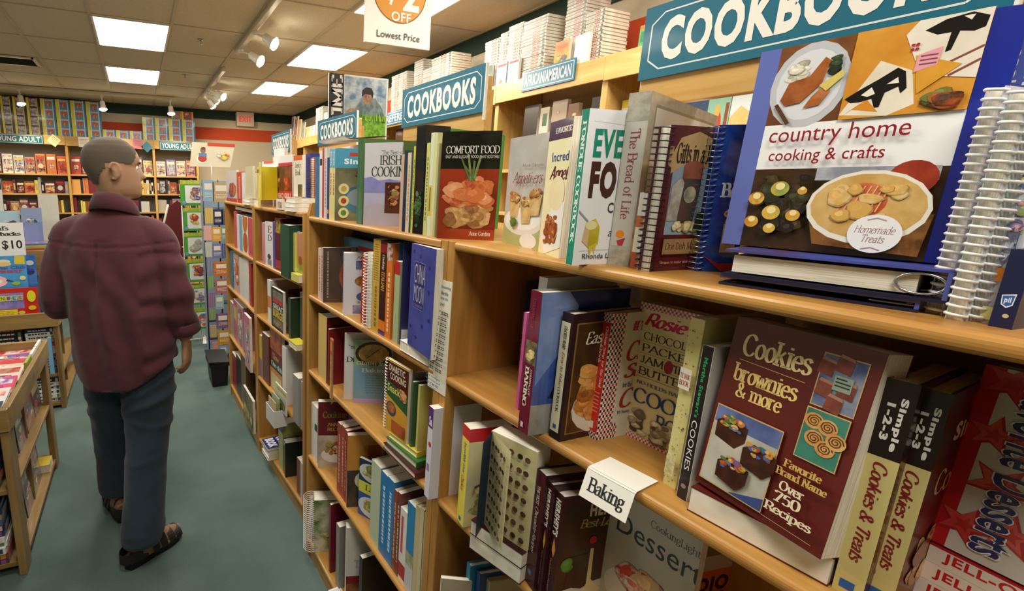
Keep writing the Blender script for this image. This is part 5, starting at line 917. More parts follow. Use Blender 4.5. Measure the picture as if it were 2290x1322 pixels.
LB = [(.0175, '#4a1c1e', 'maroon'), (.0185, '#2f6a3a', 'green'), (.016, '#d8c84a', 'yellow')]
p_, d_, n_, rz_, L_ = CASES['B']; c0 = onz(838, 962 + 26, Z3); zz = Z3 + .0003; s0 = (c0 - p_).dot(d_)
for k, (hh, c_, nm) in enumerate(LB):
    q = local('B', .665 + .004 * k, -.012 + .006 * k, zz); t = thing('hardcover_book', '%s bound book %s of the small pile on the middle shelf' % (nm, ('at the bottom', 'in the middle', 'at the top')[k]), 'book', tuple(q), (0, 0, rz_ + .05 * k)); W_ = .165 - .02 * k; g = MB()
    g.box(0, W_, 0, .14, 0, .002, col=c_, m='semi'); g.box(0, W_, 0, .14, hh - .002, hh, col=c_, m='semi'); g.box(W_ - .002, W_, 0, .14, .002, hh - .002, col=c_ if k < 2 else '#d8c84a', m='semi'); A = Art(g, (0, 0, hh), (W_, 0, 0), (0, .14, 0), 'semi'); A.rect(.1, .1, .6, .8, '#c9d0d8') if k == 2 else None; g.build('cover', t)
    g = MB(); g.box(.002, W_ - .0025, .0025, .137, .002, hh - .002, m='pages'); g.build('page_block', t); zz += hh + .0004
ZP = zz
b_, g_ = hero('spiral diabetic snacks cookbook standing on the small pile', ZP, (859, 955), (862, 788), Fn=(905, 992), w=.105, t=.012, h=.212, kind='sp', front='#d9a43a', m='semi', afront=a_diab); coil(b_, g_[2], g_[4], .009, .0012, .008, 'white_wire')
for k, (px, tp, c_, l, w) in enumerate((((906, 990), (910, 800), '#8a8c94', 'grey-edged thick book right of the diabetic snacks cookbook', .1), ((918, 1000), (922, 818), '#3a5a38', 'dark green spine right of the diabetic snacks cookbook', .14), ((932, 1010), (938, 842), '#c6bf6a', 'olive yellow book right of the diabetic snacks cookbook', .15))): hero(l, ZP, px, tp, rz=-97, w=w - .03, t=.010, h=.2 if k < 1 else .185, spine=c_, front=c_)
hero('white and purple book at the right end of the middle shelf by the price card', Z3, (958, 1118), (964, 888), rz=-95, w=.13, t=.022, h=.235, spine='#d9d6e0', front='#d6d3dc', m='semi', aspine=lambda A: (A.rect(0, .78, 1, 1, '#5a2c7a'), A.text('Sa', .2, .80, .8, .90, '#f0ecf4', bold=.04), A.ell(.6, .60, .3, '#c23a3a'), A.rect(.2, .3, .7, .38, '#9a7ab0')))
row('B', Z4, [
    (694, 709, 914, '#e6e4de', 'white book with a small green emblem', {'w': .12, 'aspine': lambda A: A.rect(.55, .55, 1, .68, '#2c4a3a')}), (711, 717, 899, '#8ab54a', 'lime green annual cookbook with red cover', {'w': .12, 'yaw': -22, 'front': '#7a1c1e', 'afront': lambda A: (A.rect(0, .5, 1, 1, '#6d181c'), A.rect(0, 0, 1, .5, '#c9bca8', '#a8907a', 10), A.text('Cooking', .15, .74, .95, .86, '#8a8a2c', 'serif'), A.text('ANNUAL', .3, .64, .95, .69, '#c9a05a', 'serif'), A.text('RECIPES', .3, .57, .95, .62, '#c9a05a', 'serif'), A.ell(.6, .2, .5, '#e2dcd0', rv=.12), A.blobs(.2, .15, .98, .42, 16, .14, FOODC, 3))}),
    (760, 800, 908, '#8a7ab8', 'lavender book behind the red annual volumes', {'face': 1, 'inset': .14}),
    (753, 761, 952, '#9c3a24', 'red annual recipe volume, first of four', {'tx': '#d9a080', 'group': 'red annual recipe volumes'}), (761, 768, 957, '#a53b26', 'red annual recipe volume, second of four', {'tx': '#d9a080', 'group': 'red annual recipe volumes'}), (768, 773, 965, '#8f2a20', 'red annual recipe volume, third of four', {'tx': '#d9a080', 'group': 'red annual recipe volumes'}),
    (773, 779, 974, '#8a1c1c', 'red annual recipe volume showing an orange cover', {'tx': '#d9a080', 'w': .13, 'yaw': -18, 'front': '#c98a3a', 'group': 'red annual recipe volumes', 'afront': lambda A: (A.rect(0, 0, 1, .52, '#4a4440', '#2a2624', 8), A.ell(.7, .38, .5, '#d9d2c4', rv=.16), A.text('Q', .55, .66, .9, .86, '#a8541c', 'serif'))})])
hero('light cookbook with blue and lime panels and a salad bowl', Z4, (801, 1147), (803, 997), Fn=(860, 1180), w=.11, t=.012, h=.215, spine='#d6cf4a', front='#4a62a8', m='semi', afront=lambda A: (A.rect(0, .62, 1, 1, '#1f3a66', '#2c2c20', 10), A.ell(.5, .80, .5, '#cfd0c8', rv=.16), A.blobs(.1, .7, .9, .95, 14, .13, ['#7d9a4a', '#d9cfae', '#8a5a34', '#b8c47a'], 5), A.rect(0, .42, 1, .62, '#d3d24c'), A.text('Light', .25, .46, 1.0, .58, '#5a6a2c', 'serif'), A.rect(0, 0, 1, .42, '#3a52a0'), A.ell(.5, .2, .5, '#c9d4e4', rv=.18), A.blobs(.15, .1, .9, .34, 12, .13, ['#7d9a4a', '#d9cfae', '#c9823a'], 8)))
row('B', Z4, [(826, 845, 1048, '#b9c8ac', 'pale sage green hardcover', {'kind': 'hc', 'w': .15, 'front': '#c4cdb4', 'label': 'pale sage green hardcover behind the blue annual volumes on the fourth shelf'}), (847, 860, 1066, '#2a7ab8', 'bright blue annual volume, left of the pair', {'tx': '#cfe0ee', 'w': .15, 'label': 'bright blue volume, left of the pair on the fourth shelf by the price card'}), (860, 874, 1080, '#2a7ab8', 'bright blue annual', {'tx': '#cfe0ee', 'w': .15, 'label': 'bright blue volume, right of the pair on the fourth shelf by the price card'}),
    (874, 881, 1100, '#8a4a34', 'brick brown spine', {'tx': '#d9b09a'}), (881, 888, 1105, '#7a3c2c', 'russet spine with white print', {'tx': '#e0c0a8'}), (889, 903, 1148, '#e2ded6', 'white spine with a red foot', {'aspine': lambda A: (A.rect(0, .06, 1, .26, '#b02a2c'), A.rect(.2, .4, .5, .9, '#c9485a'))}), (903, 919, 1136, '#2c82b8', 'tall shiny blue spine, grey lower half', {'m': 'gloss', 'aspine': lambda A: (A.rect(0, 0, 1, .3, '#c9ccd0'), A.rect(0, .3, 1, .45, '#8a8a5a', '#b8b48a', 30))}), (919, 928, 1136, '#c9b68c', 'beige hardcover spine, first of three', {'kind': 'hc'}), (928, 936, 1140, '#cfc09a', 'beige hardcover spine, second of three', {'kind': 'hc'}), (936, 943, 1150, '#b8ad8a', 'green-edged beige hardcover spine, third of three', {'kind': 'hc', 'front': '#2c5a34'})])
row('B', Z5, [(688, 698, 1113, '#dfe0e2', 'white coil-bound cookbook, left of two', {'kind': 'sp', 'w': .13, 'front': '#dcdcd8'}), (700, 712, 1118, '#dfe0e2', 'white coil-bound cookbook with a salad on its cover', {'kind': 'sp', 'w': .14, 'front': '#d9d0b4', 'afront': photo(['#5a7a34', '#7a3a24', '#c9b48a', '#8a9a5a'], 4, '#d9d0b4', 8, (.2, .2, .8, .45)), 'yaw': -20}), (735, 738, 1130, '#7a1c2a', 'thin dark red spine', {'w': .2}), (750, 757, 1180, '#8a8a84', 'grey thin spine', {'w': .16}), (770, 778, 1180, '#e0dcd6', 'white book with a red stripe', {'w': .14, 'front': '#ddd8d0', 'yaw': -18, 'afront': lambda A: (A.rect(0, .3, 1, .4, '#8a1c2a'), A.rect(0, 0, 1, .3, '#4a2c20', '#a86a3a', 12), A.text('TASTE', .2, .5, .9, .6, '#b8a4a8', 'serif'))}), (800, 806, 1250, '#2c2a26', 'dark thin book', {'w': .16})])
g = MB(); c0 = onz(742, 1318, Z5 + .001); g.box(0, .07, 0, .05, 0, .0012, col='#efece4'); Art(g, (0, 0, .0012), (.07, 0, 0), (0, .05, 0)).lines(.1, .1, .9, .9, 5, '#8a8880', .3); tag(g.build('paper_card', loc=(c0.x - .015, c0.y, Z5 + .001), rot=(0, 0, CASES['B'][3])), 'white printed card poking out over the bottom shelf edge', 'card')
# the price list card on the post
P_ = [onplane(x, y, tuple(local('A', 0, -.0015, 0)), CASES['A'][2]) for x, y in ((960, 617), (1011, 628), (995, 888), (956, 862))]
t = thing('price_card', 'tall cream price list card stuck on the post between the two near bookcases', 'card', tuple(P_[3])); g = MB(); O = Vector((0, 0, 0)); U = P_[2] - P_[3]; U.z = 0; Hh = Vector((0, 0, P_[0].z - P_[3].z)); nn = Vector((-1, 0, 0)) * .0012
g.add([O, U, U + Hh, Hh, O - nn, U - nn, U + Hh - nn, Hh - nn], [(0, 1, 2, 3), (4, 7, 6, 5), (0, 4, 5, 1), (1, 5, 6, 2), (2, 6, 7, 3), (3, 7, 4, 0)], col='#e9e4cf'); A = Art(g, O, U, Hh, 'matte', .0003)
for i, s in enumerate(('Multiple discounting', 'works like this', 'throughout the', 'store!')): A.text(s, (.06, .14, .14, .32)[i], .925 - .048 * i, (.94, .84, .84, .68)[i], .957 - .048 * i, '#4a6a8c', bold=.01)
for i in range(11): A.text(str(i + 1), .08, .70 - .05 * i, .15, .725 - .05 * i, '#3a3a34'); A.lines(.26, .70 - .05 * i, .5, .735 - .05 * i, 2, '#4a4a44', .6, i); A.lines(.58, .70 - .05 * i, .92, .735 - .05 * i, 2, '#4a4a44', .6, i + 40)
for i, s in enumerate(('Buy multiple', 'quantities and', 'SAVE MORE', 'TODAY!')): A.text(s, (.14, .1, .18, .3)[i], .125 - .033 * i, (.88, .9, .84, .7)[i], .15 - .033 * i, '#4a6a9a', bold=.02)
g.build('card', t)
# third bookcase
row('C', Z_TOP, [
    (576, 586, 373, '#d8c81c', 'bright yellow spine', {'w': .12, 'dz': .036, 'aspine': lambda A: (A.rect(.1, .82, .9, .93, '#3a3418'), A.rect(.2, .3, .7, .75, '#b8a81c'))}), (568, 578, 441, '#e6df8a', 'yellow-edged thick book lying flat at the left end', {'lie': 1, 'deep': 1, 'cols': ['#d9cc4a'], 'w': .085, 'h': .0355}),
    (614, 637, 330, '#e9e7e4', 'white book standing behind the lobster magazine', {'face': 1, 'inset': .13, 't': .02}),
    (612, 655, 345, '#e6e2e0', 'white magazine with a dark red food photo', {'face': 1, 'inset': .105, 't': .012, 'afront': lambda A: (A.rect(.18, .22, .98, .80, '#4a2a26', '#8a4434', 8), A.blobs(.2, .3, .95, .6, 14, .14, ['#c2482c', '#3a2624', '#8a2c20', '#d98a5a'], 4), A.rect(.18, .12, .98, .32, '#c01f34'), A.text('BBQ', .24, .16, .55, .28, '#f0d8d4', bold=.03), A.text('GRILL', .6, .18, .95, .28, '#f0d8d4', bold=.03), A.rect(.3, .80, .98, .86, '#c2303a'))}),
    (618, 633, 441, '#e9e4dc', 'small white book with a jar photo', {'face': 1, 'inset': -.004, 'h': .05, 't': .008, 'afront': lambda A: A.rect(.2, .15, .8, .75, '#8a5a44', '#c9a48a', 30)}),
    (636, 656, 444, '#e9e7e2', 'thick white book lying flat by the end panel', {'lie': 3, 'deep': 1, 'cols': ['#eceae6'], 'w': .11, 'inset': -.012}),
    (657, 676, 346, '#e6dcc8', 'white and green lettered book standing on the flat pile', {'face': 1, 'dz': .065, 'inset': .03, 'afront': lambda A: (A.rect(0, .88, 1, 1, '#d9692c'), A.text('Jerky', .15, .68, .85, .82, '#6a6a4a', 'serif'), A.text('Book', .2, .52, .8, .66, '#6a6a4a', 'serif'), A.rect(.5, 0, 1, .3, '#8a7a4a', '#5a4a2a', 20))}),
    (676, 684, 347, '#8a86b4', 'pale purple spine', {'inset': .10}), (684, 694, 343, '#2c3a8c', 'shiny royal blue spine', {'inset': .10, 'm': 'gloss', 'label': 'shiny royal blue spine behind the raised end panel'}), (694, 702, 352, '#c9501c', 'orange spiral book with black dots', {'inset': .10, 'kind': 'sp', 'wire': 'black', 'label': 'orange and black spiral book behind the raised end panel', 'front': '#d9602a'})])
c_ = local('C', .15, -.012, Z_TOP + .0005); t = thing('paper_sheet', 'tall yellow leaflet leaning on the yellow book', 'leaflet', tuple(c_), (0, .12, CASES['C'][3])); g = MB(); g.box(-.02, .022, 0, .0015, 0, .23, col='#e0d068', m='semi'); A = Art(g, (-.02, 0, .04), (.042, 0, 0), (0, 0, .19), 'semi'); A.rect(.05, .02, .95, .66, '#e9d878'); A.rect(.45, .7, .6, .9, '#b8862c'); g.build('sheet', t)
row('C', Z2, [
    (587, 594, 499, '#c98a94', 'pink spine at the left end', {'w': .12}), (594, 611, 499, '#dcdad6', 'white book with big red and blue letters', {'aspine': lambda A: (A.text('E', .35, .76, .85, .92, '#8a1c2c', 'serif'), A.text('D', .35, .58, .85, .72, '#23306a', 'serif'), A.ell(.5, .22, .22, '#3a3a40', rv=.06), A.rect(.3, .03, .8, .16, '#8a8a90'))}), (611, 616, 496, '#4a4496', 'purple spine', {}), (616, 628, 489, '#5a1424', 'tall maroon and gold book', {'w': .17, 'kind': 'hc', 'aspine': lambda A: (A.rect(0, .72, 1, .95, '#3a2414', '#c9a83c', 30), A.rect(0, .04, 1, .2, '#a8323a'))}),
    (640, 684, 492, '#cfccb8', 'pale book at the back right', {'face': 1, 'inset': .16}), (628, 647, 505, '#1f4a34', 'plain dark green hardcover', {'kind': 'hc', 'w': .16, 'm': 'matte', 'inset': -.02, 'yaw': 0}),
    (651, 681, 611, '#d9cf6a', 'yellow boxed book lying flat at the front right', {'lie': 1, 'deep': 1, 'w': .13, 'inset': -.018, 'h': .034, 'cols': ['#d9cf6a'], 'spine_out': 1}), (653, 659.5, 521, '#d8cf70', 'yellow children\'s cookbook spine standing on the flat box', {'dz': .036, 'inset': .0, 'deep': 1}), (665, 683, 522, '#c98a6a', 'pink and yellow cover standing on the flat box', {'face': 1, 'dz': .036, 'inset': .012, 't': .01, 'afront': lambda A: (A.rect(0, 0, 1, .35, '#cfc04a', '#8a9a4a', 20), A.rect(.7, 0, 1, 1, '#d9a83c'), A.ell(.4, .3, .25, '#a8582c'))})])
row('C', Z3, [(599, 606, 628, '#e3ddd2', 'white and orange thin spine', {'aspine': lambda A: A.rect(0, .35, 1, .62, '#d97a2c')}), (608, 634, 640, '#7a2028', 'dark red book at the back', {'face': 1, 'inset': .14}),
    (608, 633, 664, '#16181a', 'black framed barbecue book with a big yellow title', {'face': 1, 'inset': .005, 'h': .215, 'afront': lambda A: (A.rect(.12, .06, .98, .95, '#8a8270', '#6a6252', 20), A.rect(.12, .64, .98, .76, '#b8343a'), A.rect(.12, .26, .98, .64, '#1c1c1c'), A.text('GREAT', .14, .50, 1.0, .62, '#d9d6cc', bold=.04), A.text('BURGER', .14, .28, 1.25, .49, '#d6b83c', bold=.05), A.blobs(.14, .07, .9, .2, 8, .12, ['#7a8a4a', '#c98a5a', '#3a4a2c'], 3))}),
    (634, 641, 648, '#5a2c1c', 'brown spiral spine', {'kind': 'sp', 'wire': 'black', 'w': .15, 'inset': .03}), (641, 646, 668, '#4a5a2c', 'mottled olive spine', {'mott': ('#a85a2c', 60), 'inset': .03}), (646, 652, 668, '#20402c', 'dark green hardcover with a floral corner', {'kind': 'hc', 'w': .17, 'front': '#223c2a', 'yaw': -5, 'w': .13}), (671, 680, 657, '#7a766c', 'grey shrink-wrapped book at the right end', {'m': 'gloss', 'front': '#6a3a2c', 'inset': .05}),
    (645, 678, 766, '#d9c83c', 'yellow and white book lying flat at the front', {'lie': 1, 'deep': 1, 'inset': -.03, 'w': .055, 'h': .028, 'cols': ['#d9c83c']})])
row('C', Z4, [(581, 586, 752, '#c9b84a', 'thin yellow and purple spine', {'aspine': lambda A: A.rect(0, 0, 1, .45, '#8a6aa8')}), (588, 602, 754, '#6a3024', 'reddish brown slow cooker spine', {'w': .16}), (602, 632, 752, '#5a1c1c', 'slow cooker one-pot book standing cover out', {'face': 1, 'inset': .02, 'afront': lambda A: (A.rect(0, .66, 1, 1, '#8a3a24', '#b8683a', 12), A.rect(0, .5, 1, .64, '#6a1c1e'), A.text('Slow', .2, .52, .75, .62, '#d9863a', 'serif'), A.rect(0, .38, 1, .5, '#1c3a34'), A.text('One-dish', .1, .40, 1.0, .48, '#cfe0d4', 'serif'), A.rect(0, 0, 1, .36, '#c98a3c'), A.rect(.05, .02, .9, .28, '#c9b88a', '#d9cc9a', 20))}),
    (632, 640, 780, '#e2dfda', 'white leaflet holder', {'w': .1}), (616, 640, 826, '#d2cf9a', 'small cream and lilac recipe booklet in front', {'face': 1, 'inset': -.03, 'deep': 1, 'h': .125, 't': .006, 'afront': lambda A: (A.rect(0, 0, 1, .62, '#c4bcc8'), A.text('Nothing', .2, .78, 1.1, .90, '#7a7a6a', 'serif'), A.blobs(.1, .05, .9, .5, 10, .18, ['#8a9a4a', '#d9cf9a', '#6a5a34'], 3))}),
    (655, 668, 800, '#9a948c', 'thick grey-edged book leaning open at the right', {'w': .15, 'inset': -.01, 'h': .24}), (668, 680, 806, '#b8b6b2', 'pale grey book at the right end', {'w': .15, 'inset': .0, 'h': .23})])
row('C', Z5, [(585, 615, 908, '#a8323a', 'red magazine lying flat above the meat cookbook', {'lie': 3, 'dz': .20, 'h': .03, 'cols': ['#b83a40'], 'w': .1, 'inset': .06}), (588, 622, 925, '#3a2018', 'dark meat cookbook standing cover out', {'face': 1, 'inset': .115, 'h': .198, 'afront': lambda A: (A.rect(0, 0, 1, 1, '#2a1a14', '#6a3a24', 10), A.rect(.4, .62, 1, .95, '#8a8a7a'), A.text('R', .5, .68, .8, .88, '#e0e0d4', 'serif'))}),
    (586, 600, 984, '#23306a', 'thick blue and white book lying flat', {'lie': 4, 'deep': 1, 'h': .075, 'cols': ['#d9d9d6', '#d9d9d6', '#d9d9d6', '#23306a'], 'w': .14, 'inset': -.03, 'atop': lambda A: (A.text('BOOK', .08, .08, .92, .46, '#e9e9ee', bold=.05), A.text('COOK', .08, .54, .92, .92, '#e9e9ee', bold=.05))}),
    (624, 633, 950, '#a8ae6a', 'pale olive book', {'aspine': lambda A: A.rect(0, .8, 1, .94, '#23305a')}), (634, 642, 985, '#1c2620', 'black-green hardcover', {'kind': 'hc', 'w': .10, 'yaw': -10, 'h': .2}), (664, 672, 1010, '#8a3a2c', 'dark red and grey spine', {'h': .2}), (672, 682, 1030, '#d6d3cc', 'white book with salad photo at the right end', {'h': .2, 'w': .14})])
q = local('C', .42, -.03, Z4 - .03)
t = thing('leaflet_box', 'white leaflet box with recipe cards hung below the fourth shelf of the third bookcase', 'box', tuple(local('C', .40, -.075, .42)), (0, 0, CASES['C'][3])); g = MB(); W_, D_, H_ = .13, .07, .09
for a in ((0, W_, 0, .003, 0, H_), (0, W_, D_ - .003, D_, 0, H_), (0, .003, .003, D_ - .003, 0, H_), (W_ - .003, W_, .003, D_ - .003, 0, H_), (.003, W_ - .003, .003, D_ - .003, 0, .003)): g.box(*a, col='#dcdad6', m='semi')
g.build('tray', t)
for k in range(3): g = MB(); g.box(.01, W_ - .01, .012 + .018 * k, .016 + .018 * k, .004, .13 + .02 * k, col=['#c9b48a', '#a8b88a', '#d9d0c4'][k]); tag(g.build('recipe_card', loc=tuple(local('C', .40, -.075, .42)), rot=(0, 0, CASES['C'][3])), ['tan', 'green', 'white'][k] + ' recipe card standing in the white leaflet box', 'card')
hero('dark pasta cookbook standing at the right of the third bookcase, near the floor', Z5 + .15, (672, 992), (670, 882), rz=-170, w=.035, t=.006, h=.2, front='#3a1c14', afront=photo(['#c97a3a', '#a8431f', '#6a2a18'], 4, '#2a140e'))
# farthest bookcase
row('D', Z_TOP, [(507, 530, 380, '#d0c9c4', 'white and red children\'s cookbook standing cover out', {'face': 1, 'afront': lambda A: (A.rect(0, 0, 1, .12, '#b83a34'), A.rect(.1, .1, .6, .3, '#9a8ac0'), A.blobs(.2, .15, .95, .6, 10, .2, ['#b83a3a', '#8a2a44', '#d9763a', '#4a3a44'], 3))}), (531, 542, 384, '#c2402c', 'thick red spine', {'tx': '#e0a08a'}), (542, 546, 386, '#e0e2e4', 'white spine', {'w': .1}), (550, 566, 371, '#c9c4a4', 'beige book leaning on a white pile', {'dz': .04, 'deep': 1, 'face': 1}), (543, 556, 441, '#e6e4de', 'white book lying flat', {'lie': 2, 'cols': ['#e6e4e0'], 'inset': -.01, 'w': .10, 'deep': 1, 'h': .036}), (568, 572, 372, '#d6c0b4', 'thin pink spine', {'deep': 1, 'w': .1})])
t = thing('display_card', 'large white card standing on top of the farthest bookcase', 'card', tuple(local('D', .45, .24, Z_TOP + .001)), (-.05, 0, CASES['D'][3] + .25)); g = MB(); g.box(-.16, .22, 0, .004, .0, .27, col='#f0eee8', m='semi'); A = Art(g, (-.16, 0, 0), (.38, 0, 0), (0, 0, .27), 'semi'); A.rect(.05, .94, 1, 1, '#d9604a'); A.ell(.55, .66, .08, '#d9c4b4'); A.rect(.3, .5, .9, .54, '#a8b09a'); g.build('card', t)
row('D', Z2, [(525, 530, 474, '#c9505a', 'rose red thin book', {}), (531, 536, 480, '#dedad0', 'white thin book', {}), (537, 543, 483, '#6aa8cc', 'light blue book', {}), (543, 556, 486, '#ddd6c4', 'white book with orange fruit on its spine', {'aspine': lambda A: (A.ell(.5, .85, .4, '#c9702c'), A.ell(.5, .3, .4, '#b85a24'))}), (556, 566, 489, '#c94a62', 'rose pink book', {}), (526, 566, 468, '#1c2420', 'dark book lying across the others', {'lie': 1, 'deep': 1, 'dz': .262, 'h': .02, 'w': .14})])
row('D', Z3, [(517, 523, 564, '#2a7a9c', 'teal blue thin book', {}), (524, 536, 572, '#d2a49c', 'white and red cookbook', {'aspine': lambda A: (A.blobs(.05, .05, .95, .95, 16, .25, ['#b83a34', '#e0dcd0', '#c97a6a'], 3))}), (537, 547, 580, '#d9d6cc', 'tall white book, left of the pair', {}), (547, 558, 584, '#dcdad2', 'tall white book, right of the pair', {}), (558, 563, 590, '#a83a34', 'dark red thin book', {})])
row('D', Z4, [(514, 524, 680, '#a8a08c', 'grey magazine', {'m': 'gloss', 'mott': ('#d9d0c4', 30)}), (524, 532, 676, '#c94a6a', 'pink and yellow magazine', {'m': 'gloss', 'aspine': lambda A: A.rect(.1, .55, .9, .85, '#d9b84a')}), (532, 545, 690, '#b88a8c', 'red and white magazine', {'m': 'gloss', 'aspine': lambda A: A.blobs(.05, .05, .95, .95, 18, .25, ['#b83a4a', '#e0d4cc', '#8a4a5a'], 6)}), (548, 570, 712, '#c2808e', 'pink magazine standing cover out', {'face': 1, 'inset': -.03, 'deep': 1, 'm': 'gloss', 'afront': lambda A: (A.rect(0, .85, 1, 1, '#d0406a'), A.blobs(.05, .1, .95, .8, 20, .18, ['#c9a0a4', '#b04a6a', '#8a7a7c', '#d9c4c4'], 2))})])
row('D', Z5, [(521, 530, 800, '#8a2a34', 'red and grey magazine', {}), (530, 541, 806, '#241c18', 'black book', {'w': .15}), (541, 552, 806, '#6a5438', 'brown book', {'w': .15}), (545, 572, 872, '#5a4a30', 'olive food magazine standing cover out', {'face': 1, 'inset': -.02, 'deep': 1, 'h': .22, 'afront': photo(['#8a7a3a', '#c9b06a', '#5a6a34'], 3, '#4a3a24')}), (556, 570, 830, '#b0a8a0', 'pale box', {'inset': .18, 'w': .05})])
# ---------------------------------------------------------------- display tables on the left
def display_table(label, x0, x1, y0, y1, zt, rim, shelves, name='display_table'):
    t = thing(name, label, 'display table', (0, 0, 0), group='oak display tables'); w = .085; zr = zt - rim
    for x in (x0, x1 - .03):
        for y in (y0, y1 - w):
            g = MB(); g.box(x, x + .03, y, y + w, 0, zr - .0005, m='oak_z'); g.build('leg', t, bevel=.003)
    for a in ((x0 - .008, x1 + .008, y0 - .012, y0 + .012, 'oak_x'), (x0 - .008, x1 + .008, y1 - .012, y1 + .012, 'oak_x'), (x0 - .012, x0 + .012, y0 + .013, y1 - .013, 'oak_y'), (x1 - .012, x1 + .012, y0 + .013, y1 - .013, 'oak_y')):
        g = MB(); g.box(a[0], a[1], a[2], a[3], zr, zt, m=a[4]); g.build('rim_board', t, bevel=.004)
    g = MB(); g.box(x0 + .013, x1 - .013, y0 + .013, y1 - .013, zr + .005, zr + .02, m='oak_x'); g.build('tray', t)
    for z in shelves:
        g = MB(); g.box(x0 + .002, x1 - .002, y0 + .01, y1 - .01, z - .022, z, m='oak_y'); g.build('shelf', t, bevel=.003)
    g = MB(); g.box(x0 + .04, x1 - .04, (y0 + y1) / 2 - .006, (y0 + y1) / 2 + .006, shelves[-1], zr, m='oak_z'); g.build('divider_panel', t)
    return t
NX, NY0, NY1 = -.532, 2.062, 2.962
display_table('oak display table at the left edge, its tray full of picture books', -1.5, NX, NY0, NY1, .755, .095, (.40, .065))
def flat_book(label, o, w, d, h, col, rot=(0, 0, 0), art=None, group=None, m='semi', name='picture_book', cat='book', parent_pages=True, spine=None):
    """lying book: cover up, spine towards -y"""
    t = thing(name, label, cat, o, rot, group); g = MB(); g.box(-w / 2, w / 2, 0, d, 0, .001, col=col, m=m); g.box(-w / 2, w / 2, 0, d, h - .001, h, col=col, m=m); g.box(-w / 2, w / 2, 0, .001, .001, h - .001, col=spine or col, m=m)
    if art: art(Art(g, (-w / 2, 0, h), (w, 0, 0), (0, d, 0), m))
    A = Art(g, (-w / 2, 0, 0), (w, 0, 0), (0, 0, h), m)
    g.build('cover', t); g = MB(); g.box(-w / 2 + .001, w / 2 - .001, .0015, d - .001, .001, h - .001, m='pages'); g.build('page_block', t); return t
R = random.Random(11); PAL = ['#c9485a', '#e3c2b8', '#4a66b0', '#d9d6d0', '#8a5aa0', '#c98a4a', '#3a4a6a', '#e0d49a', '#6a8a5a', '#b83a34', '#d8a8b0', '#2c3a4a', '#9a8a6a']
def rart(seed):
    def f(A):
        q = random.Random(seed); a, b = q.choice(PAL), q.choice(PAL); A.rect(.06, .55, .94, .9, a, b, 20); A.blobs(.1, .1, .9, .5, 6, .14, PAL, seed); A.rect(.1, .92, .7, .97, q.choice(PAL))
    return f
k = 0
for j in range(6):
    for i in range(2 if j < 3 else 4):
        x = NX - .15 - .212 * i; y = NY0 + .02 + .146 * j; c = PAL[(k * 5 + j) % len(PAL)]
        if i == 0: c = ['#3a4250', '#cfd0cc', '#d0486a', '#e6c4bc', '#c9b89a', '#8a5a9a'][j]
        flat_book('%s picture book lying in the near display tray, row %s, %s from the aisle' % (hue_name(c), ORD[j], ORD[i]), (x, y, .682 + .002 * ((i + j) % 2)), .2, .17, .012 + .006 * R.random(), c, (.09, 0, R.uniform(-.06, .06)), rart(k), 'picture books in the near display tray'); k += 1
for i, (y, c) in enumerate(((2.82, '#e6e2d6'), (2.69, '#e9e4da'), (2.56, '#9ab04a'))):
    g = MB(); g.box(0, .012, 0, .12, 0, .085, col=c, m='semi'); tag(g.build('picture_book', loc=(NX - .03, y, .681)), '%s thin book against the aisle rim of the near tray, %s from its end' % (hue_name(c), ORD[i]), 'book')
def stack(label, x0, y0, z0, z1, w, d, cols, seed=0, th=(.018, .034), rz=0, group=None, spine_art=None, side=False):
    q = random.Random(seed); z = z0 + .0005; n = 0; hs = []
    while z < z1 - .012 and n < 40:
        h = min(q.uniform(*th), z1 - z); c = cols[n % len(cols)] if n < len(cols) else q.choice(cols); hs.append((z, h, c)); z += h + .0004; n += 1
    for i, (z, h, c) in enumerate(hs):
        t = thing('paperback_book', '%s paperback, %s from the bottom, %s' % (hue_name(c), ORD[i], label), 'book', (x0 + q.uniform(-.004, .004), y0 + q.uniform(-.003, .006), z), (0, 0, rz + q.uniform(-.03, .03)), group or 'piled paperbacks'); g = MB()
        g.box(0, w, 0, d, 0, .001, col=c, m='semi'); g.box(0, w, 0, d, h - .001, h, col=c, m='semi'); g.box(0, w, 0, .001, .001, h - .001, col=c, m='semi'); g.box(w - .001, w, .001, d, .001, h - .001, col=c, m='semi')
        A = Art(g, (0, 0, 0), (w, 0, 0), (0, 0, h), 'semi'); tc = '#1c1c22' if sum(C(c)) > .9 else '#d9d2c4'; A.lines(.1, .3, .75, .7, 1, tc, .9, seed * 50 + i); A.rect(.86, .1, .95, .9, q.choice(PAL)); g.build('cover', t)
        g = MB(); g.box(.001, w - .0012, .0012, d - .001, .001, h - .001, m='pages'); g.build('page_block', t)
DK = ['#2c2a2e', '#3a2420', '#1c2440', '#4a3a34', '#20303a', '#8a2c24', '#161a2a']
stack('lower front pile, near display table', -.80, 2.07, .065, .34, .205, .14, ['#5a3a2c', '#8a3a2c', '#e6e3de', '#e6e3de', '#e6e3de', '#2c3a5a', '#1c2440', '#4a5a86', '#a8805a', '#24304a'], 1, (.02, .03))
stack('upper front pile, near display table', -.80, 2.07, .40, .62, .205, .14, ['#1c2030', '#a8584a', '#16181c', '#1a1c22', '#1c2233', '#20242e', '#b8403a', '#d9cfa8'], 2, (.02, .028))
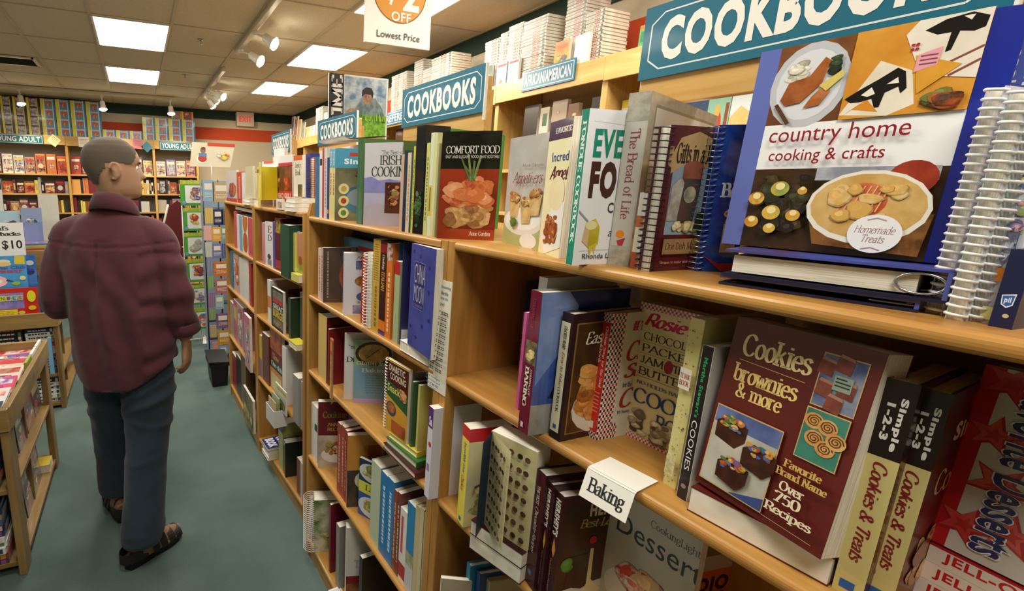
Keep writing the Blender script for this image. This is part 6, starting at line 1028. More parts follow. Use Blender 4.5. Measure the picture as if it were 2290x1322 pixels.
for q, (z, ys) in enumerate(((.40, (2.165, 2.365, 2.555, 2.735)), (.065, (2.165, 2.36, 2.54)))):
    for i, y in enumerate(ys):
        c = [['#2c3440', '#4a5a6a', '#8a2c3a', '#5a4a5a'], ['#3a2c34', '#4a3a5a', '#2c3a5a']][q][i]
        book('%s magazine facing the aisle, %s shelf of the near table, %s from the front' % (hue_name(c), ('upper', 'lower')[q], ORD[i]), (NX - .05, y, z), 0, .006, .172, (.225, .21, .23, .2)[i] if q == 0 else (.27, .28, .25)[i], spine=c, front=c, m='gloss', kind='mag', lean=-.06, afront=rart(60 + q * 7 + i), mott=('#8a8084', 22))
t = thing('paperback_book', 'yellow and white thick book lying on the lower aisle shelf of the near display table', 'book', (NX - .16, 2.74, .0655), (0, 0, 0)); g = MB(); g.box(0, .15, 0, .1, 0, .002, col='#c9b03a', m='semi'); g.box(0, .15, 0, .1, .043, .045, col='#c9b03a', m='semi'); g.build('cover', t); g = MB(); g.box(0, .149, .001, .099, .002, .043, m='pages'); g.build('page_block', t)
# far table with children's books
FX, FY0, FY1 = -.585, 3.72, 4.65
display_table('oak display table behind the man, stacked with children\'s books', -1.75, FX, FY0, FY1, .73, .105, (.27, .045))
WS = ['#e6e4de', '#dcd9d0', '#e6e4de', '#d6d2c6']
stack('white low pile, far display table', -.795, 3.76, .045, .245, .18, .15, ['#c9c6bc', '#e6e4de', '#e6e4de', '#d9d6cc', '#e6e4de', '#2c302c', '#9ab08a', '#16181c', '#24283a'], 5, (.024, .032), group='white piled paperbacks')
stack('upper mixed pile, far display table', -.795, 3.76, .27, .62, .18, .15, ['#3a3a3c', '#cfc9bc', '#5a4638', '#d9d4c8', '#2c3a6a', '#d6d0c4', '#e0dcd2'], 6, (.024, .032))
stack('upper left pile, far display table', -1.0, 3.76, .27, .62, .19, .15, DK, 7, (.024, .032)); stack('dark low left pile, far display table', -1.0, 3.76, .045, .245, .19, .15, DK, 8, (.024, .032))
book('light blue book standing in front of the piles of the far display table', (-.665, 3.731, .2705), 0, .03, .022, .27, spine='#7ab0d0', front='#6aa0c4', m='semi')
for i, (y, z, c) in enumerate(((3.96, .27, '#a8503a'), (4.05, .27, '#6a6a7a'), (4.15, .27, '#8a3a3a'), (3.98, .045, '#4a4a5a'), (4.1, .045, '#7a5a4a'))): book('%s book on the aisle side of the far display table, %s of five' % (hue_name(c), ORD[i]), (FX - .07, y, z), math.pi / 2, .03, .15, .19, spine=c, front=c)
def kid(label, px, yy, w, h, d, art, col, name='picture_book', lean=.07, spine=None, cat='book'):
    p = onY(*px, yy); z0 = .6465 if yy < 4.0 else 1.1305; lo = p.z - z0; t = thing(name, label, cat, (p.x - w, yy, z0), (-lean, 0, 0)); g = MB(); g.box(0, w, 0, d, 0, h + lo, col=col, m='gloss'); art(Art(g, (0, 0, lo), (w, 0, 0), (0, 0, h), 'gloss', .0004))
    if spine: Art(g, (w, 0, 0), (0, d, 0), (0, 0, h), 'gloss').rect(0, 0, 1, 1, spine)
    g.build('cover', t, bevel=.001); return t
def a_bluekid(A):
    A.rect(0, 0, 1, 1, '#3a8cc8', '#4a9cd4', 8); A.poly([(.74, .74), (.98, .72), (.98, .98), (.76, 1)], '#d6c23a'); A.ell(.5, .82, .16, '#e6d9a8', rv=.07); A.ell(.5, .74, .18, '#d9c488', rv=.07); A.text('Animal Club', .1, .58, .98, .68, '#5a4a9c', bold=.02); A.lines(.3, .45, .9, .55, 2, '#c2405a', .7); A.ell(.3, .2, .26, '#e0a0a8', '#f0c4c4', 10, rv=.18); A.ell(.38, .2, .06, '#f4ece0', rv=.06); A.poly([(.52, .2), (.72, .18), (.55, .26)], '#4a3a5a'); A.ell(.74, .12, .1, '#8ab84a', rv=.06); A.ell(.9, .28, .07, '#d9d49a', rv=.07)
def a_redkid(A):
    A.rect(0, 0, 1, 1, '#c2281f'); A.rect(.02, .30, .72, .84, '#7a70b0', '#9a90c8', 10)
    for i, (ch, c, b) in enumerate((('M', '#c23a3a', '#d9c43a'), ('A', '#3a8a4a', '#d97a3a'), ('N', '#5aa03a', '#e0cc4a'), ('I', '#8a4ab0', '#c9d84a'), ('E', '#4a8ab0', '#a8c8c0'), ('S', '#7a8a3a', '#c0b090'))): A.rect(.02 + .115 * i, .58, .13 + .115 * i, .76, b); A.text(ch, .04 + .115 * i, .61, .115 + .115 * i, .73, c, bold=.05)
    A.rect(.06, .04, .58, .28, '#d9cc2c'); A.lines(.1, .08, .5, .24, 3, '#a89a3a', .35); A.ell(.88, .7, .09, '#d9d02c', rv=.2); A.ell(.88, .3, .08, '#d6b82c', rv=.08); A.ell(.66, .16, .07, '#d9c04a', rv=.06)
kid('red and yellow boxed activity book at the front of the far display table', (88, 706), 3.80, .30, .205, .03, a_redkid, '#c2281f')
kid('bright blue children\'s book with a pink bird behind the red box', (62, 641), 3.86, .27, .22, .02, a_bluekid, '#3a8cc8')
kid('second blue children\'s book peeking out at the right', (84, 640), 3.90, .12, .225, .02, lambda A: (A.rect(0, 0, 1, 1, '#2c5ca8', '#4a80c0', 8), A.ell(.7, .75, .2, '#d6d6d0', rv=.08), A.blobs(.4, .3, .95, .6, 7, .12, ['#1c2a5a', '#3a4a8a'], 3)), '#2c5ca8')
kid('navy box behind the red activity box', (100, 706), 3.945, .16, .30, .02, lambda A: A.rect(0, 0, 1, 1, '#1c2c4a', '#24406a', 8), '#1c2c4a')
p = onY(58, 566, 4.0); t = thing('price_sign', 'white sign reading Kid\'s Paperbacks with prices up to 10', 'sign', (p.x, 4.0, p.z - .03), (-.02, 0, 0)); g = MB(); g.box(-.32, 0, 0, .004, 0, .25, col='#eceae2', m='semi'); A = Art(g, (-.32, 0, 0), (.32, 0, 0), (0, 0, .25), 'semi'); A.text("Kid's", .42, .78, .72, .90, '#3a3c3a', 'serif', thick=22, thin=10); A.text('Paperbacks', .14, .60, .95, .74, '#3a3c3a', 'serif', thick=22, thin=10); A.text('$4 - $10', .04, .22, .95, .50, '#2c302c', bold=.02); g.build('card', t); g = MB(); g.box(-.2, -.1, .0045, .01, -.36, .1, col='#d9d6cc', m='semi'); g.build('stand', t)
tiers = [(.92, 'red and orange', '#a83a34'), (.95, 'green', '#8aa05a'), (.975, 'yellow', '#b8a04a'), (.995, 'blue', '#5a6a9a')]
for i, (w, n, c) in enumerate(tiers): flat_book('%s picture book lying in the heap behind the Kid\'s sign' % n, (-.80, 4.05, 1.1305 + .0115 * i), .36, .2, .011, c, (0, 0, .05 * i), rart(30 + i))
for i, (px, w, h, c, l) in enumerate((((98, 538), .16, .14, '#7a86b0', 'lavender blue book standing behind the heap of picture books'), ((95, 508), .14, .15, '#8a9ab8', 'grey and blue picture book with a dark animal behind the Kid\'s sign'), ((46, 512), .13, .14, '#a8c4d0', 'pale blue booklet rising behind the Kid\'s sign'), ((10, 500), .1, .26, '#d6d3c8', 'white card at the left edge behind the Kid\'s sign'), ((134, 510), .14, .27, '#c9c6b8', 'pale grey card stand beside the man\'s shoulder'))):
    kid(l, px, 4.26 + .05 * i, w, h, .01, lambda A, i=i, c=c: (A.rect(0, 0, 1, 1, c), A.blobs(.1, .1, .9, .5, 6, .2, [c, '#4a4a56', '#c9c9c4'], i) if i in (1, 2) else None), c, lean=.1)
g = MB(); g.box(-1.6, -.62, 4.03, 4.6, .646, 1.13, m='oak_x'); tag(g.build('display_riser', bevel=.004), 'oak riser box at the back of the far display table', 'riser')
# ---------------------------------------------------------------- back wall: young adult bookcase
BAYS = ((-1.88, -.87, 'left'), (-.83, .235, 'middle'), (.275, .84, 'right'))
TOPC = {'left': ['#d9d2c4', '#5a2420', '#e6e2d8', '#d9dce0', '#c99a8a', '#d98a4a', '#c9702c', '#d9602a'], 'middle': ['#b83a3c', '#8a2c2c', '#6a4a34', '#d9c9a0', '#a8884a', '#c9b87a', '#4a3a30', '#d6c48a'], 'right': ['#d6cfc4', '#7a6a9a', '#e6cfc0', '#c98a8a']}
SPC = ['#2c3040', '#6a2a24', '#c97a4a', '#8a90b0', '#c9c4b8', '#a8343a', '#d9cf6a', '#3a2420', '#1c2440', '#d9a05a', '#5a3a44', '#b8b0a0', '#8a4a2c', '#20242a', '#d6d0c0', '#7a2c34']
R = random.Random(21); hid = []
def proj_x(p): v = Vector(p) - EYE; return CX + FPX * v.dot(CR) / v.dot(CF)
def proj_y(p): v = Vector(p) - EYE; return CY - FPX * v.dot(CU) / v.dot(CF)
def tiny(label, x, y, z, w, d, h, col, art=None, group=None, name='novel', rot=(0, 0, 0)):
    g = MB(); g.box(0, w, 0, d, 0, h, col=col, m='semi'); g.box(.001, w - .001, .001, d - .001, h - .002, h + .0002, col='#e6dfcc', m='semi')
    if art: art(Art(g, (0, 0, 0), (w, 0, 0), (0, 0, h), 'semi', .0006))
    return tag(g.build(name, loc=(x, y, z), rot=rot), label, 'book', group)
def fart(c, s):
    def f(A):
        q = random.Random(s); A.rect(.06, .08, .94, .92, q.choice(SPC + [c, c]), c, 26); A.rect(.1, .72, .9, .86, q.choice(['#e6dcc8', '#d9b85a', '#c2402c', '#e9e4da'])); A.ell(.5, .4, .28, q.choice(['#e0c4a0', '#d9863a', '#c9c4c8', '#b83a3a']), q.choice(SPC), 40)
    return f
for x0, x1, bn in BAYS:
    cols = TOPC[bn]; n = len(cols); w = (x1 - x0) / n
    for i, c in enumerate(cols):
        tiny('%s novel facing out, %s on the lit top shelf, %s young adult bay' % (hue_name(c), ORD[i], bn), x0 + w * i + .006, 7.60, 1.7355, w - .014, .03, R.uniform(.2, .28), c, fart(c, i), 'face-out books on the lit top shelf', rot=(-.1, 0, 0))
    for si, z in enumerate((1.475, 1.215, .955, .695, .435)):
        x = x0; i = 0
        while x < x1 - .03:
            face = R.random() < .3; w = R.uniform(.09, .14) if face else R.uniform(.022, .045)
            if x + w > x1: break
            q = proj_x((x + w / 2, 7.56, z + .1)); yq = proj_y((x + w / 2, 7.56, z + .1))
            if (170 < q < 300 and yq < 450) or (120 < q < 385 and 450 <= yq < 560) or (100 < q < 405 and yq >= 560) or (q < 100 and yq > 560): hid.append((x, z, w)); x += w + .001; i += 1; R.random(); continue
            c = R.choice(SPC); h = R.uniform(.15, .215)
            tiny('%s novel%s, %s from the left post, %s shelf, %s young adult bay' % (hue_name(c), ' facing out' if face else '', ORD[min(i, 58)], ORD[si + 1], bn), x, 7.56 + (.03 if face else 0), z + .0004, w - .002, .03 if face else .12, h, c, fart(c, i + si * 30) if face else (lambda A, c=c, i=i: A.rect(.2, .25, .8, .75, R.choice(['#d9d2c0', '#c9a85a', '#1c1c22', '#b8b0a8']))), 'young adult books'); x += w + .001; i += 1
g = MB()
for x, z, w in hid: g.box(x, x + w - .002, 7.56, 7.68, z + .0004, z + R.uniform(.15, .21), col=R.choice(SPC), m='semi')
tag(g.build('shelved_books'), 'rows of mixed novels on the lower back shelves, hidden behind the man', 'books', kind='stuff')
# comic sets piled on the header
def comic(seed, dark):
    def f(A):
        q = random.Random(seed)
        if dark: A.rect(0, 0, 1, 1, '#15140f'); A.rect(0, 0, .2, 1, '#cfc02c'); A.rect(.24, .08, .74, .92, '#6a5a5a', '#b8a8a8', 30); A.rect(.74, 0, .82, 1, '#b8a82c')
        else: A.rect(0, 0, 1, 1, '#5a90bc'); A.rect(0, 0, .22, 1, '#d6cf3a'); A.rect(.22, 0, .28, 1, '#d9e0e4'); A.ell(.54, .5, .2, '#c97a44', '#a8503a', 50, rv=.34); A.ell(.56, .3, .12, '#7a3a3a', '#d9b08a', 50, rv=.18); A.rect(.30, .74, .78, .92, '#8aa8c8', '#c9b8b0', 40); A.rect(.8, 0, .86, 1, '#c9d8e0'); A.rect(.92, 0, 1, 1, '#3a6a9a')
    return f
def block(c0, c1, rows, base, wname, dark=False, n0=0):
    xs = [onY(px, 300, 7.6).x for px in c0]
    for ci in range(len(xs) - 1):
        for ri in range(rows):
            w = xs[ci + 1] - xs[ci] - .003
            tiny('%s comic box, %s column, %s row up, %s' % ('black and yellow' if dark else 'blue and yellow', ORD[ci], ORD[ri], wname), xs[ci], 7.60, 2.2357 + ri * (base + .0006), w, .05, base - .0006, '#15140f' if dark else '#5a90bc', comic(ci * 7 + ri, dark), 'comic set boxes above the young adult bookcase', 'comic_box')
block((-20, 9, 36, 66, 97), 0, 4, .118, 'dark far left block', True); block((97, 130, 163, 197, 230), 0, 4, .118, 'tall blue block'); block((230, 260, 290, 319), 0, 1, .118, 'low middle block'); block((320, 348, 378, 408, 437), 0, 3, .105, 'right end block')
for i, (a, b, c) in enumerate(((383, 406, '#6a8a5a'), (406, 432, '#8a2c2c'))):
    x0, x1 = onY(a, 250, 7.6).x, onY(b, 250, 7.6).x; tiny('%s comic box on top of the right end block' % ('green' if i == 0 else 'red and yellow'), x0, 7.60, 2.2357 + 3 * .1056 + .0005, x1 - x0 - .003, .05, .11, c, lambda A, i=i: (A.rect(0, 0, .15, 1, '#d6b83a'), A.rect(.85, 0, 1, 1, '#d9822c'), A.blobs(.2, .1, .8, .9, 6, .2, ['#3a2420', '#b83a34', '#c9a89a'], i)), 'comic set boxes above the young adult bookcase', 'comic_box')
# ---------------------------------------------------------------- paperback stacks on the right wall bookcase
R = random.Random(9); SZ = 2.2435
def pstack(a, b, ytop, x, label, thk=.0165, hue='#a8403a', depth=.17):
    p = Vector((x, 0, SZ)); d = Vector((0, -1, 0)); sa, sb = colx(a, p, d), colx(b, p, d); W = sb - sa - .004; ya = -sa - .002
    H = atxy(b, ytop, (x, -sb)) - SZ; n = max(1, int(H / thk)); g = MB()
    g.box(0, W, .0024, depth, 0, .0009, col='#cbc5b6', m='matte'); g.box(0, W, .0024, depth, thk - .0022, thk - .0013, col='#cfc9bb', m='matte'); ch = .003; g.add([(0, ch * .8, .0009), (W, ch * .8, .0009), (W, 0, ch), (0, 0, ch), (W, 0, thk - ch - .0013), (0, 0, thk - ch - .0013), (W, ch * .8, thk - .0022), (0, ch * .8, thk - .0022)], [(0, 1, 2, 3), (3, 2, 4, 5), (5, 4, 6, 7)], col='#d3cdc0', m='matte'); g.box(.002, W - .002, .003, depth - .002, .0009, thk - .0022, m='pages')
    A = Art(g, (0, 0, 0), (W, 0, 0), (0, 0, thk - .0013), 'semi', .0004); A.lines(.08, .35, .40, .7, 1, '#8a8478', .8, int(a)); A.lines(.46, .3, .78, .75, 1, hue, .9, int(b)); A.rect(.86, .2, .95, .8, '#4a5a4a')
    first = None
    for i in range(n):
        loc = (x + R.uniform(-.002, .002), ya + R.uniform(-.0025, .0025), SZ + i * thk); rz = RIGHT + R.uniform(-.012, .012)
        if first is None: o = first = g.build('thin_paperback', loc=loc, rot=(0, 0, rz))
        else: o = first.copy(); COL.objects.link(o); o.location = loc; o.rotation_euler = (0, 0, rz)
        tag(o, 'thin white paperback in the ' + label, 'book', 'white paperbacks in the ' + label)
for args in ((706, 722, 236, 2.15, 'short stack farthest down the right wall', .022), (724, 740, 243, 2.16, 'low stack second farthest down the right wall', .022), (873, 889, 162, 2.15, 'left half of the stack beside the boy poster'), (889, 906.7, 157, 2.15, 'right half of the stack beside the boy poster'),
             (922, 942, 130, 2.17, 'stack left of the teal cookbooks sign top, taller one'), (942, 960, 146, 2.15, 'lower stack behind the teal cookbooks sign'), (960, 1005, 112, 2.14, 'wide stack with a shaded side above the teal cookbooks sign'),
             (1078, 1112, 80, 2.15, 'stack at the left of the long tall group'), (1111, 1128, 64, 2.15, 'narrow stack second in the long tall group'), (1128, 1160, 46, 2.14, 'tall stack third in the long tall group'), (1160, 1214, 24, 2.13, 'wide tall stack at the right of the long tall group'),
             (1253, 1298, -25, 2.16, 'tallest stack, cut by the top edge of the photo'), (1299, 1343, 12, 2.13, 'wide stack beside the African/American sign with green spine ends')):
    pstack(*args[:6] if len(args) == 6 else args[:5] + (.0165,), hue='#b04a40') if False else pstack(args[0], args[1], args[2], args[3], args[4], *(args[5:6] or (.0165,)))
def upr(label, a, b, y0, y1, x, col, art=None, z=SZ, t=.02, group=None, lean=-.02, n=1):
    p = Vector((x, 0, z)); d = Vector((0, -1, 0)); sa, sb = colx(a, p, d), colx(b, p, d); h = max(.08, atxy(b, y0, (x, -sb)) - z); w = sb - sa
    for k in range(n):
        q = Vector((x + t * (1 + k) + .002 * k, -sa, z)); book(label if k == 0 else label + ', copy %s behind it' % ORD[k], tuple(q), FACE, t, max(w, .03), h, front=col, spine=col, m='semi', afront=art, lean=lean, group=group)
def a_snow(A): A.rect(0, 0, 1, 1, '#7a90b8', '#a8b8d0', 10); A.rect(.1, .82, .95, .92, '#c23a34'); A.poly([(.1, .2), (.4, .65), (.8, .6), (.95, .25), (.6, .45), (.3, .4)], '#d9dfe8'); A.poly([(.3, .05), (.5, .3), (.7, .05)], '#6a4a2c')
for i, (a, b, y0) in enumerate(((1108, 1130, 137), (1133, 1157, 128))): upr('blue snow scene paperback facing out before the stacks, %s of two' % ('left' if i == 0 else 'right'), a, b, y0, 0, 2.105, '#7a90b8', a_snow)
upr('dark green and red paperback partly hidden by the teal cookbooks sign', 1078, 1096, 145, 0, 2.105, '#3a5a4a', lambda A: A.blobs(.1, .1, .9, .9, 8, .2, ['#a83a34', '#2c4a3a', '#c9c4b8'], 2), n=2)
upr('orange and yellow adventure paperback above the African/American sign', 1236, 1268, 86, 0, 2.105, '#c9862c', lambda A: (A.rect(0, 0, 1, 1, '#b8702c', '#c9a03a', 14), A.text('TALES', .15, .72, .9, .86, '#d9482c', bold=.05), A.blobs(.1, .05, .9, .55, 10, .16, ['#3a5a4a', '#7a3a2c', '#4a6a8a', '#c9a03a'], 3)), n=2)
upr('glare-white paperback leaning right of the orange adventure paperback', 1281, 1312, 72, 0, 2.105, '#e3e6e0', lambda A: A.rect(.1, .3, .9, .7, '#d6dcd2', '#eef0ea', 10), n=1)
upr('small green and orange paperback at the edge of the big sign', 1426, 1443, 54, 0, 2.11, '#5a9a6a', lambda A: (A.rect(0, .8, 1, 1, '#d9702c'), A.rect(.2, .2, .8, .7, '#3a7a4a')), n=2)
S2Z = 1.7355
for i, (a, b, y0, c, l) in enumerate(((1160, 1190, 232, '#2a1614', 'dark maroon book under the African/American sign'), (1195, 1214, 239, '#cfc9ba', 'white book with a palm print under the African/American sign'), (1220, 1252, 222, '#b8a894', 'tan wrapped book under the African/American sign'), (1255, 1278, 230, '#8a5a34', 'brown and gold book under the African/American sign'), (1305, 1334, 214, '#26221e', 'black book with white ovals beside the pine post'), (1372, 1391, 223, '#d9d6cc', 'white and yellow NI book right of the pine post'), (1460, 1500, 205, '#8a867e', 'grey photo book below the big sign'), (1504, 1560, 200, '#3a4a6a', 'navy and grey book below the big sign'), (1562, 1610, 196, '#8ab8a0', 'green book with a red figure below the big sign'), (1612, 1668, 190, '#cfd8d6', 'pale landscape book next to the standing binder'),
                                       (880, 905, 285, '#5a2c1c', 'brown box book in the shade below the wall header'), (915, 935, 275, '#3a2420', 'dark brown book below the wall header'), (1040, 1062, 262, '#7a4a34', 'russet book beside the pine post at the cookbooks sign'))):
    upr(l, a, b, y0, 0, 2.2, c, {1: lambda A: (A.poly([(.2, .1), (.5, .6), (.9, .2)], '#3a3a30'), A.rect(.3, .7, .8, .9, '#3a6a4a')), 2: lambda A: A.blobs(.2, .1, .9, .9, 7, .2, ['#8a5a34', '#c23a34', '#d9d0c0'], 4), 3: lambda A: A.blobs(.1, .1, .9, .9, 9, .2, ['#c9a05a', '#5a2c1c', '#d9c48a'], 5), 4: lambda A: [A.ell(.2 + .3 * k, .6, .1, '#c9c4b4', rv=.12) for k in range(3)], 5: lambda A: (A.rect(0, .88, 1, 1, '#d6c23a'), A.text('NI', .2, .68, .7, .8, '#3a4450', 'serif')), 8: lambda A: (A.ell(.5, .5, .2, '#c2402c', rv=.2), A.ell(.45, .7, .12, '#d9a84a', rv=.1), A.rect(.8, .2, .95, .8, '#8a4a2c')), 9: lambda A: (A.poly([(0, .2), (0, .6), (.4, .75), (1, .6), (1, .2)], '#c9b06a', '#d9c48a', 12), A.poly([(0, 0), (0, .2), (.6, .35), (1, .1), (1, 0)], '#a8b89a'))}.get(i), S2Z, .025)
for i in range(28):
    y = 4.05 + .105 * i; c = SPC[(i * 7) % len(SPC)]
    if any(abs(y - q) < .06 for q in RY): continue
    book('%s book facing out, right wall top shelf, %s toward the far corner' % (hue_name(c), ORD[i]), (2.2, y, S2Z), FACE, .02, .09, R.uniform(.18, .27), spine=c, front=c, mott=(SPC[(i * 5 + 3) % len(SPC)], 30), lean=-.1, group='face-out books on the right wall top shelf')
# colourful clutter in the far right corner above the bookcase
for i, (px, yt, w, c) in enumerate(((648, 258, .12, '#3a4a7a'), (656, 262, .12, '#8a3a34'), (664, 268, .1, '#c99a3a'), (672, 275, .12, '#4a6a5a'), (682, 285, .12, '#d9a83c'), (690, 290, .1, '#b8b0a0'), (697, 295, .1, '#7ab0c4'))):
    p = Vector((2.14, 0, SZ)); s = colx(px, p, Vector((0, -1, 0))); h = max(.14, min(.36, atxy(px, yt, (2.14, -s)) - SZ)); book('%s book on the right wall bookcase, %s from the far corner' % (hue_name(c), ORD[i]), (2.16, -s, SZ), FACE, .02, w, h, spine=c, front=c, mott=('#c9b89a', 25), lean=-.1, group='books in the far corner above the wall bookcase')
# ---------------------------------------------------------------- racks at the end of the row
RY_ = 4.9
t = thing('puzzle_rack', 'white wire rack hung with green children\'s puzzle cards', 'rack', (.46, RY_ + .05, 0)); g = MB()
for x in (-.06, .08): g.tube([(x, .03, 0), (x, .03, 1.66)], .006, 6, m='white_wire')
for z in (.02, .5, 1.0, 1.5): g.tube([(-.08, .03, z), (.12, .03, z)], .004, 6, m='white_wire')
g.tube([(-.12, -.1, .006), (-.12, .16, .006)], .006, 6, m='white_wire'); g.tube([(.12, -.1, .006), (.12, .16, .006)], .006, 6, m='white_wire'); g.build('frame', t)
R = random.Random(4)
rows_ = ((405, 463, 404, 460), (412, 458, 465, 517), (413, 462, 520, 574), (417, 465, 578, 632), (423, 467, 635, 683), (428, 470, 687, 738))
PC = [['#3a4a9a', '#c98a3a', '#d9c4b0'], ['#b89ab8', '#d6c22c', '#b83a3a'], ['#c9c4b4', '#a8a490', '#b83a34'], ['#b8402c', '#d9a84a', '#4a4a6a'], ['#d9863a', '#c9c4b4', '#4a6ab0'], ['#d9602a', '#c9d0d0', '#3a7ab8']]
for i, (a, b, y0, y1) in enumerate(rows_):
    p = onY(a, y1, RY_); q = onY(b, y0, RY_); w, h = q.x - p.x, q.z - p.z; g = MB(); g.box(0, w, 0, .012, 0, h, col='#4a9a3a', m='semi'); A = Art(g, (0, 0, 0), (w, 0, 0), (0, 0, h), 'semi', .0005); A.rect(0, .84, 1, 1, '#b8b83a', '#8aa83a', 20); A.rect(.17, .1, .85, .80, '#e3e0d6'); A.blobs(.22, .14, .80, .76, 9, .14, PC[i], i); A.ell(.12, .12, .08, '#6a9ac0')
    tag(g.build('puzzle_card', loc=(p.x, RY_, p.z), rot=(0, 0, (.12 if i == 0 else 0))), 'green framed puzzle card, %s from the top of the wire rack' % ORD[i], 'puzzle', 'green puzzle cards')
P0 = (.66, 4.25)
t = thing('pocket_rack', 'black wire pocket rack of small study guides beside the farthest bookcase', 'rack', (P0[0], P0[1] + .06, 0)); g = MB()
for x in (-.13, -.0, .13): g.tube([(x, .02, 0), (x, .02, 1.66)], .006, 6, m='black')
g.box(-.15, .15, -.06, .12, 0, .018, m='black')
for z in (.25, .42, .58, .75, .92, 1.08, 1.25, 1.42): g.tube([(-.14, -.035, z), (.14, -.035, z)], .004, 6, m='black'); g.box(-.14, .14, -.03, .02, z - .03, z - .026, m='black')
g.build('frame', t)
prow = [(455, 477, 403, 450, '#8ab0c8'), (477, 513, 408, 452, '#b8a078'), (459, 476, 465, 500, '#c9b060'), (478, 497, 468, 504, '#23305a'), (497, 512, 468, 503, '#1c2450'), (457, 473, 505, 538, '#d9a8a0'), (475, 494, 508, 540, '#d9a03a'), (495, 512, 506, 540, '#6a9a9a'), (460, 474, 542, 575, '#b8c0b0'), (476, 496, 545, 578, '#6a78a8'), (497, 513, 545, 578, '#4a5a86'), (463, 476, 582, 610, '#7a86a8'), (479, 513, 585, 618, '#c9702c'), (465, 478, 618, 645, '#7aa05a'), (482, 511, 623, 658, '#a86a70'), (466, 480, 655, 688, '#8a6a90'), (482, 500, 660, 692, '#8ab0c0'), (469, 482, 693, 715, '#7a9a5a'), (485, 512, 700, 735, '#7a5a80'), (471, 484, 728, 755, '#b8a070'), (488, 515, 738, 772, '#c9902c'), (477, 488, 765, 797, '#c98a7a'), (491, 508, 772, 806, '#8a9ac0')]
for i, (a, b, y0, y1, c) in enumerate(prow):
    p = onY(a, y1, P0[1]); q = onY(b, y0, P0[1]); w, h = q.x - p.x, q.z - p.z; g = MB(); g.box(0, w, 0, .014, 0, h, col=c, m='semi'); A = Art(g, (0, 0, 0), (w, 0, 0), (0, 0, h), 'semi', .0005)
    if w > .07: A.rect(.15, .55, .85, .85, hue_name(c) == 'x' or '#e0dccf'); A.lines(.15, .15, .85, .4, 3, '#e6e0d0', .4, i)
    else:
        for k in range(3): A.line([(.25 + .25 * k, .04), (.25 + .25 * k, .96)], .02, '#e0dcd0')
    tag(g.build('study_guide', loc=(p.x, P0[1], p.z)), '%s study guide %s in the black pocket rack, %s counting down' % (hue_name(c), 'facing out' if w > .07 else 'turned sideways', ORD[i]), 'booklet', 'study guides in the pocket rack')
# bin and paper on the floor
t = thing('plastic_bin', 'black plastic bin with a lid askew on the carpet by the far bookcase', 'bin', (.475, 3.70, 0)); g = MB(); x0, x1, y0, y1, hh, e = -.02, .125, 0, .24, .20, .012
b = [(x0 + e, y0 + e, .001), (x1 - e, y0 + e, .001), (x1 - e, y1 - e, .001), (x0 + e, y1 - e, .001), (x0, y0, hh), (x1, y0, hh), (x1, y1, hh), (x0, y1, hh)]
bi = [(x0 + .004, y0 + .004, hh), (x1 - .004, y0 + .004, hh), (x1 - .004, y1 - .004, hh), (x0 + .004, y1 - .004, hh), (x0 + e + .004, y0 + e + .004, .006), (x1 - e - .004, y0 + e + .004, .006), (x1 - e - .004, y1 - e - .004, .006), (x0 + e + .004, y1 - e - .004, .006)]
g.add(b + bi, [(0, 3, 2, 1), (0, 1, 5, 4), (1, 2, 6, 5), (2, 3, 7, 6), (3, 0, 4, 7), (4, 5, 9, 8), (5, 6, 10, 9), (6, 7, 11, 10), (7, 4, 8, 11), (8, 9, 13, 12), (9, 10, 14, 13), (10, 11, 15, 14), (11, 8, 12, 15), (12, 13, 14, 15)], m='black'); g.box(x0 - .01, x1 + .01, y0 - .01, y0, hh - .02, hh, m='black'); g.box(x0 - .01, x0, y0, y1, hh - .02, hh, m='black'); g.build('tub', t)
g = MB(); g.rbox(-.035, .135, -.012, .25, -.006, .008, .006, 1, m='black'); g.build('lid', t, loc=(0, 0, hh + .016), rot=(.09, .08, 0))
p = onz(447, 765, 0); g = MB(); g.add([(0, 0, .002), (.13, -.03, .004), (.17, .17, .02), (.03, .22, .006)], [(0, 1, 2, 3)], col='#e3e0d2'); tag(g.build('paper_sheet', loc=(p.x + .02, p.y - .08, 0)), 'white sheet of paper lying on the carpet by the racks', 'paper')
# topper card on a stem and puzzle stand
t = thing('rack_topper', 'white card with two children\'s drawings and a red top stripe, on a thin stem', 'sign', (.70, 4.74, 1.6555), (0, 0, .05)); g = MB(); w, h = .40, .22; g.add([(-w / 2 - .03, 0, .13), (w / 2 - .05, 0, .13), (w / 2, 0, .13 + h), (-w / 2, 0, .13 + h)], [(0, 1, 2, 3)], col='#d3c9ae'); g.add([(-w / 2 - .03, .003, .13), (w / 2 - .05, .003, .13), (w / 2, .003, .13 + h), (-w / 2, .003, .13 + h)], [(3, 2, 1, 0)], col='#d3c9ae')
A = Art(g, (-w / 2, 0, .13), (w, 0, 0), (0, 0, h), 'matte', .0006); A.rect(.35, .86, 1.0, 1.0, '#c2402c'); A.ell(.2, .32, .12, '#e6e0cc', rv=.2); A.ell(.22, .34, .10, '#b83a2c', rv=.15); A.rect(.14, .42, .32, .56, '#5a80a8'); A.ell(.24, .68, .06, '#8a6a54', rv=.12); A.ell(.25, .76, .05, '#5a4434', rv=.06); A.blobs(.52, .25, .86, .62, 9, .06, ['#4a5a8a', '#b83a34', '#c9c05a', '#d9d6cc'], 3); g.build('card', t)
g = MB(); g.tube([(-.03, .002, 0), (-.03, .002, .14)], .004, 6, m='white_wire'); g.build('stem', t)
t = thing('puzzle_stand', 'striped blue, red and yellow puzzle stand beside the puzzle rack', 'stand', (.70, 4.68, 0)); g = MB(); g.box(-.14, .16, 0, .12, .0, 1.655, col='#8a9ab0', m='semi')
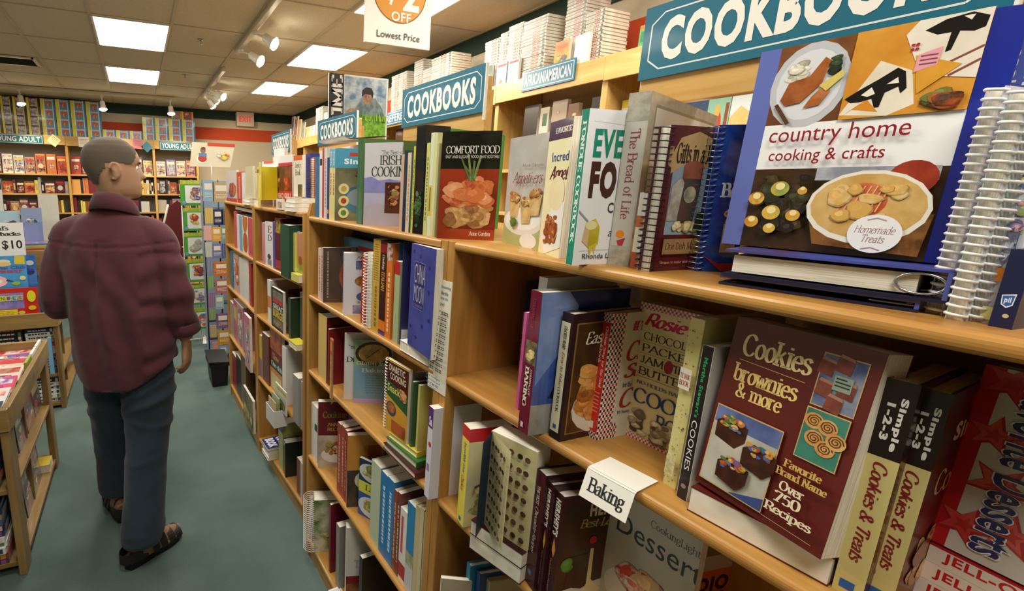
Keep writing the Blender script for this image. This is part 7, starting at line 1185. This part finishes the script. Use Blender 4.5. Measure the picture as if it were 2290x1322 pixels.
for i, (z0, z1, c) in enumerate(((1.635, 1.655, '#7a9ab8'), (1.605, 1.635, '#b8502c'), (1.585, 1.605, '#d9a83a'), (1.57, 1.585, '#6a7a5a'), (1.54, 1.57, '#8aa8c0'), (1.515, 1.54, '#d6b82c'), (1.49, 1.515, '#c2503a'), (1.47, 1.49, '#c9a890'))): Art(g, (-.14, 0, z0), (.30, 0, 0), (0, 0, z1 - z0), 'semi', .0006).rect(0, 0, 1, 1, c)
g.build('body', t)
t = thing('standee', 'tall maroon board with a pale edge standing behind the man\'s shoulder', 'standee', (.31, 5.1, 0)); g = MB(); prof = [(-.07, .0), (.13, 0), (.13, 1.40), (.06, 1.46), (-.02, 1.40), (-.08, 1.2)]
n_ = len(prof); g.add([(x, 0, z) for x, z in prof] + [(x, .012, z) for x, z in prof], [list(range(n_)), list(range(n_, 2 * n_))[::-1]] + [(i, i + n_, (i + 1) % n_ + n_, (i + 1) % n_) for i in range(n_)], col='#5c1216'); g.build('board', t); g = MB(); g.tube([(-.03, .006, 1.42), (-.09, .006, 1.2), (-.08, .006, .02)], .011, 6, col='#cfc9b4', m='matte'); g.build('edge_trim', t); g = MB(); g.box(-.06, .1, .013, .16, 0, .012, m='black'); g.build('foot', t)
# ---------------------------------------------------------------- the man
MYAW = math.radians(-20); MR = Vector((math.cos(MYAW), math.sin(MYAW), 0)); MF = Vector((-math.sin(MYAW), math.cos(MYAW), 0)); MUP = Vector((0, 0, 1))
BX_, BY_ = -.092, 2.13
man = thing('person', 'man seen from behind in a plum shirt, blue jeans and dark sandals, head turned right', 'person', (BX_, BY_, 0))
MO = Vector((BX_, BY_, 0))
def L2W(p): return MO + MR * p[0] + MF * p[1] + MUP * p[2]
def ringtube(mb, rings, n=24, m='skin', close=True):
    """rings: (centre, u, v, radius along u, radius along v, optional function of angle -> extra z)"""
    pts = []
    for c, u, v, a, b, *fz in rings:
        for j in range(n):
            t = 2 * math.pi * j / n; ct, st = math.cos(t), math.sin(t); e = .85
            p = Vector(c) + Vector(u) * (a * math.copysign(abs(ct) ** e, ct)) + Vector(v) * (b * math.copysign(abs(st) ** e, st))
            if fz and fz[0]: p = p + MUP * fz[0](t)
            pts.append(p)
    F = []; R_ = len(rings)
    for i in range(R_ - 1):
        for j in range(n): F.append((i * n + j, i * n + (j + 1) % n, (i + 1) * n + (j + 1) % n, (i + 1) * n + j))
    if close: F += [list(range(n))[::-1], [(R_ - 1) * n + j for j in range(n)]]
    mb.add(pts, F, m=m, smooth=True)
def limb(mb, pts, m='skin', n=18, sub=5, flat=1.0):
    """tapering limb through (point, radius) joints"""
    P = [Vector(p) for p, r in pts]; Rr = [r for p, r in pts]; path, rad = [], []
    for i in range(len(P) - 1):
        a, b, c, d = P[max(i - 1, 0)], P[i], P[i + 1], P[min(i + 2, len(P) - 1)]
        for k in range(sub):
            t = k / sub; path.append(.5 * ((2 * b) + (c - a) * t + (2 * a - 5 * b + 4 * c - d) * t * t + (-a + 3 * b - 3 * c + d) * t ** 3)); rad.append(Rr[i] + (Rr[i + 1] - Rr[i]) * (t * t * (3 - 2 * t)))
    path.append(P[-1]); rad.append(Rr[-1]); mb.tube(path, rad, n, m=m)
def fused(mb, name, parent, voxel, mname, smooth=6, disp=None):
    """grow one continuous surface from overlapping volumes"""
    me = bpy.data.meshes.new(name); me.from_pydata(mb.v, [], mb.f); o = bpy.data.objects.new(name, me); COL.objects.link(o)
    bm = bmesh.new(); bm.from_mesh(me); bmesh.ops.recalc_face_normals(bm, faces=bm.faces); bm.to_mesh(me); bm.free()
    r = o.modifiers.new('fuse', 'REMESH'); r.mode = 'VOXEL'; r.voxel_size = voxel; r.use_smooth_shade = True
    s = o.modifiers.new('soften', 'SMOOTH'); s.factor = .5; s.iterations = smooth
    dg = bpy.context.evaluated_depsgraph_get(); dg.update(); m2 = bpy.data.meshes.new_from_object(o.evaluated_get(dg)); o.modifiers.clear(); o.data = m2; bpy.data.meshes.remove(me)
    if disp:
        nr = [v.normal.copy() for v in m2.vertices]
        for v, n in zip(m2.vertices, nr): v.co += n * disp(v.co, n)
    m2.materials.clear(); m2.materials.append(MAT[mname]); m2.polygons.foreach_set('use_smooth', [True] * len(m2.polygons)); o.parent = parent; o.matrix_parent_inverse = Matrix.Translation(-MO); return o
# head
HA = math.radians(-80); HF = Vector((-math.sin(HA), math.cos(HA), 0)); HS = Vector((HF.y, -HF.x, 0)); HC = Vector((-.078, 2.12, 1.565)); HH = .232
LV = [(-.10, .040, -.062, .052), (-.03, .060, -.066, .054), (.0, .086, -.064, .048), (.06, .096, -.066, .058), (.14, .096, -.072, .066), (.22, .097, -.078, .070), (.30, .094, -.088, .073), (.38, .093, -.098, .0755), (.46, .090, -.106, .077), (.52, .087, -.110, .078), (.58, .095, -.112, .079), (.66, .095, -.113, .080), (.75, .088, -.110, .079), (.84, .074, -.099, .072), (.92, .050, -.077, .056), (.97, .026, -.048, .034), (1.0, .004, -.018, .010)]
def head_pt(i, t, off=0):
    z, f, b, w = LV[i]; ct, st = math.cos(t), math.sin(t); r = (f if ct > 0 else -b) + off; ww = w + off
    x = r * math.copysign(abs(ct) ** .88, ct); y = ww * math.copysign(abs(st) ** .9, st)
    if ct > .3:
        g = math.exp(-(y / .011) ** 2); nose = .030 * max(0, 1 - abs(z - .335) / .055) if z < .335 else .030 * max(0, 1 - (z - .335) / .24) if z < .575 else 0
        x += g * nose + .006 * math.exp(-(y / .022) ** 2) * (math.exp(-((z - .20) / .02) ** 2) + math.exp(-((z - .135) / .02) ** 2)) + .004 * math.exp(-(y / .02) ** 2) * math.exp(-((z - .04) / .03) ** 2)
        for s in (-1, 1): x -= .009 * math.exp(-((y - s * .033) / .014) ** 2 - ((z - .50) / .035) ** 2)
    return HC + HF * x + HS * y + MUP * (z * HH + off * .6 * (z > .9))
LV2 = []
for i in range(len(LV) - 1):
    for k in range(3):
        t = k / 3; LV2.append(tuple(a + (b - a) * t for a, b in zip(LV[i], LV[i + 1])))
LV = LV2 + [LV[-1]]; HN = 56
body = MB(); P = [head_pt(i, 2 * math.pi * j / HN) for i in range(len(LV)) for j in range(HN)]
F = [(i * HN + j, i * HN + (j + 1) % HN, (i + 1) * HN + (j + 1) % HN, (i + 1) * HN + j) for i in range(len(LV) - 1) for j in range(HN)] + [list(range(HN))[::-1], [(len(LV) - 1) * HN + j for j in range(HN)]]
body.add(P, F, m='skin')
limb(body, [(L2W((0, .0, 1.40)), .075), (L2W((.0, .0, 1.50)), .066), (HC + HF * -.012 + MUP * .02, .060), (HC + HF * -.012 + MUP * .09, .058)])
for s in (-1, 1):   # ears
    e = HC + HS * (s * .078) - HF * .010 + MUP * (.44 * HH); ring = []
    for k in range(15):
        t = math.radians(-120 + 290 * k / 14); ring.append(e + HF * (.019 * math.cos(t) - .004) + MUP * (.031 * math.sin(t)) + HS * s * (.010 + .005 * math.sin(t * .8)))
    body.tube(ring, [.0055] * 15, 8); body.tube([e + MUP * .02 + HS * s * .002, e + HS * s * .004, e - MUP * .022 + HS * s * .004], [.013, .013, .010], 10)
# trunk and limbs under the clothes
ringtube(body, [(L2W((0, 0, .86)), MR, MF, .15, .10), (L2W((0, 0, 1.0)), MR, MF, .15, .10), (L2W((0, 0, 1.2)), MR, MF, .16, .10), (L2W((0, .0, 1.38)), MR, MF, .17, .095), (L2W((0, 0, 1.46)), MR, MF, .10, .07)])
SHR, ELR, WRR = Vector((.062, 2.08, 1.400)), Vector((.128, 2.04, 1.165)), Vector((.156, 2.06, .965))
SHL, ELL, WRL = Vector((-.262, 2.20, 1.41)), Vector((-.338, 2.20, 1.14)), Vector((-.235, 2.42, 1.06))
HRJ, HLJ = L2W((.085, 0, .90)), L2W((-.085, .02, .90))
AR, AL = Vector((-.072, 1.99, .085)), Vector((-.185, 2.345, .095)); KR, KL = Vector((-.035, 2.085, .50)), Vector((-.175, 2.27, .50))
limb(body, [(SHR, .055), ((SHR + ELR) / 2, .048), (ELR, .040), ((ELR * .6 + WRR * .4), .041), (WRR, .029)]); limb(body, [(SHL, .055), ((SHL + ELL) / 2, .048), (ELL, .040), (WRL, .029)])
for h, k, a in ((HRJ, KR, AR), (HLJ, KL, AL)): limb(body, [(h, .088), ((h + k) / 2, .075), (k, .055), ((k * .65 + a * .35), .055), (a + Vector((0, 0, .06)), .038), (a - Vector((0, 0, .02)), .036)])
def hand(w, down, palmn, fwd, s):
    """relaxed hand: w wrist, down finger direction, palmn palm normal, fwd the thumb side"""
    d, p, f = down.normalized(), palmn.normalized(), fwd.normalized()
    ringtube(body, [(w, f, p, .026, .020), (w + d * .03, f, p, .033, .018), (w + d * .07, f, p, .040, .017), (w + d * .098, f, p, .039, .013)], 16)
    for k, (o, l, c) in enumerate(((.030, .070, .35), (.010, .080, .45), (-.010, .074, .55), (-.029, .058, .68))):
        a = w + d * (.092 - .004 * abs(k - 1)) + f * o; q = a + (d * math.cos(c * .5) + p * math.sin(c * .5)) * l * .45; r_ = q + (d * math.cos(c * 1.6) + p * math.sin(c * 1.6)) * l * .32; e = r_ + (d * math.cos(c * 2.4) + p * math.sin(c * 2.4)) * l * .26
        body.tube([a - d * .02, a, q, r_, e], [.0095, .0098, .0092, .0085, .0066], 10)
    b = w + d * .035 + f * .024; q = b + (d * .62 + f * .6 + p * .45).normalized() * .038; e = q + (d * .9 + f * .15 + p * .4).normalized() * .032; e2 = e + (d * .95 + p * .4).normalized() * .02; body.tube([b - f * .012, b, q, e, e2], [.014, .0135, .0115, .010, .0072], 10)
hand(WRR + Vector((.0, .0, -.01)), Vector((-.02, -.02, -1)), Vector((-.85, .5, 0)), Vector((.45, .9, 0)), 1); hand(WRL, Vector((.7, .55, -.25)), Vector((.2, .1, -1)), Vector((-.5, .8, .2)), -1)
FR, FL = Vector((.85, .527, 0)).normalized(), Vector((-.28, .96, 0)).normalized()
for a, f in ((AR, FR), (AL, FL)):
    heel = Vector((a.x, a.y, 0)) - f * .055; limb(body, [(heel + Vector((0, 0, .045)), .034), (heel + f * .07 + Vector((0, 0, .055)), .042), (heel + f * .16 + Vector((0, 0, .042)), .036), (heel + f * .235 + Vector((0, 0, .032)), .020)])
skin = fused(body, 'body', man, .0048, 'skin', 4)
# hair, eyes, brows
hr = MB(); idx = {}; V = []; keep = []
def hairline(t):
    a = abs(math.degrees((t + math.pi) % (2 * math.pi) - math.pi))     # 0 = face, 180 = nape
    return .80 if a < 28 else .80 - (a - 28) * .0075 if a < 62 else .545 if a < 80 else .56 if a < 108 else .50 - (a - 108) * .008 if a < 140 else .21
for i in range(len(LV)):
    for j in range(HN): V.append(head_pt(i, 2 * math.pi * j / HN, .0035))
F = []
for i in range(len(LV) - 1):
    for j in range(HN):
        if LV[i][0] >= hairline(2 * math.pi * (j + .5) / HN): F.append((i * HN + j, i * HN + (j + 1) % HN, (i + 1) * HN + (j + 1) % HN, (i + 1) * HN + j))
F.append([(len(LV) - 1) * HN + j for j in range(HN)]); hr.add(V, F, m='hair', smooth=True)
def child(mb, name): o = mb.build(name, man); o.matrix_parent_inverse = Matrix.Translation(-MO); return o
child(hr, 'hair')
for s in (-1, 1):
    g = MB(); c = HC + HF * .0745 + HS * (s * .033) + MUP * (.50 * HH)
    for r_, off, cc in ((.0115, 0, '#e6e0d8'), (.0062, .0068, '#2a1a12')):
        rings = [(c + HF * (off + r_ * math.sin(a) * .9), HS, MUP, max(r_ * math.cos(a), .0003), max(r_ * math.cos(a), .0003)) for a in [math.radians(q) for q in (-88, -60, -30, 0, 30, 60, 88)]]; b0 = len(g.f); ringtube(g, rings, 12, 'matte')
        for q in range(b0, len(g.f)): g.a[q] = g.b[q] = C(cc)
    child(g, 'eye')
    g = MB(); g.tube([HC + HF * (.094 - .010 * abs(q - .25)) + HS * (s * (.014 + .034 * q)) + MUP * ((.575 + .02 * math.sin(q * 2.6)) * HH) for q in (0, .33, .66, 1)], [.003, .0042, .004, .002], 6, m='hair'); child(g, 'eyebrow')
g = MB(); g.tube([HC + HF * (.101 - .012 * abs(q)) + HS * (.022 * q) + MUP * (.165 * HH) for q in (-1, -.5, 0, .5, 1)], [.002, .0035, .004, .0035, .002], 6, col='#8a5248', m='matte'); child(g, 'lips')
# shirt
sh = MB()
def hem(t): return .075 * (math.cos(t)) ** 2 - .02 * math.sin(t) ** 2 + .02 * math.cos(t)
ringtube(sh, [(L2W((.008, .0, .80)), MR, MF, .205, .150, hem), (L2W((.005, .0, .90)), MR, MF, .212, .152, lambda t: hem(t) * .5), (L2W((0, 0, 1.02)), MR, MF, .208, .150), (L2W((-.005, 0, 1.16)), MR, MF, .212, .148), (L2W((-.008, 0, 1.28)), MR, MF, .216, .140), (L2W((-.01, 0, 1.36)), MR, MF, .208, .128), (L2W((-.01, 0, 1.42)), MR, MF, .190, .112), (L2W((-.008, .0, 1.475)), MR, MF, .138, .090), (L2W((-.004, .0, 1.505)), MR, MF, .090, .076), (L2W((-.0, .0, 1.525)), MR, MF, .072, .072)], 40)
limb(sh, [(L2W((.09, 0, 1.43)), .072), (SHR + Vector((.0, 0, -.01)), .078), (SHR * .5 + ELR * .5, .075), (ELR, .067), (ELR * .5 + WRR * .5, .060), (WRR + Vector((0, 0, .035)), .052)], n=24); limb(sh, [(L2W((-.09, 0, 1.43)), .072), (SHL + Vector((0, 0, -.01)), .078), (SHL * .5 + ELL * .5, .080), (ELL, .070), (ELL * .5 + WRL * .5, .062), (WRL - (WRL - ELL).normalized() * .03, .050)], n=24)
def folds(p, n):
    q = p - MO; x, y, z = q.dot(MR), q.dot(MF), p.z
    back = max(0, -n.dot(MF)); w = 0
    w += .0075 * back * math.sin(x * 52 + 1.6 * math.sin(z * 7) + 1.0 + noise.noise(p * 4)) * min(1, max(0, (1.40 - z) / .25))          # long hanging folds
    w += .010 * math.sin((z * 26 + x * 44) + 2.6 * noise.noise(p * 5)) * max(0, noise.noise(p * 3.1 + Vector((4, 1, 2))) + .05)     # slanting pulls
    w += .004 * noise.noise(Vector((p.x * 14, p.y * 14, p.z * 5))) + .002 * noise.noise(p * 26)
    if z > 1.40: w *= .35
    if abs(z - 1.395 + .02 * math.cos(x * 6)) < .006 and back > .3: w -= .004                                          # yoke seam
    if back > .3 and abs(x + .035 + (1.39 - z) * .02) < .007 and 1.08 < z < 1.39: w -= .006 * (z - 1.08) / .3     # box pleat
    if x > .12 and z < 1.36: w += .006 * math.sin(z * 60 + 3 * noise.noise(p * 6))
    return w
shirt = fused(sh, 'shirt', man, .0075, 'shirt', 8, folds)
g = MB(); n_ = 36
def collar_ring(rad, z, fx=0): return [L2W((0, 0, 0)) + (HC - MO - MUP * HC.z) * .35 + MR * (rad * math.cos(2 * math.pi * j / n_)) + MF * (rad * 1.02 * math.sin(2 * math.pi * j / n_)) + MUP * (z - .030 * math.sin(2 * math.pi * j / n_) - .006 * math.cos(2 * math.pi * j / n_) - .016) for j in range(n_)]
rs = [collar_ring(.073, 1.525), collar_ring(.070, 1.562), collar_ring(.075, 1.574), collar_ring(.085, 1.556), collar_ring(.097, 1.513), collar_ring(.092, 1.510), collar_ring(.079, 1.552)]
g.add([p for r_ in rs for p in r_], [(i * n_ + j, i * n_ + (j + 1) % n_, (i + 1) * n_ + (j + 1) % n_, (i + 1) * n_ + j) for i in range(len(rs) - 1) for j in range(n_)], m='shirt', smooth=True); o = g.build('collar', shirt); o.matrix_parent_inverse = shirt.matrix_parent_inverse.inverted() @ Matrix.Translation(-MO) if False else Matrix.Identity(4)
g = MB(); d_ = (WRR - ELR).normalized(); c_ = WRR + Vector((0, 0, .045)); u_ = d_.orthogonal().normalized(); v_ = d_.cross(u_)
rings = [(c_ - d_ * .035, u_, v_, .056, .056), (c_ - d_ * .03, u_, v_, .061, .061), (c_ + d_ * .012, u_, v_, .062, .060), (c_ + d_ * .018, u_, v_, .055, .054), (c_ + d_ * .008, u_, v_, .045, .045)]; ringtube(g, rings, 24, 'shirt', close=False); o = g.build('cuff', shirt)
# jeans
jn = MB(); ringtube(jn, [(L2W((0, .0, .80)), MR, MF, .175, .128), (L2W((0, 0, .88)), MR, MF, .182, .130), (L2W((0, 0, .98)), MR, MF, .172, .118), (L2W((0, 0, 1.03)), MR, MF, .160, .105)], 32)
limb(jn, [(HRJ + Vector((0, 0, .0)), .108), (HRJ * .6 + KR * .4 + Vector((.01, 0, 0)), .108), (KR + Vector((.006, 0, .02)), .092), (KR * .55 + AR * .45, .088), (AR + Vector((0, 0, .075)), .088), (AR + Vector((-.004, -.004, .015)), .084)], n=28); limb(jn, [(HLJ, .105), (HLJ * .6 + KL * .4, .104), (KL + Vector((0, 0, .02)), .090), (KL * .55 + AL * .45, .086), (AL + Vector((0, 0, .075)), .084), (AL + Vector((0, 0, .02)), .080)], n=28)
def jfold(p, n):
    w = .005 * noise.noise(p * 9) + .003 * noise.noise(p * 20); q = p - MO; x = q.dot(MR)
    for z0, a, sl in ((.76, .010, .5), (.70, .008, .35), (.62, .007, -.3), (.45, .005, .2), (.16, .006, 0), (.12, .006, .2)): w += a * math.exp(-((p.z - z0 - sl * (x - .08)) / .016) ** 2) * (.5 + noise.noise(p * 5))
    if abs(x + .004) < .007 and p.z > .72 and n.dot(MF) < -.2: w -= .005
    return w
jeans = fused(jn, 'jeans', man, .008, 'denim', 6, jfold)
# sandals
for a, f in ((AR, FR), (AL, FL)):
    side = Vector((-f.y, f.x, 0)); heel = Vector((a.x, a.y, 0)) - f * .095
    out = [(0, .0), (.012, .030), (.06, .038), (.12, .040), (.19, .050), (.24, .044), (.272, .022), (.28, 0)]; oc = out + [(x, -y) for x, y in out[-2:0:-1]]
    s = MB(); n_ = len(oc); ps = [heel + f * x + side * y + MUP * z for z in (.001, .026) for x, y in oc]; s.add(ps, [list(range(n_))[::-1], [n_ + i for i in range(n_)]] + [(i, (i + 1) % n_, n_ + (i + 1) % n_, n_ + i) for i in range(n_)], m='black')
    ps = [heel + f * (x * .97 + .004) + side * (y * .92) + MUP * z for z in (.0262, .034) for x, y in oc]; s.add(ps, [list(range(n_))[::-1], [n_ + i for i in range(n_)]] + [(i, (i + 1) % n_, n_ + (i + 1) % n_, n_ + i) for i in range(n_)], m='sole')
    root = child(s, 'sandal')
    for x, hz, wd, sp in ((.025, .060, .030, 0), (.075, .098, .034, 1), (.125, .092, .044, 1), (.165, .082, .046, 1), (.205, .070, .048, 1), (.245, .056, .040, 1)):
        g = MB()
        if not sp: arc = [heel + f * (.06 - .075 * math.cos(t)) + side * (.043 * math.sin(t)) + MUP * (.055 + .004 * math.cos(t)) for t in [math.radians(q) for q in range(-90, 91, 15)]]
        else: arc = [heel + f * x + side * (wd * 1.06 * math.cos(t)) + MUP * (.028 + (hz - .028) * math.sin(t)) for t in [math.radians(q) for q in range(0, 181, 15)]]
        m_ = len(arc); h = f * .014 if sp else MUP * .022; up = [MUP * 0 for _ in arc]
        A_ = [p - h for p in arc] + [p + h for p in arc]; ctr = heel + f * x + MUP * .03; A2 = [p + (p - ctr).normalized() * .004 for p in A_]
        g.add(A_ + A2, [(i, i + 1, m_ + i + 1, m_ + i) for i in range(m_ - 1)] + [(2 * m_ + i, 3 * m_ + i, 3 * m_ + i + 1, 2 * m_ + i + 1) for i in range(m_ - 1)] + [(i, 2 * m_ + i, 2 * m_ + i + 1, i + 1) for i in range(m_ - 1)] + [(m_ + i, m_ + i + 1, 3 * m_ + i + 1, 3 * m_ + i) for i in range(m_ - 1)], m='leather', smooth=False); g.build('strap', root)
